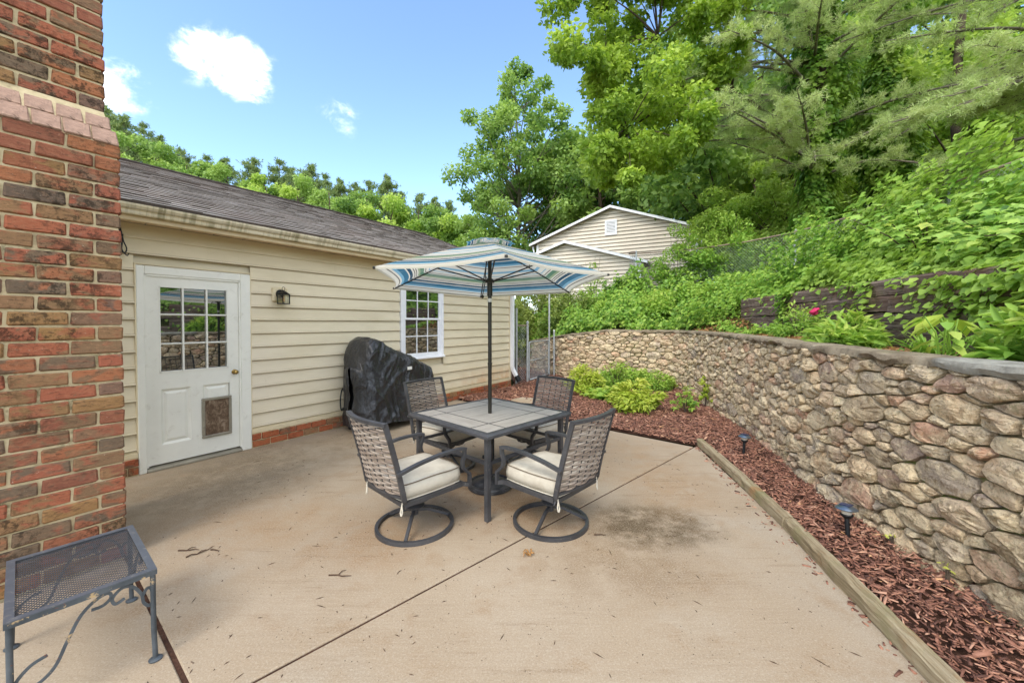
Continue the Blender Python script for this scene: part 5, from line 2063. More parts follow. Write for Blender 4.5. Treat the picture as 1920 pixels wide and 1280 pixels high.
for sx_ in (-1, 1):
    for sy_ in (-1, 1):
        m = MB()
        m.bar([(sx_ * lp, sy_ * lp, 0.69), (sx_ * lp, sy_ * lp, 0.4), (sx_ * (lp + 0.005), sy_ * (lp + 0.005), 0.0)], 0.04, 0.04, up=(1, 0, 0))
        m.build('leg', 'frame_metal', table)
for k in range(4):
    mt = Matrix.Rotation(math.pi / 2 * k, 4, 'Z')
    m = MB()
    m.box(-lp, lp, -lp - 0.012, -lp + 0.012, 0.45, 0.475, mt)
    m.build('stretcher', 'frame_metal', table)
    m = MB()
    m.box(-lp, lp, -lp - 0.01, -lp + 0.01, 0.655, 0.69, mt)
    m.build('apron', 'frame_metal', table)

# ---- umbrella and base
ub = thing('umbrella_base', 'round black weighted umbrella stand under the table', 'umbrella base', (TX, TY - 0.03, 0))
n = newmat('base_resin')
co = n.coord('Object')
c = n.mix(n.smooth(n.noise(co, 9, 6, 0.7), 0.4, 0.7), srgb(44, 44, 48), srgb(84, 84, 84))
n.out(n.principled(c, 0.4, 0, n.bump(n.noise(co, 70, 4, 0.7), 0.25, 0.004), 0.5))
MB().lathe([(0.0, 0.0), (0.205, 0.0), (0.215, 0.008), (0.215, 0.022), (0.208, 0.028), (0.215, 0.034), (0.212, 0.048), (0.2, 0.055), (0.185, 0.052), (0.178, 0.044), (0.12, 0.062), (0.06, 0.085), (0.036, 0.1), (0.034, 0.12), (0, 0.12)], 48).build('disc', 'base_resin', ub, True, 40)
m = MB()
m.tube([(0, 0, 0.1), (0, 0, 0.42)], 0.026, 16)
m.build('sleeve', 'frame_metal', ub, True, 40)
m = MB()
m.tube([(-0.02, -0.01, 0.3), (-0.06, -0.02, 0.3)], 0.006, 8)
m.tube([(-0.055, -0.018, 0.3), (-0.07, -0.022, 0.3)], 0.018, 12)
m.build('knob', 'black_rubber', ub)

um = thing('patio_umbrella', 'open blue and cream striped patio umbrella over the table', 'umbrella', (TX, TY - 0.03, 0))
m = MB()
m.tube([(0, 0, 0.35), (0, 0, 1.86)], 0.0185, 14)
m.tube([(0, 0, 1.19), (0, 0, 1.215)], 0.022, 14)
m.tube([(0, 0, 1.86), (0, 0, 1.99)], 0.026, 14)
m.tube([(0, 0, 1.99), (0, 0, 2.355)], 0.019, 14)
sm('pole_bronze', srgb(54, 52, 46), 0.35, 0.5, var=0.12)
m.build('pole', 'pole_bronze', um, True, 40)
sm('label_white', srgb(216, 214, 204), 0.6, var=0.03)
MB().tube([(0, 0, 1.80), (0, 0, 1.835)], 0.0195, 14).build('pole_sticker', 'label_white', um)
n = newmat('canopy_stripes')
rd = n.attr('rad')
# stripe sequence from the crown (0) to the rim (1)
CREAM, SKYB, TEAL, NAVY, GREEN, SAGE, TAUP = srgb(220, 214, 196), srgb(126, 172, 190), srgb(66, 116, 138), srgb(58, 84, 100), srgb(98, 132, 106), srgb(154, 166, 130), srgb(112, 106, 96)
band = [(0.04, CREAM), (0.012, TAUP), (0.022, CREAM), (0.028, SKYB), (0.055, TEAL), (0.014, CREAM), (0.034, NAVY), (0.016, CREAM), (0.01, TAUP), (0.012, CREAM), (0.01, TAUP), (0.014, CREAM), (0.024, SAGE), (0.04, GREEN), (0.014, CREAM), (0.01, TAUP), (0.03, CREAM), (0.01, SKYB), (0.05, CREAM), (0.03, SKYB), (0.025, CREAM)]
stripes, r_ = [], 1.0
while r_ > 0:
    for w_, c_ in band:
        stripes.append((max(0.0, r_ - w_), c_))
        r_ -= w_
        if r_ <= 0:
            break
stripes = stripes[::-1]          # (start radius, colour) from the crown outwards
lo_ = [(p / 0.5, q) for p, q in stripes if p < 0.5]
hi_ = [((p - 0.5) / 0.5, q) for p, q in stripes if p >= 0.5]
hi_ = [(0.0, lo_[-1][1])] + hi_
c1 = n.ramp(n.math('DIVIDE', rd, 0.5), lo_[:31], 'CONSTANT')
c2 = n.ramp(n.math('DIVIDE', n.math('SUBTRACT', rd, 0.5), 0.5), hi_[:31], 'CONSTANT')
c = n.mix(n.math('GREATER_THAN', rd, 0.5), c1, c2)
co = n.coord('Object')
c = n.mix(n.math('MULTIPLY', n.smooth(n.noise(co, 3, 5, 0.6), 0.45, 0.75), 0.18), c, srgb(232, 228, 216))
bs = n.principled(c, 0.85, 0, n.bump(n.noise(co, 220, 2, 0.7), 0.12, 0.003), 0.2)
tl = n.n('ShaderNodeBsdfTranslucent')
n.put(tl.inputs[0], n.mix(1.0, c, (0.92, 0.96, 1.0), 'MULTIPLY'))
mx = n.n('ShaderNodeMixShader')
mx.inputs[0].default_value = 0.48
n.t.links.new(bs, mx.inputs[1])
n.t.links.new(tl.outputs[0], mx.inputs[2])
n.out(mx.outputs[0])

HEX = [math.radians(-81 + 60 * k) for k in range(6)]
TILT = Matrix.Rotation(math.radians(-3.4), 4, 'X')


def hexa(R, z_apex, z_rim, r_in, nrad, sagk, name, parent, rad0=0.0, rad1=1.0, wob=0.0):
    V, F, Rd = [], [], []
    NA = 10
    for k in range(6):
        a0, a1 = HEX[k], HEX[(k + 1) % 6]
        p0 = np.array([math.cos(a0), math.sin(a0)])
        p1 = np.array([math.cos(a1), math.sin(a1)])
        for i in range(nrad + 1):
            f = r_in + (1 - r_in) * i / nrad
            for j in range(NA + 1):
                t = j / NA
                q = (p0 * (1 - t) + p1 * t)
                sag = 4 * t * (1 - t)
                pull = 1 - 0.085 * sag * f ** 2
                xy = q * R * f * pull
                z = z_apex + (z_rim - z_apex) * (f ** 1.06) + sag * f * sagk + wob * math.sin(t * 25 + k * 3) * f
                V.append(TILT @ Vector((xy[0], xy[1], z - 2.2)) + Vector((0, 0, 2.2)))
                Rd.append(rad0 + (rad1 - rad0) * f)
        o0 = k * (nrad + 1) * (NA + 1)
        for i in range(nrad):
            for j in range(NA):
                a = o0 + i * (NA + 1) + j
                F.append((a, a + NA + 1, a + NA + 2, a + 1))
    me = mesh_np(name, np.array([tuple(v) for v in V]), np.array(F), 'canopy_stripes', smooth=True)
    at = me.attributes.new('rad', 'FLOAT', 'POINT')
    at.data.foreach_set('value', np.array(Rd, dtype=np.float32))
    return link(name, me, parent)


RIM = 1.12
can = hexa(RIM, 2.385, 2.0, 0.10, 30, -0.012, 'canopy', um)
hexa(0.27, 2.42, 2.335, 0.02, 8, 0.03, 'vent_cap', can, 0.0, 0.42, 0.006)
# short hanging hem
V, F, Rd = [], [], []
for k in range(6):
    a0, a1 = HEX[k], HEX[(k + 1) % 6]
    p0, p1 = np.array([math.cos(a0), math.sin(a0)]), np.array([math.cos(a1), math.sin(a1)])
    o0 = len(V)
    for j in range(11):
        t = j / 10
        sag = 4 * t * (1 - t)
        xy = (p0 * (1 - t) + p1 * t) * RIM * (1 - 0.085 * sag)
        for dz, sc2 in ((0, 1.0), (-0.018, 1.0)):
            z = 2.0 - 0.012 * sag + dz
            V.append(tuple(TILT @ Vector((xy[0] * sc2, xy[1] * sc2, z - 2.2)) + Vector((0, 0, 2.2))))
            Rd.append(0.99 if dz == 0 else 1.0)
    for j in range(10):
        F.append((o0 + 2 * j, o0 + 2 * j + 1, o0 + 2 * j + 3, o0 + 2 * j + 2))
me = mesh_np('hem', np.array(V), np.array(F), 'canopy_stripes', smooth=True)
me.attributes.new('rad', 'FLOAT', 'POINT').data.foreach_set('value', np.array(Rd, dtype=np.float32))
link('hem', me, can)


def tl_(p):
    return tuple(TILT @ (Vector(p) - Vector((0, 0, 2.2))) + Vector((0, 0, 2.2)))


for a0 in HEX:
    d = (math.cos(a0), math.sin(a0))
    m = MB()
    m.tube([tl_((d[0] * 0.03, d[1] * 0.03, 2.34)), tl_((d[0] * RIM * 0.5, d[1] * RIM * 0.5, 2.178)), tl_((d[0] * RIM * 0.99, d[1] * RIM * 0.99, 1.988))], 0.0065, 6)
    rb = m.build('rib', 'pole_bronze', um)
    m = MB()
    m.tube([tl_((d[0] * 0.035, d[1] * 0.035, 2.0)), tl_((d[0] * RIM * 0.52, d[1] * RIM * 0.52, 2.166))], 0.0065, 6)
    m.build('strut', 'pole_bronze', rb)
    MB().lathe([(0.0, -0.012), (0.012, -0.008), (0.012, 0.008), (0, 0.012)], 8, Matrix.Translation(tl_((d[0] * RIM, d[1] * RIM, 1.99)))).build('rib_tip', 'pole_bronze', rb)
m = MB()
m.lathe([(0.02, 1.985), (0.045, 1.985), (0.045, 2.012), (0.03, 2.02), (0.02, 2.03)], 16)
m.lathe([(0.02, 2.32), (0.04, 2.32), (0.04, 2.345), (0.02, 2.355)], 16)
m.build('runner', 'pole_bronze', um)
MB().tube(catmull([(-0.02, 0.02, 2.32), (-0.035, 0.03, 2.2), (-0.05, 0.05, 2.0), (-0.075, 0.07, 1.87)], 5), 0.004, 6).build('pull_cord', 'pole_bronze', um)
MB().lathe([(0, -0.02), (0.014, -0.012), (0.016, 0), (0.01, 0.012), (0, 0.014)], 10, Matrix.Translation((-0.076, 0.071, 1.86))).build('cord_knob', 'pole_bronze', um)

# ---- grill under black cover (garage frame: against the clapboards)
n = newmat('cover_vinyl')
co = n.coord('Object')
c = n.mix(n.smooth(n.noise(co, 3, 5, 0.6), 0.35, 0.7), srgb(30, 31, 34), srgb(46, 47, 50))
fo = n.noise(n.mapping(co, (2.2, 2.2, 1.4)), 3.4, 5, 0.6, 1.2)
n.out(n.principled(c, n.math('ADD', 0.20, n.math('MULTIPLY', n.noise(co, 7, 4), 0.2)), 0, n.bump(n.math('ADD', fo, n.math('MULTIPLY', n.noise(n.mapping(co, (1, 1, 0.5), (0.4, 0.7, 0.2)), 9, 3, 0.5, 0.8), 0.3)), 0.6, 0.05), 0.6))
grill = thing('covered_grill', 'barbecue grill under a wrinkled black vinyl cover against the clapboard wall', 'grill', GO, GZ)
ss = [-4.60, -4.585, -4.52, -4.42, -4.28, -4.1, -3.9, -3.7, -3.52, -3.4, -3.32, -3.27, -3.255]
hh_ = [0.95, 1.16, 1.34, 1.395, 1.36, 1.25, 1.17, 1.10, 0.99, 0.94, 0.90, 0.82, 0.70]
NSs, NP = 90, 96
V, F = [], []
sA = np.linspace(ss[0], ss[-1], NSs)
for i, s in enumerate(sA):
    top = np.interp(s, ss, hh_)
    e = min((s - ss[0]), (ss[-1] - s))
    inset = 0.05 * max(0, 1 - e / 0.10) ** 2
    fl_ = 0.07                                # flare at the hem
    prof = []
    yb, yf = -0.13 - inset, -0.76 + inset
    z0 = 0.10 + 0.03 * math.sin(s * 7)
    ymid = (yb + yf) / 2
    key = [(yf - fl_ * 1.2, z0), (yf - fl_ * 0.8, z0 + 0.2), (yf - 0.035, 0.50 * top), (yf - 0.012, 0.66 * top), (yf + 0.0, 0.78 * top), (yf + 0.015, 0.885 * top), (yf + 0.085, 0.965 * top), (yf + 0.22, 0.992 * top), (ymid, top), (yb - 0.10, 0.995 * top), (yb - 0.015, 0.94 * top), (yb, 0.7 * top), (yb + 0.01, 0.3), (yb + 0.02, z0)]
    kp = catmull(key, 7)
    sl = np.concatenate([[0], np.cumsum(np.linalg.norm(np.diff(kp, axis=0), axis=1))])
    t = np.linspace(0, sl[-1], NP)
    yy = np.interp(t, sl, kp[:, 0])
    zz_ = np.interp(t, sl, kp[:, 1])
    for j in range(NP):
        u_, v_ = s, t[j]
        # draped folds: diagonal swags low down, small puckers along the shoulder seam
        low = np.clip((0.95 - zz_[j]) / 0.75, 0, 1)
        # long hanging folds that fan out towards the hem, a few diagonal drags from the raised corner
        q1 = fbm2(u_ * 6.5 + 0.9 * v_, v_ * 0.8, 31, 2)
        q2 = fbm2(u_ * 3.2 + v_ * 3.4, v_ * 0.9 - u_ * 0.6, 37, 2)
        q3 = fbm2(u_ * 4.0 - v_ * 3.0, v_ * 1.4 + u_ * 0.9, 39, 2)
        r1 = max(0.0, 1 - abs(q1) * 4.0) ** 1.6
        r2_ = max(0.0, 1 - abs(q2) * 6.0) ** 2
        r3_ = max(0.0, 1 - abs(q3) * 6.5) ** 2
        w1_ = 0.040 * low * (r1 - 0.35) + (0.020 + 0.022 * low) * (r2_ - 0.25) + 0.024 * (r3_ - 0.25)
        w2_ = 0.010 * fbm2(u_ * 8, v_ * 7, 33, 2)
        w3_ = 0.006 * math.sin(u_ * 95) * math.exp(-((zz_[j] - 0.85 * top) / 0.035) ** 2)
        dn = (w1_ + w2_ + w3_)
        oy = -1 if j < NP * 0.55 else 0.4
        up_ = np.clip((zz_[j] / top - 0.9) * 8, 0, 1)
        V.append((s + 0.03 * fbm2(v_ * 4, u_ * 3, 35, 2), yy[j] + oy * dn * (1 - up_ * 0.6), zz_[j] + dn * 0.6 * up_))
for i in range(NSs - 1):
    for j in range(NP - 1):
        a = i * NP + j
        F.append((a, a + 1, a + NP + 1, a + NP))
# end panels
for i, sgn in ((0, 1), (NSs - 1, -1)):
    cols = [V[i * NP + j] for j in range(NP)]
    half = NP // 2
    prev = [i * NP + j for j in range(NP)]
    for lay in range(1, 8):
        f = 1 - lay / 8.0
        new = []
        for j in range(NP):
            y, z = cols[j][1], cols[j][2]
            opp = cols[NP - 1 - j]
            my, mz = (y + opp[1]) / 2, (z + opp[2]) / 2
            bul = 0.07 * (1 - f * f) * (1 if z > 0.3 else 0.5) + 0.03 * fbm2(y * 6 + lay, z * 5, 41, 2) + 0.05 * max(0, 0.5 - z)
            new.append(len(V))
            V.append((cols[j][0] - sgn * bul, my + (y - my) * f, mz + (z - mz) * f))
        for j in range(NP - 1):
            F.append((prev[j], prev[j + 1], new[j + 1], new[j]) if sgn < 0 else (prev[j + 1], prev[j], new[j], new[j + 1]))
        prev = new
cv = link('cover', mesh_np('cover', np.array(V), np.array(F), 'cover_vinyl', smooth=True), grill)
# seams
sm('seam_grey', srgb(92, 92, 94), 0.7)
def cov(s, j):
    i = int(np.argmin(np.abs(sA - s)))
    return Vector(V[i * NP + j]) + Vector((0, -0.004, 0.002))
m = MB()
m.tube([cov(s, 34) for s in np.linspace(-4.55, -3.3, 50)], 0.003, 5)
m.build('seam', 'seam_grey', cv)
for s_ in (-4.02, -3.62):
    m = MB()
    m.tube([cov(s_ + 0.004 * j, j) for j in range(15, 50)], 0.003, 5)
    m.build('seam', 'seam_grey', cv)
c0 = cov(-3.86, 29)
c1_ = cov(-3.86, 31)
m = MB()
m.bbox(-0.045, 0.045, -0.004, 0.0, -0.025, 0.025, 0.001, Matrix.Translation(c0 + Vector((0, -0.012, 0.01))))
m.build('label_patch', 'label_white', cv)
m = MB()
m.bar(catmull([(-4.62, -0.2, 0.62), (-4.66, -0.22, 0.6), (-4.70, -0.25, 0.5), (-4.71, -0.27, 0.36), (-4.68, -0.26, 0.31), (-4.64, -0.22, 0.34)], 5), 0.02, 0.004, up=(0, 1, 0))
m.build('strap', 'black_rubber', cv)
for x in (-4.5, -3.42):
    for y in (-0.24, -0.66):
        m = MB()
        m.bar([(x, y, 0.5), (x - 0.02, y - 0.02, 0.02)], 0.04, 0.05, up=(1, 0, 0))
        m.bbox(x - 0.065, x + 0.025, y - 0.06, y + 0.02, 0.0, 0.05, 0.01)
        m.build('leg', 'black_rubber', grill)
m = MB()
m.bbox(-4.5, -3.4, -0.68, -0.22, 0.3, 0.85, 0.03)
m.build('firebox', 'black_metal', grill)

# ---- wire-mesh side table by the chimney
sm('blue_grey_enamel', srgb(92, 97, 104), 0.38, 0.3, var=0.12, vscale=14, dirt=srgb(196, 182, 158), dirt_amt=0.55)
sm('mesh_enamel', srgb(80, 83, 88), 0.4, 0.3, var=0.2, vscale=20)
n = newmat('chipped_paint')
co = n.coord('Object')
c = n.mix(n.smooth(n.noise(co, 6, 4, 0.6), 0.35, 0.7), srgb(66, 72, 76), srgb(92, 98, 102))
c = n.mix(n.smooth(n.noise(co, 13, 6, 0.75), 0.6, 0.66), c, srgb(186, 160, 120))
c = n.mix(n.math('MULTIPLY', n.smooth(n.noise(n.mapping(co, (1, 1, 1), (0, 0, 0), (4, 2, 7)), 20, 6, 0.75), 0.62, 0.68), 0.9), c, srgb(132, 70, 44))
n.out(n.principled(c, 0.5, 0.2, n.bump(n.noise(co, 60, 5, 0.7), 0.4, 0.003), 0.4))
st = thing('mesh_side_table', 'small blue-grey metal side table with expanded mesh top by the chimney', 'side table', (-2.08, 1.883, 0), math.radians(-38.7))
hx, hy, tz = 0.325, 0.225, 0.435
m = MB()
for (x0, x1, y0, y1) in ((-hx, hx, hy - 0.028, hy), (-hx, hx, -hy, -hy + 0.028), (-hx, -hx + 0.03, -hy + 0.028, hy - 0.028), (hx - 0.03, hx, -hy + 0.028, hy - 0.028)):
    m.box(x0, x1, y0, y1, tz - 0.004, tz)
m.build('top_rim', 'blue_grey_enamel', st)
m = MB()
for (x0, x1, y0, y1) in ((-hx, hx, hy - 0.004, hy), (-hx, hx, -hy, -hy + 0.004), (-hx, -hx + 0.004, -hy + 0.004, hy - 0.004), (hx - 0.004, hx, -hy + 0.004, hy - 0.004)):
    m.box(x0, x1, y0, y1, tz - 0.026, tz - 0.0045)
m.build('rim_skirt', 'chipped_paint', st)
# expanded metal: two families of thin strands
m = MB()
X2, Y2 = hx - 0.026, hy - 0.024
px_, py_ = 0.0215, 0.0135
for fam in (1, -1):
    k0 = -int((X2 * py_ + Y2 * px_) / (px_ * py_)) - 1
    for k in range(k0, -k0 + 1):
        # line: x/px*1 + fam*y/py = k
        pts = []
        for x in (-X2, X2):
            y = fam * (k - x / px_) * py_
            if abs(y) <= Y2:
                pts.append((x, y))
        for y in (-Y2, Y2):
            x = (k - fam * y / py_) * px_
            if abs(x) < X2:
                pts.append((x, y))
        if len(pts) >= 2:
            a, b = pts[0], pts[1]
            if math.hypot(a[0] - b[0], a[1] - b[1]) > 0.01:
                m.bar([(a[0], a[1], tz - 0.009 + 0.0006 * fam), (b[0], b[1], tz - 0.009 + 0.0006 * fam)], 0.0031, 0.0022)
m.build('mesh_top', 'mesh_enamel', st)
for sx_ in (-1, 1):
    for sy_ in (-1, 1):
        x, y = sx_ * (hx - 0.014), sy_ * (hy - 0.014)
        m = MB()
        m.tube([(x, y, tz - 0.006), (x, y, 0.3), (x + 0.004 * sx_, y, 0.15), (x + 0.008 * sx_, y + 0.004 * sy_, 0.008)], 0.0105, 10)
        m.lathe([(0, 0), (0.026, 0), (0.027, 0.005), (0.018, 0.011), (0.012, 0.013), (0, 0.013)], 14, Matrix.Translation((x + 0.008 * sx_, y + 0.004 * sy_, 0.001)))
        m.build('leg', 'chipped_paint', st, True, 40)


def scroll(pts, name='scroll'):
    m = MB()
    m.bar(catmull(pts, 6), 0.012, 0.005, up=(1, 0, 0))
    m.build(name, 'chipped_paint', st)


for x in (hx - 0.016, -hx + 0.016):
    scroll([(x, -0.115, 0.235), (x, -0.16, 0.22), (x, -0.198, 0.175), (x, -0.185, 0.135), (x, -0.14, 0.135), (x, -0.095, 0.175), (x, -0.06, 0.26), (x, -0.02, 0.345), (x, 0.03, 0.39), (x, 0.065, 0.395), (x, 0.07, 0.37), (x, 0.045, 0.35), (x, 0.01, 0.35)])
    scroll([(x, 0.115, 0.345), (x, 0.085, 0.335), (x, 0.075, 0.365), (x, 0.105, 0.395), (x, 0.14, 0.385), (x, 0.17, 0.335), (x, 0.178, 0.29), (x, 0.198, 0.265), (x, 0.208, 0.285), (x, 0.205, 0.34), (x, 0.19, 0.35), (x, 0.175, 0.325)])
for y in (hy - 0.016, -hy + 0.016):
    scroll([(-0.2, y, 0.26), (-0.26, y, 0.22), (-0.3, y, 0.16), (-0.26, y, 0.13), (-0.2, y, 0.18), (-0.12, y, 0.3), (-0.02, y, 0.39), (0.04, y, 0.385), (0.03, y, 0.35), (-0.01, y, 0.345)])

# ---- solar path lights
sm('solar_steel', srgb(128, 140, 150), 0.3, 0.8, var=0.1)
sm('solar_cell', srgb(44, 58, 96), 0.15, 0.2, var=0.2, vscale=40)
sm('clear_lens', srgb(206, 196, 178), 0.2, var=0.1)


def solar(x, y, z0, tilt, lab):
    s_ = thing('solar_path_light', lab, 'garden light', (x, y, z0), 0.3, 'solar path lights along the mulch bed')
    s_.rotation_euler = (tilt, 0.05, 0.5)
    m = MB()
    m.tube([(0, 0, -0.08), (0, 0, 0.02), (0.0, 0, 0.165)], [0.006, 0.014, 0.016], 12)
    m.build('stake', 'black_rubber', s_, True, 40)
    m = MB()
    m.lathe([(0, 0.155), (0.024, 0.155), (0.036, 0.168), (0.04, 0.176), (0.036, 0.182), (0, 0.18)], 20)
    m.build('collar', 'black_rubber', s_, True, 40)
    m = MB()
    m.lathe([(0, 0.18), (0.030, 0.18), (0.033, 0.2), (0.032, 0.225), (0, 0.225)], 20)
    m.build('lens', 'clear_lens', s_, True, 40)
    m = MB()
    m.lathe([(0, 0.216), (0.066, 0.214), (0.068, 0.219), (0.06, 0.226), (0.034, 0.242), (0, 0.244)], 24)
    m.build('cap', 'solar_steel', s_, True, 30)
    m = MB()
    for a in (-1, 1):
        for b in (-1, 1):
            m.box(a * 0.0165 - 0.015, a * 0.0165 + 0.015, b * 0.0165 - 0.015, b * 0.0165 + 0.015, 0.243, 0.248)
    m.build('solar_panel', 'solar_cell', s_)
    return s_


solar(2.724, 4.618, 0.045, 0.02, 'black solar path light with steel cap farther along the mulch bed')
solar(2.411, 2.806, 0.045, -0.07, 'black solar path light with tilted steel cap nearer along the mulch bed')
# ================================================================== foliage
def leafmat(name, cols, trans=0.35, rough=0.5, tint=(1.0, 1.0, 0.75), patch=None):
    n = newmat(name)
    rn = n.attr('rnd')
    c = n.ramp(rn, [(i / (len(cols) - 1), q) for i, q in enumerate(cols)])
    wc = n.n('ShaderNodeNewGeometry').outputs['Position']
    if patch:
        c = n.mix(n.math('MULTIPLY', n.smooth(n.noise(wc, patch, 3, 0.5), 0.42, 0.62), 0.55), c, cols[-1])
    b = n.principled(c, rough, 0, None, 0.35)
    t = n.n('ShaderNodeBsdfTranslucent')
    n.put(t.inputs[0], n.mix(1.0, c, tint, 'MULTIPLY'))
    m = n.n('ShaderNodeMixShader')
    m.inputs[0].default_value = trans
    n.t.links.new(b, m.inputs[1])
    n.t.links.new(t.outputs[0], m.inputs[2])
    n.out(m.outputs[0])


leafmat('leaf_oak', [srgb(107, 138, 50), srgb(140, 171, 63), srgb(171, 198, 77), srgb(202, 222, 96)], 0.52, patch=0.5)
leafmat('leaf_forest', [srgb(91, 125, 62), srgb(125, 159, 78), srgb(159, 188, 96), srgb(188, 212, 116)], 0.5, patch=0.3)
leafmat('leaf_bright', [srgb(125, 159, 66), srgb(157, 187, 82), srgb(183, 209, 97), srgb(207, 224, 116)], 0.52, patch=0.3)
leafmat('leaf_ivy', [srgb(84, 124, 50), srgb(120, 162, 62), srgb(152, 188, 78), srgb(184, 206, 94)], 0.46, 0.42, patch=0.9)
leafmat('leaf_dark', [srgb(72, 96, 46), srgb(103, 127, 57), srgb(136, 156, 72), srgb(171, 180, 94)], 0.4, patch=0.9)
leafmat('leaf_lime', [srgb(136, 164, 54), srgb(170, 192, 70), srgb(198, 210, 88), srgb(214, 216, 108)], 0.48, 0.42)
leafmat('leaf_maple', [srgb(122, 164, 66), srgb(152, 190, 84), srgb(178, 208, 102), srgb(202, 214, 100)], 0.48, 0.42)
leafmat('leaf_garden', [srgb(108, 148, 60), srgb(138, 178, 74), srgb(170, 200, 86), srgb(196, 210, 104)], 0.48, 0.42)
leafmat('needle_pale', [srgb(144, 163, 97), srgb(173, 192, 118), srgb(197, 214, 139), srgb(218, 226, 161)], 0.45, 0.5, (1, 1, 0.85), patch=0.6)
leafmat('needle_far', [srgb(101, 123, 79), srgb(125, 147, 90), srgb(151, 167, 101), srgb(176, 184, 118)], 0.4, 0.55)
leafmat('leaf_brown', [srgb(130, 88, 54), srgb(172, 126, 80), srgb(196, 148, 98)], 0.3, 0.7)
sm('bark', srgb(88, 76, 64), 0.92, var=0.3, vscale=5, bump=0.9, bscale=22, spec=0.1)
sm('bark_grey', srgb(120, 112, 98), 0.92, var=0.25, vscale=4, bump=0.8, bscale=26, spec=0.1)
sm('petal_pink', srgb(206, 44, 96), 0.6, var=0.15)


def unit(v):
    return v / (np.linalg.norm(v, axis=-1, keepdims=True) + 1e-9)


def rand_dir(k, g):
    v = g.normal(size=(k, 3))
    return unit(v)


def leaf_geo(C, nrm_, axis, L, W, style='leaf6', g=nr):
    """leaves at C with surface normal and pointing axis -> (V, F quads)"""
    k = len(C)
    axis = unit(axis - nrm_ * np.sum(axis * nrm_, 1, keepdims=True))
    side = np.cross(nrm_, axis)
    L = np.broadcast_to(L, (k,))[:, None]
    W = np.broadcast_to(W, (k,))[:, None]
    if style == 'rhomb':
        V = np.stack([C, C + axis * L * 0.5 + side * W * 0.5, C + axis * L, C + axis * L * 0.5 - side * W * 0.5], 1)
        F = (np.arange(k) * 4)[:, None] + np.array([[0, 1, 2, 3]])
        return V.reshape(-1, 3), F
    if style == 'leaf6':
        dr = nrm_ * L * 0.10
        V = np.stack([C, C + axis * L * 0.32 + side * W * 0.5 + dr, C + axis * L * 0.72 + side * W * 0.33 + dr * 0.4, C + axis * L - dr * 0.6,
                      C + axis * L * 0.72 - side * W * 0.33 + dr * 0.4, C + axis * L * 0.32 - side * W * 0.5 + dr], 1)
        F = (np.arange(k) * 6)[:, None, None] + np.array([[0, 3, 2, 1], [0, 5, 4, 3]])[None]
        return V.reshape(-1, 3), F.reshape(-1, 4)
    if style == 'maple':
        # five-lobed outline around the leaf base, as a fan of quads
        ang_ = np.radians([-150, -118, -92, -62, -48, -22, 0, 22, 48, 62, 92, 118, 150])
        rad = np.array([0.30, 0.62, 0.42, 0.90, 0.55, 0.60, 1.0, 0.60, 0.55, 0.90, 0.42, 0.62, 0.30])
        pts = [C + axis * L * 0.12]
        for a, r in zip(ang_, rad):
            pts.append(C + axis * L * (0.42 + 0.58 * r * np.cos(a)) + side * W * 0.62 * r * np.sin(a) + nrm_ * L * (-0.10 * r * r))
        V = np.stack(pts, 1)
        q = [[0, 1, 2, 3], [0, 3, 4, 5], [0, 5, 6, 7], [0, 7, 8, 9], [0, 9, 10, 11], [0, 11, 12, 13]]
        F = (np.arange(k) * 14)[:, None, None] + np.array(q)[None]
        return V.reshape(-1, 3), F.reshape(-1, 4)
    if style == 'blade':
        # long arching blade in 4 segments
        s = [0, 0.3, 0.6, 0.85, 1.0]
        dz = [0, 0.02, -0.06, -0.22, -0.42]
        wd_ = [0.5, 0.6, 0.5, 0.28, 0.03]
        pts = []
        for a, b, c_ in zip(s, dz, wd_):
            ctr = C + axis * L * a + np.array([0, 0, 1.0]) * L * b
            pts += [ctr - side * W * c_, ctr + side * W * c_]
        V = np.stack(pts, 1)
        q = [[2 * i, 2 * i + 1, 2 * i + 3, 2 * i + 2] for i in range(4)]
        F = (np.arange(k) * 10)[:, None, None] + np.array(q)[None]
        return V.reshape(-1, 3), F.reshape(-1, 4)


def foliage(name, C, nrm_, axis, L, W, mat, style='leaf6', parent=None, rnd=None, g=nr):
    V, F = leaf_geo(C, nrm_, axis, L, W, style)
    per = len(F) // len(C)
    if rnd is None:
        rnd = g.beta(2, 2, len(C))
    me = mesh_np(name, V, F, mat, np.repeat(rnd, per))
    return link(name, me, parent) if parent is not False else me


def clump_points(cl, per, g, shell=0.55):
    """cl (n,4): x,y,z,r ; points through each clump, biased to its outside; returns points and outward dirs"""
    n_ = len(cl)
    idx_ = np.repeat(np.arange(n_), per)
    d = rand_dir(len(idx_), g)
    r = g.random(len(idx_)) ** (1 / 3.0)
    r = shell * r ** 0.6 + (1 - shell) * r
    # ragged clumps
    rag = 0.72 + 0.5 * g.random((n_, 6))
    lob = rag[idx_, (np.abs(d[:, 0] * 2.9 + d[:, 2] * 4.7 + d[:, 1] * 3.3) * 2).astype(int) % 6]
    P_ = cl[idx_, :3] + d * (r * lob * cl[idx_, 3])[:, None] * np.array([1, 1, 0.78])
    return P_, d


def make_crown(name, cl, per, L, mat, g, style='rhomb', parent=None, Wf=0.62, up=0.5):
    P_, d = clump_points(cl, per, g)
    k = len(P_)
    nn = unit(0.45 * d + np.array([0, 0, up]) + 0.75 * rand_dir(k, g))
    ax_ = unit(rand_dir(k, g) + 0.5 * d + np.array([0, 0, -0.35]))
    Ls = L * g.uniform(0.65, 1.3, k)
    # lighter leaf tones towards the top of each clump
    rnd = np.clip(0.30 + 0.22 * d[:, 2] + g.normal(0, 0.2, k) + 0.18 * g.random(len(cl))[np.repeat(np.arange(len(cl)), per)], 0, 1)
    return foliage(name, P_, nn, ax_, Ls, Ls * Wf, mat, style, parent, rnd)


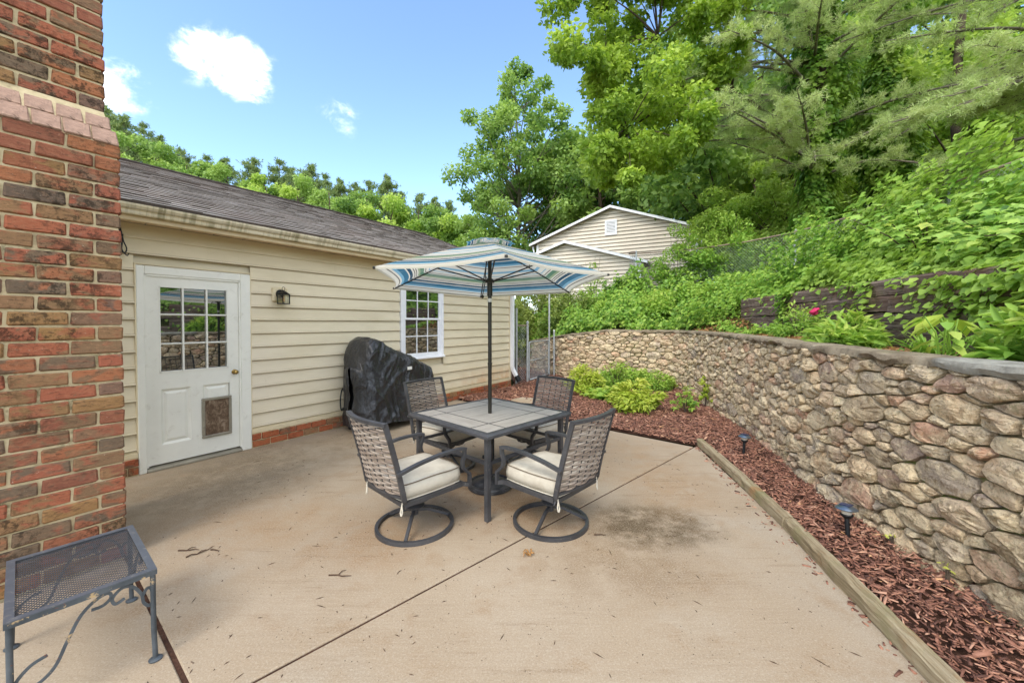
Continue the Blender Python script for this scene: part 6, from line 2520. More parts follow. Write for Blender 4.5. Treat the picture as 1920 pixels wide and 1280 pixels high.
def limb_mesh(name, trunk, r0, r1, limbs, mat, parent):
    m = MB()
    T_ = catmull(trunk, 6)
    k = len(T_)
    m.tube([tuple(p) for p in T_], [r0 + (r1 - r0) * i / (k - 1) for i in range(k)], 10)
    for (a, b, ra, bend) in limbs:
        a, b = np.array(a), np.array(b)
        mid = (a + b) / 2 + np.array(bend)
        q = catmull([a, mid, b], 5)
        kk = len(q)
        m.tube([tuple(p) for p in q], [ra * (1 - 0.8 * i / (kk - 1)) for i in range(kk)], 6)
    return m.build(name, mat, parent, True)


def profile_tree(name, label, loc, Hh, prof, per, ncl, L, mat, seed, r0=0.22, bark='bark', group=None, clr=(0.7, 1.25), depth=1.0, cat='tree', bare=0.0):
    """deciduous tree; prof: [(height fraction, half width)], clumps spread through that silhouette"""
    g = np.random.default_rng(seed)
    t = thing(name, label, cat, loc, 0, group)
    hs, ws = np.array([p[0] for p in prof]) * Hh, np.array([p[1] for p in prof])
    cl = []
    tries = 0
    while len(cl) < ncl and tries < 60000:
        tries += 1
        z = g.uniform(hs[0], hs[-1])
        w_ = np.interp(z, hs, ws)
        if g.random() > (w_ / ws.max()):
            continue
        a, rr = g.uniform(0, 2 * np.pi), np.sqrt(g.uniform(0.12, 1.0)) * w_
        r = g.uniform(*clr) * (0.65 + 0.35 * w_ / ws.max())
        p = np.array([rr * np.cos(a), rr * np.sin(a) * depth, z, r])
        if cl and np.min(np.linalg.norm(np.array(cl)[:, :3] - p[:3], axis=1)) < r * 0.8:
            continue
        cl.append(p)
    cl = np.array(cl)
    top = hs[-1]
    tr = [(0, 0, -1.5), (g.normal(0, .1), g.normal(0, .1), Hh * 0.25), (g.normal(0, .25), g.normal(0, .25), Hh * 0.55), (g.normal(0, .3), g.normal(0, .3), top * 0.95)]
    limbs = []
    for c_ in cl:
        zb_ = max(hs[0] * 0.75, c_[2] - np.hypot(c_[0], c_[1]) * g.uniform(0.5, 0.95) - 0.3)
        f = np.clip(zb_ / Hh, 0, 1)
        base = np.array([np.interp(zb_, [p[2] for p in tr], [p[0] for p in tr]), np.interp(zb_, [p[2] for p in tr], [p[1] for p in tr]), zb_])
        limbs.append((base, c_[:3], r0 * 0.34 * (1 - 0.6 * f), (0, 0, -0.06 * np.hypot(c_[0], c_[1]))))
    limb_mesh('trunk', tr, r0, r0 * 0.15, limbs, bark, t)
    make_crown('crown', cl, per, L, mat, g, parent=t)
    return t


def place_copy(src, loc, rz, s, label, group=None):
    c_ = copy_tree(src)
    c_.location = loc
    c_.rotation_euler = (0, 0, rz)
    c_.scale = (s, s, s)
    tag(c_, label, None, group)
    return c_


# ------------------------------------------------------------------ far pines and hill trees behind the garage
def pine_tree(name, label, loc, Hh, seed, group, mat='needle_far', spread=2.6, ntier=15, den=1.0, r0=0.2):
    g = np.random.default_rng(seed)
    t = thing(name, label, 'tree', loc, 0, group)
    Cs, As, Ls = [], [], []
    limbs = []
    for i in range(ntier):
        f = i / (ntier - 1)
        z = Hh * (0.38 + 0.60 * f)
        nb = g.integers(4, 7)
        a0 = g.uniform(0, 6.28)
        for b in range(nb):
            a = a0 + 6.28 * b / nb + g.normal(0, 0.35)
            z = Hh * np.clip(0.38 + 0.60 * f + g.normal(0, 0.02), 0.3, 0.985)
            ln = spread * (1 - f) ** 0.75 * g.uniform(0.55, 1.15) + 0.25
            d = np.array([np.cos(a), np.sin(a), 0])
            rise = g.uniform(0.05, 0.6)
            end = np.array([0, 0, z]) + d * ln + np.array([0, 0, ln * rise])
            limbs.append(((0, 0, z - 0.1), end, 0.045 * (1 - 0.5 * f), (0, 0, -0.08 * ln)))
            nt = int((8 + 16 * ln) * den)
            u_ = g.uniform(0.3, 1.05, nt)
            P_ = np.array([0, 0, z]) + d * (ln * u_)[:, None] + np.array([0, 0, 1.0]) * (ln * rise * u_ - 0.06 * ln * np.sin(u_ * 3.1))[:, None]
            P_ += g.normal(0, 1, (nt, 3)) * np.array([0.30, 0.30, 0.24]) * (0.5 + 0.6 * ln / spread)
            Cs.append(P_)
            As.append(np.tile(d, (nt, 1)))
    C = np.vstack(Cs)
    A = np.vstack(As)
    # each tuft: fan of thin needles sprays
    kk = 7
    Cr = np.repeat(C, kk, 0)
    Ar = unit(np.repeat(A, kk, 0) * 0.5 + rand_dir(len(Cr), g) + np.array([0, 0, 0.45]))
    nn = rand_dir(len(Cr), g)
    Lr = g.uniform(0.2, 0.42, len(Cr))
    rn = np.clip(np.repeat(g.beta(2, 2, len(C)), kk) * 0.7 + 0.25 * g.random(len(Cr)), 0, 1)
    V, F = leaf_geo(Cr, nn, Ar, Lr, 0.075, 'rhomb')
    link('crown', mesh_np('crown', V, F, mat, rn), t)
    limb_mesh('trunk', [(0, 0, -2), (0.1, 0, Hh * 0.5), (0, 0.05, Hh * 0.99)], r0, 0.03, limbs, 'bark_grey', t)
    return t


GP = 'pines on the hill behind the garage'
p1 = pine_tree('pine_tree', 'x', (0, 0, 0), 17, 1, GP, spread=3.8, den=1.3)
p2 = pine_tree('pine_tree', 'x', (0, 0, 0), 16, 2, GP, spread=3.2, ntier=14, den=1.3)
p3 = pine_tree('pine_tree', 'x', (0, 0, 0), 17, 3, GP, spread=4.2, ntier=12, den=1.2)
PR_ = [p1, p2, p3]


def world_x(px, Y):
    return (px - 960) / 740 * Y


def top_z(py, Y):
    return 1.6 + (605 - py) / 740 * Y


tops = [(208, 206, 50), (238, 222, 44), (275, 236, 50), (306, 260, 46), (345, 282, 52), (392, 296, 56), (424, 300, 50), (478, 300, 48), (527, 303, 50), (548, 318, 56), (585, 312, 50), (612, 330, 56), (640, 338, 50), (668, 346, 55), (693, 342, 52), (728, 331, 47), (752, 362, 56), (790, 366, 50), (815, 372, 56), (842, 380, 50)]
places = ['topmost, beside the chimney', 'second right of the chimney', 'third right of the chimney', 'fourth right of the chimney', 'fifth right of the chimney', 'sixth right of the chimney', 'seventh right of the chimney', 'eighth right of the chimney, sparse-topped', 'ninth right of the chimney', 'tenth right of the chimney',
          'eleventh from the chimney, above mid-roof', 'twelfth from the chimney, above mid-roof', 'thirteenth from the chimney, above mid-roof', 'seventh from the right end of the hill line', 'sixth from the right end of the hill line', 'fifth from the right end, a tall conical one', 'fourth from the right end of the hill line', 'third from the right end of the hill line', 'second from the right end of the hill line', 'rightmost, beside the leafy tree']
for i, (px, py, Y) in enumerate(tops):
    src = PR_[i % 3]
    Hh = (17, 16, 17)[i % 3]
    s = rng.uniform(0.85, 1.1)
    x = world_x(px, Y)
    loc = (x, Y, top_z(py, Y) - Hh * s)
    lab = 'distant pine above the garage roof, ' + places[i]
    if i < 3:
        src.location = loc
        src.scale = (s, s, s)
        tag(src, lab)
    else:
        place_copy(src, loc, rng.uniform(0, 6.28), s, lab, GP)

PF = [(0.22, 1.8), (0.35, 3.4), (0.55, 4.0), (0.75, 3.2), (0.9, 1.8), (1.0, 0.4)]
GH = 'leafy trees on the hill behind the garage'
d1 = profile_tree('leafy_tree', 'x', (0, 0, 0), 11, PF, 420, 42, 0.24, 'leaf_forest', 11, group=GH)
d2 = profile_tree('leafy_tree', 'x', (0, 0, 0), 10, PF, 420, 40, 0.24, 'leaf_bright', 12, group=GH)
d3 = profile_tree('leafy_tree', 'x', (0, 0, 0), 12, [(0.12, 2.4), (0.3, 3.8), (0.55, 4.4), (0.8, 3.2), (1.0, 0.6)], 430, 52, 0.24, 'leaf_forest', 13, group=GH)
hl = [(228, 248, 40, 0), (300, 280, 40, 2), (362, 296, 41, 0), (430, 318, 40, 2), (505, 334, 39, 1), (560, 338, 42, 2), (625, 354, 40, 0), (680, 362, 43, 2), (735, 374, 40, 1), (785, 388, 42, 0), (826, 392, 38, 2), (866, 408, 36, 1)]
hp = ['against the chimney edge', 'second from the chimney', 'third from the chimney', 'fourth from the chimney', 'fifth from the chimney', 'above the door lantern', 'seventh from the chimney', 'eighth from the chimney', 'above the window', 'tenth from the chimney', 'near the far end of the roof', 'directly beyond the roof end']
used = set()
for i, (px, py, Y, k) in enumerate(hl):
    src = (d1, d2, d3)[k]
    Hh = (11, 10, 12)[k]
    s = rng.uniform(1.0, 1.3)
    loc = (world_x(px, Y), Y, top_z(py, Y) - Hh * s)
    lab = 'round-topped leafy tree over the garage ridge, ' + hp[i]
    if k not in used:
        used.add(k)
        src.location = loc
        src.scale = (s, s, s)
        tag(src, lab)
    else:
        place_copy(src, loc, rng.uniform(0, 6.28), s, lab, GH)

# ------------------------------------------------------------------ big tree left of the neighbour's house
profile_tree('maple_tree', 'tall open leafy tree standing alone against the sky left of the neighbour house', (0.55, 31.0, 2.0), 19.2,
             [(0.12, 3.4), (0.25, 5.0), (0.42, 5.5), (0.60, 5.2), (0.76, 4.2), (0.9, 2.6), (1.0, 0.9)], 215, 140, 0.28, 'leaf_forest', 31, r0=0.26, bark='bark_grey', clr=(0.55, 1.05))

# ------------------------------------------------------------------ wood behind the fence
GW = 'trees in the wood behind the fence'
wpos = [(6.5, 30, 0, 1.35, 'behind the neighbour house apex'), (10.5, 33, 2, 1.5, 'behind the right slope of the neighbour roof'), (3.6, 35, 2, 1.25, 'behind the left slope of the neighbour roof'), (14.5, 30, 1, 1.4, 'just right of the neighbour house'), (19.5, 31, 2, 1.5, 'deep in the wood, fifth from the neighbour house'),
        (25.5, 30, 0, 1.6, 'deep in the wood between the two vine-clad trunks'), (31, 29, 2, 1.6, 'deep in the wood right of the vine-clad trunks'), (37.5, 28, 1, 1.7, 'deep in the wood at the right edge'), (14.0, 20.5, 2, 0.8, 'nearer rank, beside the neighbour house corner'), (17.5, 20, 1, 0.9, 'nearer rank, behind the first vine-clad trunk'),
        (22.0, 19, 2, 0.95, 'nearer rank, behind the second vine-clad trunk'), (26.5, 18.5, 0, 1.0, 'nearer rank, right of the second vine-clad trunk'), (22.5, 13.2, 1, 0.95, 'nearest rank at the right edge'), (29, 22, 2, 1.2, 'middle rank toward the right edge'), (19.5, 25.5, 1, 1.2, 'middle rank behind the vine-clad trunks'), (15, 25, 0, 1.2, 'middle rank right of the neighbour house'), (11.4, 18.5, 1, 0.66, 'small one just behind the fence right of the neighbour house'), (12.0, 16.6, 1, 0.62, 'small one between the vine-clad trunks'), (16.5, 16.0, 1, 0.8, 'small one right of the second vine-clad trunk'), (13.5, 23.0, 2, 1.55, 'tall one filling the sky right of the oak boughs'), (18.5, 22.5, 1, 1.7, 'tall one filling the sky behind the vine-clad pair'), (24.5, 22.0, 2, 1.7, 'tall one filling the sky at the upper right'), (30.5, 25.0, 1, 1.8, 'tall one filling the sky at the far upper right')]
for (x, y, k, s, where) in wpos:
    src = (d1, d2, d3)[k]
    place_copy(src, (x, y, 2.6), rng.uniform(0, 6.28), s, 'dense green woodland tree, ' + where, GW)


# ------------------------------------------------------------------ vine-clad trunks
def vine_trunk(label, x, y, z0, z1, r, seed):
    g = np.random.default_rng(seed)
    t = thing('vine_clad_tree', label, 'tree', (x, y, 0), 0, 'vine-clad trunks in the wood')
    limb_mesh('trunk', [(0, 0, z0 - 1.5), (0.1, 0, (z0 + z1) / 2), (-0.1, 0, z1 + 3)], 0.26, 0.16, [], 'bark', t)
    k = 11000
    z = g.uniform(z0, z1, k)
    a = g.uniform(0, 6.28, k)
    bul = 0.75 + 0.55 * fbm2(z * 0.7, a * 0.8, seed, 3) + 0.25 * np.sin(z * 1.1 + seed)
    rr = r * np.clip(bul, 0.35, 1.4) * g.uniform(0.6, 1.05, k)
    d = np.stack([np.cos(a), np.sin(a), 0 * a], 1)
    C = d * rr[:, None] + np.stack([0 * z, 0 * z, z], 1)
    nn = unit(d * 0.8 + np.array([0, 0, 0.55]) + 0.45 * rand_dir(k, g))
    ax_ = unit(np.array([0, 0, -1.0]) + 0.7 * d + 0.4 * rand_dir(k, g))
    L = g.uniform(0.11, 0.2, k)
    foliage('crown', C, nn, ax_, L, L * 0.85, 'leaf_ivy', 'leaf6', t, np.clip(g.normal(0.35, 0.2, k), 0, 1))
    return t


vine_trunk('thick vine-clad trunk nearest the middle, right of the neighbour house', 10.4, 13.6, 2.6, 13.5, 1.0, 61)
vine_trunk('vine-clad trunk right of the thick one, above the fence rail', 12.6, 13.4, 2.8, 12.0, 0.85, 62)
for i, (x, y, lab) in enumerate([(15.4, 13.6, 'slender dark bare trunk in the wood right of the vine-clad pair'), (17.4, 14.2, 'thicker dark bare trunk in the wood near the right edge')]):
    t = thing('bare_trunk_tree', lab, 'tree', (x, y, 0))
    limb_mesh('trunk', [(0, 0, 1.5), (0.1, 0, 5), (-0.15, 0.1, 9), (0.05, 0, 14)], 0.19, 0.1, [((0, 0, 6.5 + i), (-1.8, -0.5, 8.2 + i), 0.05, (0, 0, .1)), ((0, 0, 8), (1.6, 0.2, 9.6), 0.05, (0, 0, .1))], 'bark', t)
    g = np.random.default_rng(70 + i)
    cl = np.array([(g.normal(0, 1.6), g.normal(0, 1), g.uniform(8, 13), g.uniform(0.7, 1.1)) for _ in range(14)])
    make_crown('crown', cl, 260, 0.2, 'leaf_bright', g, parent=t)


# ------------------------------------------------------------------ white pines with long drooping sprays
def white_pine(label, base, branches, seed, trunk_r=0.24):
    g = np.random.default_rng(seed)
    t = thing('white_pine', label, 'tree', base)
    limbs = MB()
    limbs.tube([(0, 0, 0.5), (0, 0, 8), (0.1, 0, 16)], [trunk_r, trunk_r * 0.8, trunk_r * 0.4], 10)
    tips = []
    for (z, end, droop) in branches:
        a, b = np.array([0, 0, z]), np.array(end, float)
        mid = (a + b) / 2 + np.array([0, 0, droop])
        q = catmull([a, mid, b], 14)
        kk = len(q)
        limbs.tube([tuple(p) for p in q], [0.06 * (1 - 0.85 * i / (kk - 1)) for i in range(kk)], 6)
        ln = np.linalg.norm(b - a)
        ax_ = (b - a) / ln
        sd = np.cross(ax_, [0, 0, 1])
        for i in range(int(ln * 5.0)):
            f = g.uniform(0.22, 1.0)
            p = q[int(f * (kk - 1))]
            L2 = g.uniform(0.35, 1.15) * (1.1 - 0.55 * f)
            d = unit(ax_ * 0.75 + sd * g.choice([-1, 1]) * g.uniform(0.3, 1.0) + np.array([0, 0, g.uniform(-0.25, 0.35)]))
            e = p + d * L2 + np.array([0, 0, -0.12 * L2])
            limbs.tube([tuple(p), tuple((p + e) / 2 + np.array([0, 0, 0.04])), tuple(e)], [0.012, 0.008, 0.004], 4, cap=False)
            nt = int(5 + L2 * 9)
            u_ = g.uniform(0.3, 1.05, nt)
            for u in u_:
                tips.append(np.concatenate([p + (e - p) * u + g.normal(0, 0.05, 3), d]))
    limbs.build('trunk', 'bark_grey', t, True)
    T_ = np.array(tips)
    kk = 13
    C = np.repeat(T_[:, :3], kk, 0)
    A = unit(np.repeat(T_[:, 3:], kk, 0) * 0.9 + 0.95 * rand_dir(len(C), g) + np.array([0, 0, 0.05]))
    L = g.uniform(0.10, 0.19, len(C))
    V, F = leaf_geo(C, rand_dir(len(C), g), A, L, 0.0125, 'rhomb')
    rn = np.clip(np.repeat(g.beta(2.2, 2, len(T_)), kk) * 0.75 + 0.25 * g.random(len(C)), 0, 1)
    link('crown', mesh_np('crown', V, F, 'needle_pale', rn), t)
    return t


g5 = np.random.default_rng(5)
brA = []
for i in range(44):
    z = g5.uniform(6.4, 14.5)
    ln = g5.uniform(2.8, 6.2)
    a = math.radians(g5.uniform(160, 300))
    brA.append((z, (ln * math.cos(a), ln * math.sin(a), max(z + g5.uniform(-1.6, 0.5), 7.6 if ln * math.cos(a) < -2.2 else 5.6)), g5.uniform(0.1, 0.55)))
white_pine('pale-needled white pine with sprays reaching left from the thick vine-clad trunk', (10.4, 13.75, 0), brA, 81, 0.16)
brB = []
for i in range(46):
    z = g5.uniform(5.4, 13.0)
    ln = g5.uniform(3.0, 5.6)
    a = math.radians(g5.uniform(150, 225))
    brB.append((z, (ln * math.cos(a), ln * math.sin(a), z + g5.uniform(-1.7, 0.4)), g5.uniform(0.1, 0.6)))
white_pine('pale-needled white pine with branches reaching in from the right edge of the frame', (14.6, 9.6, 0), brB, 82)

# ------------------------------------------------------------------ oak whose boughs hang in at the top
oak = thing('oak_tree', 'bright green oak with boughs hanging against the sky at top centre', 'tree', (0, 0, 0))
gq = np.random.default_rng(91)
poly_o = [(0.75, 14.5), (0.93, 11.8), (1.45, 10.9), (1.18, 10.2), (1.75, 9.5), (2.4, 9.2), (2.75, 8.5), (2.05, 7.7), (2.36, 6.9), (2.9, 6.0), (4.1, 6.1), (5.6, 6.7), (6.6, 8.2), (7.4, 10.5), (7.4, 14.5)]
cl = []
tries = 0
while len(cl) < 120 and tries < 20000:
    tries += 1
    x, z = gq.uniform(0.6, 7.4), gq.uniform(5.8, 14.4)
    if not in_poly(np.array([x]), np.array([z]), poly_o)[0]:
        continue
    if fbm2(x * 0.55, z * 0.55, 12, 2) < -0.20:
        continue
    r = gq.uniform(0.28, 0.62)
    y = 12.5 + gq.normal(0, 1.0)
    k_ = y / 12.5
    p = np.array([x * k_, y, 1.6 + (z - 1.6) * k_, r])
    if cl and np.min(np.linalg.norm(np.array(cl)[:, :3] - p[:3], axis=1)) < r * 0.85:
        continue
    cl.append(p)
cl = np.array(cl)
hubs = [np.array(v, float) for v in ((7.4, 13.4, 9.4), (5.6, 12.8, 8.7), (4.6, 12.6, 10.6), (3.6, 12.4, 7.6), (6.6, 13, 12.0), (3.0, 12.3, 11.6), (2.9, 12.3, 9.9))]
lm = [((10.7, 14.65, 7.8), hubs[0], 0.13, (0, 0, .3)), (hubs[0], hubs[1], 0.09, (0, 0, .2)), (hubs[0], hubs[4], 0.08, (0, 0, .1)), (hubs[1], hubs[3], 0.06, (0, 0, .15)), (hubs[4], hubs[2], 0.06, (0, 0, .1)), (hubs[2], hubs[5], 0.045, (0, 0, .1)), (hubs[2], hubs[6], 0.045, (0, 0, .1))]
for c_ in cl:
    hd2 = min(hubs, key=lambda q: np.linalg.norm(q - c_[:3]) + (0.8 if q[0] < c_[0] - 0.3 else 0))
    lm.append((hd2, c_[:3], 0.026, (0, 0, 0.1)))
limb_mesh('trunk', [(11.0, 15.2, 1.5), (10.95, 14.9, 5.0), (10.6, 14.6, 9.0), (10.5, 14.5, 14.0)], 0.2, 0.12, lm, 'bark', oak)
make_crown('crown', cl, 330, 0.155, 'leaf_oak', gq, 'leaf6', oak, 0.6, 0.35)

# ------------------------------------------------------------------ ivy and creepers over the bank
def bank_leaves(name, label, k, lrng, drng, Lr, mat, g, hgt=0.35, keep=None, style='leaf6', dens=None, Wf=0.85):
    l = g.uniform(*lrng, k)
    d = g.uniform(*drng, k)
    if dens is not None:
        ok_ = g.random(k) < dens(l, d)
        l, d = l[ok_], d[ok_]
    P_ = bank_pt(l, d)
    mound = np.clip(0.42 + 1.9 * fbm2(l * 1.2, d * 1.2, 15, 4), 0.03, 1.5)
    lower = 0.26 + 0.74 * np.clip((np.interp(np.minimum(l, WTOT), WL, WP[:, 1]) - 3.5) / 3.0, 0, 1)      # vegetation is lower towards the viewer
    P_[:, 2] += mound * hgt * lower * g.random(len(l)) ** 0.5 + 0.02
    if keep is not None:
        ok_ = keep(P_)
        P_ = P_[ok_]
    kk = len(P_)
    _, _, ox, oy = wall_at(np.minimum(l if keep is None else l[ok_], WTOT - 0.06))
    out = np.stack([-ox, -oy, 0 * ox], 1)
    nn = unit(out * 0.55 + np.array([0, 0, 0.7]) + 0.5 * rand_dir(kk, g))
    ax_ = unit(out * 0.8 + np.array([0, 0, -0.5]) + 0.8 * rand_dir(kk, g))
    L = g.uniform(*Lr, kk) * g.uniform(0.7, 1.1, kk)
    o_ = foliage(name, P_, nn, ax_, L, L * Wf, mat, style, None, np.clip(g.normal(0.45, 0.22, kk), 0, 1))
    tag(o_, label, 'ground cover', kind='stuff')
    return o_


gb_ = np.random.default_rng(101)
bank_leaves('ivy', 'tangle of bright green ivy and creepers covering the bank above the ties', 52000, (1.6, WTOT + 2.5), (TIE_D + 0.08, 5.2), (0.07, 0.14), 'leaf_ivy', gb_, 0.5)
bank_leaves('fence_vines', 'heap of vines and brambles grown up against the chain-link fence', 30000, (1.6, WTOT - 2.0), (2.3, 3.9), (0.08, 0.15), 'leaf_ivy', gb_, 1.25)
# ivy curtains spilling over the top ties
bank_leaves('hanging_ivy', 'strands of ivy spilling over the dark railway ties', 10000, (TIE_L[0], TIE_L[1] + 0.6), (TIE_D - 0.22, TIE_D + 0.12), (0.06, 0.11), 'leaf_ivy', gb_, 0.12,
            dens=lambda l, d: ((fbm2(l * 1.6, d * 0 + 2.2, 8, 3) > 0.02) * 0.8 + 0.05) * np.where((l > len_at_y(3.9)) & (l < len_at_y(5.6)), 0.35, 1.0))
o = bpy.data.objects['hanging_ivy']
# hang down by random drop
me = o.data
co_ = np.empty(len(me.vertices) * 3, dtype=np.float32)
me.vertices.foreach_get('co', co_)
co_ = co_.reshape(-1, 6, 3)
r_ = gb_.random(len(co_))
co_[:, :, 2] += (0.70 - 0.55 * r_ ** 1.6)[:, None] * (co_[:, :1, 2] < 1.75)
me.vertices.foreach_set('co', co_.ravel())
me.update()
# undergrowth on the left part of the bank, where no ties show
LQ = TIE_L[1] + 0.2
bank_leaves('creeper', 'pale green creeper heaped over the bank behind the far curve of the wall', 26000, (LQ, WTOT - 0.6), (0.12, 3.2), (0.06, 0.12), 'leaf_garden', gb_, 0.8)
# ground cover on the terrace
bank_leaves('terrace_ground_cover', 'low yellow-green seedlings and ground cover behind the wall capping', 7500, (2.2, LQ + 0.5), (0.42, TIE_D - 0.1), (0.05, 0.095), 'leaf_garden', gb_, 0.16,
            dens=lambda l, d: np.clip(fbm2(l * 1.3, d * 1.8, 44, 3) * 2.2 + 0.45, 0.02, 1))
bank_leaves('terrace_litter', 'brown dead leaves and litter on the terrace soil', 3500, (2.2, LQ + 0.5), (0.3, TIE_D - 0.05), (0.03, 0.07), 'leaf_brown', gb_, 0.02)


# ---- individual plants on the terrace and in the bed
def shrub(name, label, x, y, z, r, h_, k, L, mat, seed, cat='shrub', group=None, Wf=0.4, up=0.8, stems=7, style='leaf6', grain=5):
    g = np.random.default_rng(seed)
    t = thing(name, label, cat, (x, y, z), 0, group)
    m = MB()
    ends = []
    for i in range(stems):
        a = 6.28 * i / stems + g.normal(0, 0.3)
        e = np.array([r * 0.6 * np.cos(a) * g.uniform(0.3, 1), r * 0.6 * np.sin(a) * g.uniform(0.3, 1), h_ * g.uniform(0.55, 0.95)])
        ends.append(e)
        m.tube([(0, 0, -0.03), tuple(e * 0.5 + np.array([0, 0, 0.06])), tuple(e)], [0.008, 0.006, 0.003], 5)
    m.build('stem', 'bark', t)
    ncl = max(4, stems * grain if k > 60 else stems)
    cl_ = []
    for i in range(ncl):
        d = rand_dir(1, g)[0]
        d[2] = abs(d[2])
        f = g.uniform(0.35, 1.0)
        cl_.append((d[0] * r * f, d[1] * r * f, 0.06 + d[2] * h_ * f * 0.92, r * g.uniform(0.2, 0.36)))
    cl_ = np.array(cl_)
    P_, d = clump_points(cl_, max(2, k // ncl), g)
    P_[:, 2] = np.maximum(P_[:, 2], 0.02)
    kk = len(P_)
    nn = unit(0.5 * d + np.array([0, 0, up]) + 0.6 * rand_dir(kk, g))
    rad = unit(P_ * np.array([1, 1, 0.5]))
    ax_ = unit(rad + 0.7 * rand_dir(kk, g) + np.array([0, 0, 0.1]))
    Ls = L * g.uniform(0.6, 1.25, kk)
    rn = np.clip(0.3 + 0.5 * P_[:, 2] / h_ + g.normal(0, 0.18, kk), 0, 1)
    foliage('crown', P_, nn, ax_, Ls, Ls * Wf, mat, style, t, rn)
    return t


GN = 'dwarf shrubs in the mulch bed'
shrub('dwarf_shrub', 'lime-green dwarf shrub standing nearest the patio in the mulch bed', 2.22, 7.12, 0.03, 0.46, 0.52, 2800, 0.085, 'leaf_lime', 201, group=GN)
shrub('dwarf_shrub', 'yellow-green dwarf shrub just right of the far right chair', 1.62, 8.75, 0.03, 0.47, 0.58, 2500, 0.085, 'leaf_lime', 202, group=GN)
shrub('dwarf_shrub', 'widest green dwarf shrub, against the stone wall at the back of the bed', 2.5, 9.5, 0.03, 0.7, 0.58, 3000, 0.085, 'leaf_garden', 203, group=GN)
shrub('dwarf_shrub', 'low green dwarf shrub at the right of the back row in the bed', 3.2, 9.1, 0.03, 0.5, 0.5, 2000, 0.085, 'leaf_garden', 204, group=GN)
shrub('hosta', 'low clump of broad green leaves between the two front dwarf shrubs', 1.95, 8.1, 0.03, 0.34, 0.2, 260, 0.17, 'leaf_garden', 205, 'plant', None, 0.6, 1.0, 5)
shrub('seedling', 'spindly pale seedling in the mulch near the bend of the stone wall', 3.02, 6.85, 0.03, 0.2, 0.42, 200, 0.09, 'leaf_garden', 206, 'plant', None, 0.4, 0.7, 4)
shrub('seedling', 'slender weed climbing the foot of the stone wall behind the seedling', 3.62, 7.35, 0.03, 0.12, 0.75, 220, 0.07, 'leaf_lime', 207, 'plant', None, 0.5, 0.5, 3)
shrub('seedling', 'small weed at the wall foot behind the dwarf shrubs', 3.7, 9.35, 0.03, 0.18, 0.2, 160, 0.07, 'leaf_lime', 208, 'plant', None, 0.5, 0.8, 4)
shrub('seedling', 'tiny light green weed at the wall foot beside the nearer solar light', 2.64, 2.72, 0.04, 0.04, 0.04, 8, 0.03, 'leaf_lime', 209, 'plant', None, 0.6, 1.0, 3)
shrub('seedling', 'tiny light green weed at the wall foot nearest the viewer', 2.59, 2.32, 0.04, 0.03, 0.09, 8, 0.03, 'leaf_lime', 210, 'plant', None, 0.7, 1.0, 2)


def terr(y, d):
    l = len_at_y(y)
    p = bank_pt(np.array(float(l)), np.array(float(d)))
    return float(p[0]), float(p[1]), float(p[2])


x, y, z = terr(4.55, 0.72)
shrub('peony', 'bushy light green peony with pointed leaves on the terrace left of centre', x, y, z - 0.02, 0.32, 0.38, 700, 0.14, 'leaf_garden', 221, 'plant', None, 0.28, 0.6, 9)
x, y, z = terr(4.05, 0.62)
shrub('peony', 'smaller light green peony in front of the bushy one on the terrace', x - 0.05, y + 0.35, z - 0.02, 0.22, 0.24, 300, 0.13, 'leaf_garden', 222, 'plant', None, 0.3, 0.6, 7)
x, y, z = terr(2.55, 0.78)
shrub('peony', 'large light green peony with long leaves at the right edge of the terrace', x + 0.12, y, z - 0.02, 0.38, 0.46, 600, 0.17, 'leaf_garden', 223, 'plant', None, 0.28, 0.6, 9)
x, y, z = terr(6.1, 0.85)
az = shrub('azalea', 'twiggy small azalea with one magenta bloom on the terrace', x, y, z - 0.02, 0.4, 0.52, 1300, 0.06, 'leaf_garden', 224, 'shrub', None, 0.42, 0.6, 9)
m = MB()
for k in range(9):
    a = k * 0.7
    for q in range(3):
        m.lathe([(0, 0), (0.03, 0.012), (0.036, 0.03), (0.0, 0.04)], 6, Matrix.Translation((0.0 + 0.04 * math.cos(a) * q / 2, -0.30 + 0.04 * math.sin(a) * q / 2, 0.40 + 0.012 * q)) @ Matrix.Rotation(a, 4, 'Y'))
m.build('bloom', 'petal_pink', az, True)


def daylily(label, x, y, z, k, L, seed):
    g = np.random.default_rng(seed)
    t = thing('daylily', label, 'plant', (x, y, z))
    a = g.uniform(0, 6.28, k)
    el = g.uniform(0.5, 1.25, k)
    ax_ = np.stack([np.cos(a) * np.cos(el), np.sin(a) * np.cos(el), np.sin(el)], 1)
    nn = unit(np.cross(ax_, np.cross(np.array([0, 0, 1.0]), ax_)))
    C = g.normal(0, 0.03, (k, 3)) * np.array([1, 1, 0.1])
    foliage('leaves', C, nn, ax_, L * g.uniform(0.6, 1.15, k), 0.02, 'leaf_garden', 'blade', t, g.uniform(0.2, 0.8, k))


x, y, z = terr(3.55, 0.72)
daylily('arching grassy daylily clump on the terrace in front of the ties', x, y, z, 70, 0.42, 231)
x, y, z = terr(2.95, 0.78)
daylily('second arching daylily clump on the terrace, nearer the right edge', x, y, z, 70, 0.42, 232)


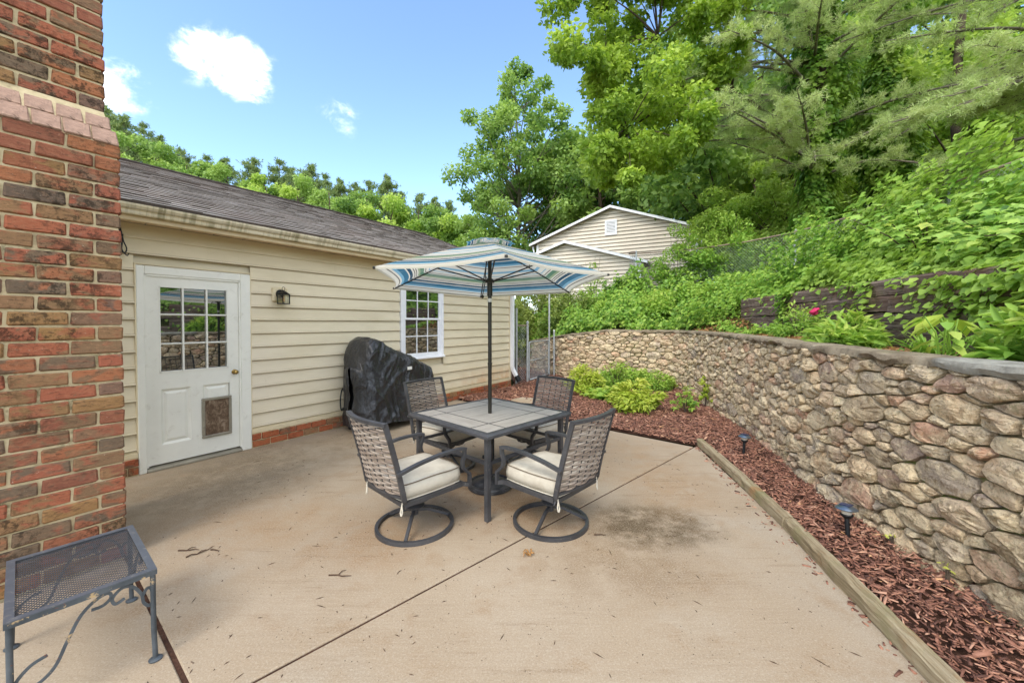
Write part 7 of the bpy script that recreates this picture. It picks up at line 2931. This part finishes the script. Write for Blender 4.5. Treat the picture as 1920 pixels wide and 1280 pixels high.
def bigleaf(label, x, y, z, k, L, seed, mat='leaf_lime'):
    g = np.random.default_rng(seed)
    t = thing('broadleaf_plant', label, 'plant', (x, y, z))
    a = g.uniform(0, 6.28, k)
    C = np.stack([0.1 * np.cos(a), 0.1 * np.sin(a), g.uniform(0.1, 0.42, k)], 1)
    d = np.stack([np.cos(a), np.sin(a), -0.55 + 0 * a], 1)
    nn = unit(np.stack([np.cos(a), np.sin(a), 0.9 + 0 * a], 1) * np.array([0.6, 0.6, 1]))
    foliage('leaves', C, nn, unit(d), L * g.uniform(0.7, 1.2, k), L * 0.55, mat, 'leaf6', t, g.uniform(0.3, 1, k))
    m = MB()
    for p in C[:8]:
        m.tube([(0, 0, 0), (p[0] * 0.4, p[1] * 0.4, p[2] * 0.7), tuple(p)], 0.005, 5)
    m.build('stem', 'leaf_garden', t)


x, y, z = terr(3.22, 0.70)
bigleaf('yellowing broad-leaved plant between the two daylilies', x, y, z, 9, 0.2, 241)
x, y, z = terr(3.02, 0.5)
bigleaf('low rosette of round leaves at the capping edge', x, y, z - 0.05, 14, 0.13, 242, 'leaf_garden')

# a loose brick lying on the terrace
bm_ = brick_mesh(0.2, 0.1, 0.065, 77)
bm_.materials[0] = M['brick_orange']
x, y, z = terr(2.62, 0.52)
o = link('loose_brick', bm_, None, (x - 0.1, y - 0.02, z - 0.005), (0.05, 0.02, 2.2))
tag(o, 'loose red brick lying among leaves behind the wall capping', 'brick')

# ------------------------------------------------------------------ broad-leaved maple saplings on the bank
def sapling(label, l, d, hgt, spread, k, L, seed):
    g = np.random.default_rng(seed)
    p = bank_pt(np.array(float(l)), np.array(float(d)))
    t = thing('maple_sapling', label, 'sapling', (float(p[0]), float(p[1]), float(p[2]) - 0.05), 0, 'maple saplings on the bank')
    m = MB()
    Cs = []
    nb = 14
    for i in range(nb):
        a = g.uniform(0, 6.28)
        r = spread * g.uniform(0.3, 1.0)
        e = np.array([r * np.cos(a), r * np.sin(a), hgt * g.uniform(0.35, 1.0)])
        m.tube([(0, 0, 0), tuple(e * 0.5 + np.array([0, 0, 0.12 * hgt])), tuple(e)], [0.014, 0.009, 0.004], 5)
        kk = k // nb
        Cs.append(e * g.uniform(0.45, 1.1, (kk, 1)) + np.array([0, 0, 0.08 * hgt]) + g.normal(0, 0.10 * spread, (kk, 3)) * np.array([1, 1, 0.6]))
    m.build('stem', 'bark', t)
    C = np.vstack(Cs)
    kk = len(C)
    nn = unit(np.array([-0.25, -0.25, 1.0]) + 0.35 * rand_dir(kk, g))
    ax_ = unit(rand_dir(kk, g) * np.array([1, 1, 0.3]) + np.array([-0.5, -0.4, -0.3]))
    Ls = L * g.uniform(0.6, 1.15, kk)
    foliage('crown', C, nn, ax_, Ls, Ls, 'leaf_maple', 'maple', t, np.clip(g.normal(0.5, 0.22, kk), 0, 1))


def l_y(y):
    return float(len_at_y(y))


sapling('broad-leaved maple sapling at the right edge under the fence rail', l_y(2.6), 2.0, 0.34, 0.9, 420, 0.16, 301)
sapling('broad-leaved maple sapling second from the right, under the fence rail', l_y(3.6), 2.1, 0.38, 0.9, 420, 0.16, 302)
sapling('broad-leaved maple sapling third from the right, over the ties', l_y(4.7), 2.2, 0.5, 0.9, 400, 0.16, 303)
sapling('broad-leaved maple sapling fourth from the right, beside a fence post', l_y(6.0), 2.4, 0.85, 0.9, 360, 0.18, 304)
sapling('tall broad-leaved maple sapling poking through the fence at the right edge', l_y(2.3), 3.0, 0.5, 0.8, 320, 0.16, 305)

# ------------------------------------------------------------------ thicket left of the bank, and vines climbing the fence before the house
def thicket(label, x, y, z, r, h_, k, L, mat, seed, grp='overgrown bushes by the fence'):
    return shrub('overgrown_bush', label, x, y, z, r, h_, k, L, mat, seed, 'bush', grp, 0.5, 0.5, 10, 'leaf6', 7)


thicket('dark overgrown bush directly behind the chain-link gate', 0.75, 14.6, 0.4, 1.5, 3.0, 12000, 0.11, 'leaf_dark', 401)
thicket('tall dark bush farthest back past the garage corner', 0.65, 16.4, 0.3, 1.5, 3.0, 12000, 0.13, 'leaf_dark', 420)
thicket('dark overgrown bush behind the tall gate post', 2.05, 13.2, 1.0, 1.1, 1.9, 8000, 0.1, 'leaf_dark', 402)
thicket('bright leafy bush behind the low end of the stone wall', 2.9, 12.0, 1.25, 0.8, 0.95, 4200, 0.1, 'leaf_ivy', 403)
thicket('bright leafy bush behind the far curve of the stone wall', 4.2, 11.4, 1.5, 0.9, 1.0, 4600, 0.1, 'leaf_garden', 404)
thicket('bright leafy bush below the neighbour house corner', 5.3, 10.9, 1.8, 0.9, 1.1, 4600, 0.1, 'leaf_ivy', 405)
thicket('vine-heaped bush climbing the fence in front of the neighbour house', 5.45, 12.9, 2.2, 1.0, 2.75, 7000, 0.1, 'leaf_garden', 406)
thicket('vine-heaped bush at the fence right of the neighbour house corner', 6.6, 12.3, 2.4, 1.1, 2.75, 8000, 0.11, 'leaf_ivy', 407)
thicket('wispy vine-topped bush left of the neighbour porch gable', 1.95, 15.6, 1.4, 0.9, 2.9, 2600, 0.1, 'leaf_dark', 408)
thicket('wispy vine-topped bush in front of the neighbour porch gable', 3.1, 15.0, 1.4, 0.7, 2.95, 1500, 0.1, 'leaf_garden', 409)
thicket('vine-heaped bush behind the fence, third right of the neighbour house', 8.4, 11.6, 2.5, 1.1, 1.9, 6000, 0.11, 'leaf_ivy', 410)
thicket('leafy bush behind the fence under the first vine-clad trunk', 9.4, 10.9, 2.7, 1.1, 1.7, 5500, 0.11, 'leaf_ivy', 411)
thicket('leafy bush behind the fence under the second vine-clad trunk', 10.6, 9.6, 2.8, 1.1, 1.5, 5000, 0.11, 'leaf_dark', 412)
